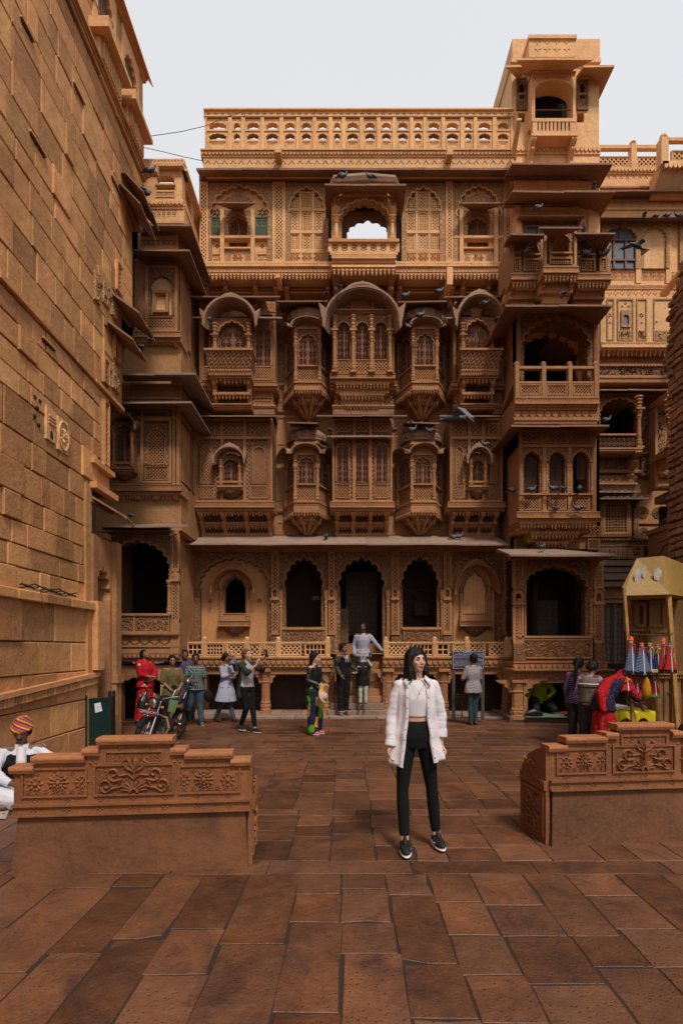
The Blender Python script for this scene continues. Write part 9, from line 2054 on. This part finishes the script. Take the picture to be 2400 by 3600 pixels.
tc_.add(V,[(j*(n+1)+i,j*(n+1)+i+1,(j+1)*(n+1)+i+1,(j+1)*(n+1)+i) for j in range(3) for i in range(n)])
jw=MB('silver_jewellery',plain('silver_trinkets',(.45,.44,.5),.25,.7,var=.4,sc=80,bump=0),None,FR(Yt_),label='rows of small silver trinkets laid out on the yellow tablecloth',cat='jewellery',kind='stuff')
for i in range(260): jw.ball(X(R.uniform(2100,2290),Yt_),Z(2498,Yt_)+.006,R.uniform(-.7,-.02),R.uniform(.006,.014),.008,R.uniform(.006,.014),5,3)
bl_=MB('folded_cloth',LAV,None,FR(Yt_),label='folded pale lilac cloth lying on the table top behind the trinkets',cat='cloth'); bl_.bev(X(2150,Yt_),X(2260,Yt_),Z(2498,Yt_)+.0,Z(2492,Yt_),-.75,-.45,.008)
# mat and textiles in the right arch
mt=MB('mat',cloth('pale_green_mat',(.20,.30,.19)),None,FR(12.0),label='pale green ground mat under the kneeling man in lime shirt',cat='mat'); mt.add([(X(1838,12.0),.135,.15),(X(2100,12.0),.135,.2),(X(2095,12.8),.135,-.8),(X(1850,12.8),.135,-.8)],[(0,1,2,3)])
for i,(px,w,c) in enumerate(((1985,30,(.35,.03,.03)),(2010,26,(.30,.10,.05)),(2032,28,(.25,.02,.05)),(1996,24,(.04,.03,.05)),(2020,24,(.42,.16,.08)),(2044,18,(.30,.04,.04)))):
    s=MB('folded_textile',cloth('textile_%d'%i,c,tuple(min(.7,q*2.5+.1) for q in c),'flower'),None,FR(11.95),label=('dark red','rust brown','crimson','black','orange','deep red')[i]+' folded patterned textile in the pile by the right arch, '+('at its left end','in the middle','right of the middle','in front on the left','in front in the middle','at its right end')[i],cat='textile',group='textiles for sale on the mat')
    z_=.14+(.045 if i<3 else 0); s.hexa([(X(px-w/2,12),z_,.1-(i<3)*.15),(X(px+w/2,12),z_,.13-(i<3)*.15),(X(px+w/2,12),z_+.05,.12-(i<3)*.15),(X(px-w/2,12),z_+.04,.09-(i<3)*.15)],[(X(px-w/2+3,12),z_,-.12),(X(px+w/2+3,12),z_,-.14),(X(px+w/2+3,12),z_+.05,-.14),(X(px-w/2+3,12),z_+.045,-.12)])
bp=MB('black_bag',LEA,None,FR(12.0),label='slumped black bag on the mat left of the kneeling man',cat='bag',smooth=True); bp.tube([(X(1848,12),.20,.0),(X(1870,12),.24,.03),(X(1895,12),.20,.02),(X(1905,12),.16,0)],[.05,.09,.07,.03],8)
# cream printed board leaning behind the women
pb=MB('printed_board',plain('cream_board',(.40,.32,.22),.8),None,FR(11.2),label='cream board with small printed rows standing behind the women at the left',cat='sign'); q0,q1,w0,w1=rc(563,2345,602,2452,11.2)
pb.hexa([(q0,w0-.2,.0),(q1-.03,w0-.2,.0),(q1,w1,.0),(q0+.02,w1-.08,0)],[(q0,w0-.2,-.03),(q1-.03,w0-.2,-.03),(q1,w1,-.03),(q0+.02,w1-.08,-.03)]); pb.use(M_brn)
for i in range(9): 
    for k in range(3): pb.box(q0+.035+k*.06,q0+.08+k*.06,w0-.1+i*.075,w0-.06+i*.075,0,.004)
for k in (q0+.02,q1-.04): pb.use(M_wood); pb.box(k-.015,k+.015,0,w0-.1,-.03,-.005)
# green panelled bin stand
GP=plain('green_enamel',(.006,.024,.017),.4,var=.25,sc=12); Yb_=8.8; gs=MB('litter_bin',GP,None,FR(Yb_),label='dark green metal litter stand with brass knobs at the corner of the left wall',cat='litter bin')
fb=sub(FR(Yb_),X(300,Yb_),0,0); gx=lambda p:X(p,Yb_); gz=lambda p:Z(p,Yb_)
for (p,d,zz) in ((304,-.1,2438),(340,.35,2440),(391,.05,2430),(360,-.45,2436)): gs.box(gx(p)-.022,gx(p)+.022,0,gz(zz),d-.02,d+.02)
def gpanel(p0,d0,p1,d1,y0,y1):
    q=MB('panel',GP,gs,FR(Yb_)); a,b_=gx(p0),gx(p1); 
    q.hexa([(a,gz(y1),d0+.006),(b_,gz(y1),d1+.006),(b_,gz(y0),d1+.006),(a,gz(y0),d0+.006)],[(a,gz(y1),d0-.006),(b_,gz(y1),d1-.006),(b_,gz(y0),d1-.006),(a,gz(y0),d0-.006)])
    for yy in (y0,y1,(y0+8),(y1+12)): q.tube([(a,gz(yy),d0),(b_,gz(yy),d1)],.014,6)
gpanel(304,-.1,340,.35,2452,2590); gpanel(340,.35,391,.05,2452,2590); gpanel(391,.05,360,-.45,2452,2590)
po=MB('torn_poster',PW,gs,FR(Yb_)); po.add([(gx(360),gz(2500),.25),(gx(376),gz(2495),.16),(gx(372),gz(2465),.185),(gx(358),gz(2468),.262)],[(0,1,2,3)])
for p,d,zz in ((304,-.1,2438),(340,.35,2440),(391,.05,2430)): kn=MB('knob',plain('brass_knob',(.45,.28,.08),.3,1,bump=0),gs,FR(Yb_),smooth=True); kn.ball(gx(p),gz(zz)+.02,d,.02,.026,.02,8,6)
# drum cloth in front of the seated musician
mu=MB('mat',cloth('patterned_mat',(.4,.38,.33),(.45,.05,.04),'flower'),None,(0,0,0,0),label='small patterned cloth on the ground in front of the seated musician',cat='mat'); mu.add([(X(-60,5.4),.012,-5.2),(X(55,5.3),.012,-5.15),(X(60,5.7),.012,-5.6),(X(-50,5.8),.012,-5.7)],[(0,1,2,3)])
# black backpack at the right edge behind the bench
bk_=MB('backpack',BLK2,None,FR(7.5),label='black bag partly showing behind the right end of the right bench',cat='bag',smooth=True); bk_.ball(X(2402,7.5),.32,0,.10,.30,.12,10,8)
# wires in the sky and small camera
for nm,P_ in (('upper',[(X(515,11.2),Z(480,11.2),-11.2),(X(560,11.6),Z(474,11.6),-11.6),(X(640,12.2),Z(462,12.2),-12.2),(X(722,12.7),Z(443,12.7),-12.7),(X(800,12.6),Z(410,12.6),-12.6),(X(872,12.8),Z(386,12.8),-12.8)]),('lower',[(X(505,11.2),Z(518,11.2),-11.2),(X(580,11.8),Z(535,11.8),-11.8),(X(650,12.3),Z(552,12.3),-12.3),(X(716,12.9),Z(566,12.9),-12.9)])):
    w=MB('overhead_wire',POST,None,(0,0,0,0),label=nm+' thin black wire strung between the left wall and the mansion parapet',cat='wire',group='wires across the sky'); w.tube(P_,.007,5)
w=MB('security_camera',PW,None,FR(11.7),label='small white security camera under the eave of the corner house',cat='camera'); w.tube([(X(598,11.7),Z(1880,11.7),.0),(X(612,11.7),Z(1873,11.7),.02)],.03,8)
# ---------------- pigeons ----------------
PG=plain('pigeon_grey',(.055,.062,.08),.6,var=.3,sc=25); PD=plain('pigeon_dark',(.025,.028,.04),.5,var=.2,sc=30); PL=plain('pigeon_pale',(.12,.13,.155),.7)
def pigeon(name='pigeon'):
    """standing pigeon at the origin, facing +u; body, wings, tail"""
    b=MB(name,PG,None,(0,0,0,0),smooth=True)
    pr=[(-.13,.075,.012),(-.09,.085,.038),(-.03,.10,.058),(.03,.115,.056),(.075,.14,.042),(.095,.17,.028),(.10,.20,.026),(.108,.225,.026),(.128,.232,.012)]
    b.tube([(u,z,0) for u,z,r in pr],[r for u,z,r in pr],10)
    b.use(PD); b.tube([(.125,.232,0),(.155,.226,0)],[.008,.002],5); b.ball(.118,.238,.019,.005,.005,.004,5,4); b.ball(.118,.238,-.019,.005,.005,.004,5,4)
    for s in (-1,1): b.use(plain('pigeon_leg',(.35,.10,.08),.6,bump=0) if 0 else PD); b.tube([(.01,.06,s*.02),(.015,.0,s*.022)],.005,4); b.tube([(.0,.003,s*.022),(.045,.003,s*.025)],.004,4)
    for s in (-1,1):
        w=MB('wing',PL,b,(0,0,0,0),smooth=True); w.ball(-.03,.112,s*.046,.095,.045,.016,10,6); w.use(PD); w.tube([(-.06,.13,s*.062),(-.085,.095,s*.058)],.007,5); w.tube([(-.035,.135,s*.063),(-.06,.095,s*.062)],.006,5); w.tube([(-.09,.1,s*.045),(-.19,.075,s*.02)],[.022,.006],6)
    t=MB('tail',PD,b,(0,0,0,0)); t.hexa([(-.11,.07,.02),(-.22,.045,.03),(-.22,.052,.03),(-.11,.085,.02)],[(-.11,.07,-.02),(-.22,.045,-.03),(-.22,.052,-.03),(-.11,.085,-.02)])
    return b
pgm=pigeon(); flush(); pg=pgm.o
SP=[(1890,742,11.8,1,1,'on the small eave over the timber window of the tower house'),(1975,1052,11.6,-.2,1,'on the eave above the wide loggia, below the three-part bay'),
(2263,766,14.8,.2,1,'on the rear house ledge, leftmost of its four'),(2307,768,14.8,1,1,'on the rear house ledge, second from the left'),(2345,767,14.8,1,1,'on the rear house ledge, third from the left'),(2380,768,14.8,-1,1,'on the rear house ledge, nearest the picture edge'),
(2085,668,12.3,.3,1,'alone on the upper eave of the tower house'),(1853,897,11.75,-.5,1,'in the left opening of the three-part bay'),(2057,903,11.75,1,1,'in the arch right of the centre of the three-part bay'),(2126,903,11.75,.6,-1,'in the rightmost opening of the three-part bay'),(2050,820,11.9,-.3,-1,'on the bay roof beside its raised centre'),
(1204,632,12.45,1,1,'on the balcony roof, left of the pair'),(1300,632,12.45,-1,1,'on the balcony roof, right of the pair'),(1195,1026,12.6,.2,1,'on the left shoulder of the great arched canopy'),(1143,1050,12.8,-.3,1,'beside the left foot of the great canopy'),(1425,1052,12.8,1,1,'beside the right foot of the great canopy'),(1545,1036,12.75,1,-1,'on the eave between great canopy and right window canopy'),(1263,990,13.2,.6,1,'in the dark gap above the great canopy'),
(1479,1120,12.75,1,1,'on the canopy of the upper right oriel'),(1705,1078,12.6,1,1,'on the crest of the right upper window canopy'),
(1159,1525,12.9,-.2,1,'at the left end of the small middle eave'),(1384,1526,12.9,-.4,1,'at the right end of the small middle eave'),(1447,1500,13.1,.3,1,'on top of the lower right dome'),(1449,1524,12.8,1,-1,'on the left rim of the lower right dome'),(1512,1526,12.8,-1,1,'on the right rim of the lower right dome'),(1705,1574,12.7,-1,1,'on the little arched canopy of the right lower window'),
(1597,1899,13.2,1,-1,'left of a pair on the long ground floor eave'),(1616,1897,13.2,1,1,'right of a pair on the long ground floor eave'),(1146,1899,13.2,.1,1,'alone near the middle of the long ground floor eave'),
(2128,1490,11.6,1,1,'at the right tip of the tower house middle eave'),(1866,1735,11.95,1,1,'in the left arch of the three-arch oriel'),(1800,1736,12.4,1,1,'in the gap between mansion and three-arch oriel'),(1940,1730,11.95,-1,1,'in the middle arch of the oriel, facing left'),(1978,1732,11.9,.1,1,'in the middle arch of the oriel, facing outwards'),(2036,1731,12.0,.4,1,'in the right arch of the three-arch oriel'),(1950,1800,11.95,-.2,1,'before the broken screen hole of the oriel'),(2030,1800,11.95,-1,1,'on the lower ledge of the oriel, right side'),(1908,1936,11.9,.6,1,'on the eave below the three-arch oriel'),
(2340,1842,13.5,1,1,'on the sill of the canopied niche at the far right'),(460,1826,11.3,-.6,1,'on the corner house ground floor eave'),(632,1900,12.6,1,1,'at the left end of the long eave, by the corner house'),(528,614,10.6,1,1,'on the highest dark eave of the left wall'),(513,692,10.3,.5,1,'on the second dark eave of the left wall'),(527,1216,10.0,-.5,1,'beyond the lower eaves of the left wall, upper one'),(498,1240,10.0,-.3,1,'beyond the lower eaves of the left wall, lower one')]
for i,(px,py,Y,fx,flip,where) in enumerate(SP):
    o=pg if i==0 else dup(pg)
    o.location=(X(px,Y),Y,Z(py,Y)); a=math.acos(max(-1,min(1,fx))); o.rotation_euler=(0,R.uniform(-.12,.12),(a if flip>0 else -a)); s=R.uniform(.76,.86); o.scale=(s,s,s*R.uniform(.92,1.05))
    o['label']='pigeon '+where; o['category']='pigeon'; o['group']='pigeons on the buildings'
# two birds in flight
def flyer(px,py,Y,rot,sc,label,big):
    L_=(X(px,Y),Y,Z(py,Y)); b=MB('flying_pigeon',PD,None,(L_[0],L_[1],L_[2],rot),label=label,cat='pigeon',group='pigeons in flight',smooth=True)
    b.tube([(-.17*sc,-.02*sc,0),(-.10*sc,0,0),(0,.02*sc,0),(.09*sc,.02*sc,0),(.14*sc,.02*sc,0),(.17*sc,.015*sc,0)],[.02*sc,.045*sc,.062*sc,.05*sc,.03*sc,.02*sc],10); b.use(PG); b.ball(.18*sc,.022*sc,0,.032*sc,.027*sc,.026*sc,8,6); b.tube([(.20*sc,.018*sc,0),(.235*sc,.008*sc,0)],[.01*sc,.002],5)
    FE=plain('pigeon_feather',(.20,.10,.06),.7)
    for s,(dz,dx,df) in ((1,(.10,.10,.30)),(-1,(-.12,-.28,.12))):
        w=MB('wing',PG,b,b.frame); P0=Vector((.05*sc,.05*sc,s*.03*sc)); P1=P0+Vector((dx*.4,.06,s*.10))*sc; P2=P0+Vector((dx,dz,df*s*1.))*sc if s>0 else P0+Vector((dx,dz,s*.16))*sc
        def quad(a,b2,wd,m): w.use(m); w.add([tuple(a),tuple(b2),tuple(b2+Vector((-wd*.75,-wd*.3,0))*sc),tuple(a+Vector((-wd,-wd*.3,0))*sc),tuple(a+Vector((0,.008,0))*sc),tuple(b2+Vector((0,.006,0))*sc)],[(0,1,2,3),(4,5,2,3),(0,1,5,4)])
        quad(P0,P1,.12,PG); quad(P1,P2,.10,PL)
        for k in range(8):
            t=k/7; a=P1.lerp(P2,t); e_=a+Vector((-.13+.10*t,-.05,(P2-P1).z*.35*t))*sc+ (P2-P1)*.35*t
            w.use(FE if k%2 else PG); w.add([tuple(a),tuple(a+Vector((.018,0,0))*sc),tuple(e_),tuple(a+Vector((0,.004,0))*sc)],[(0,1,2),(3,1,2),(0,3,2)])
    t=MB('tail',FE,b,b.frame)
    for k in range(7): a=-.5+k/6.; t.use(FE if k%2 else PL); t.add([(-.14*sc,-.02*sc,a*.03*sc),(-.29*sc,-.08*sc,a*.20*sc-.015*sc),(-.29*sc,-.08*sc,a*.20*sc+.015*sc),(-.14*sc,-.012*sc,a*.03*sc)],[(0,1,2),(3,1,2)])
flyer(1595,1476,7.4,D(160),1.0,'large dark pigeon flying with spread wings in front of the facade eave',1)
flyer(2236,866,12.5,D(200),1.0,'pigeon flying past the dark arched window of the rear house',0)
flush()
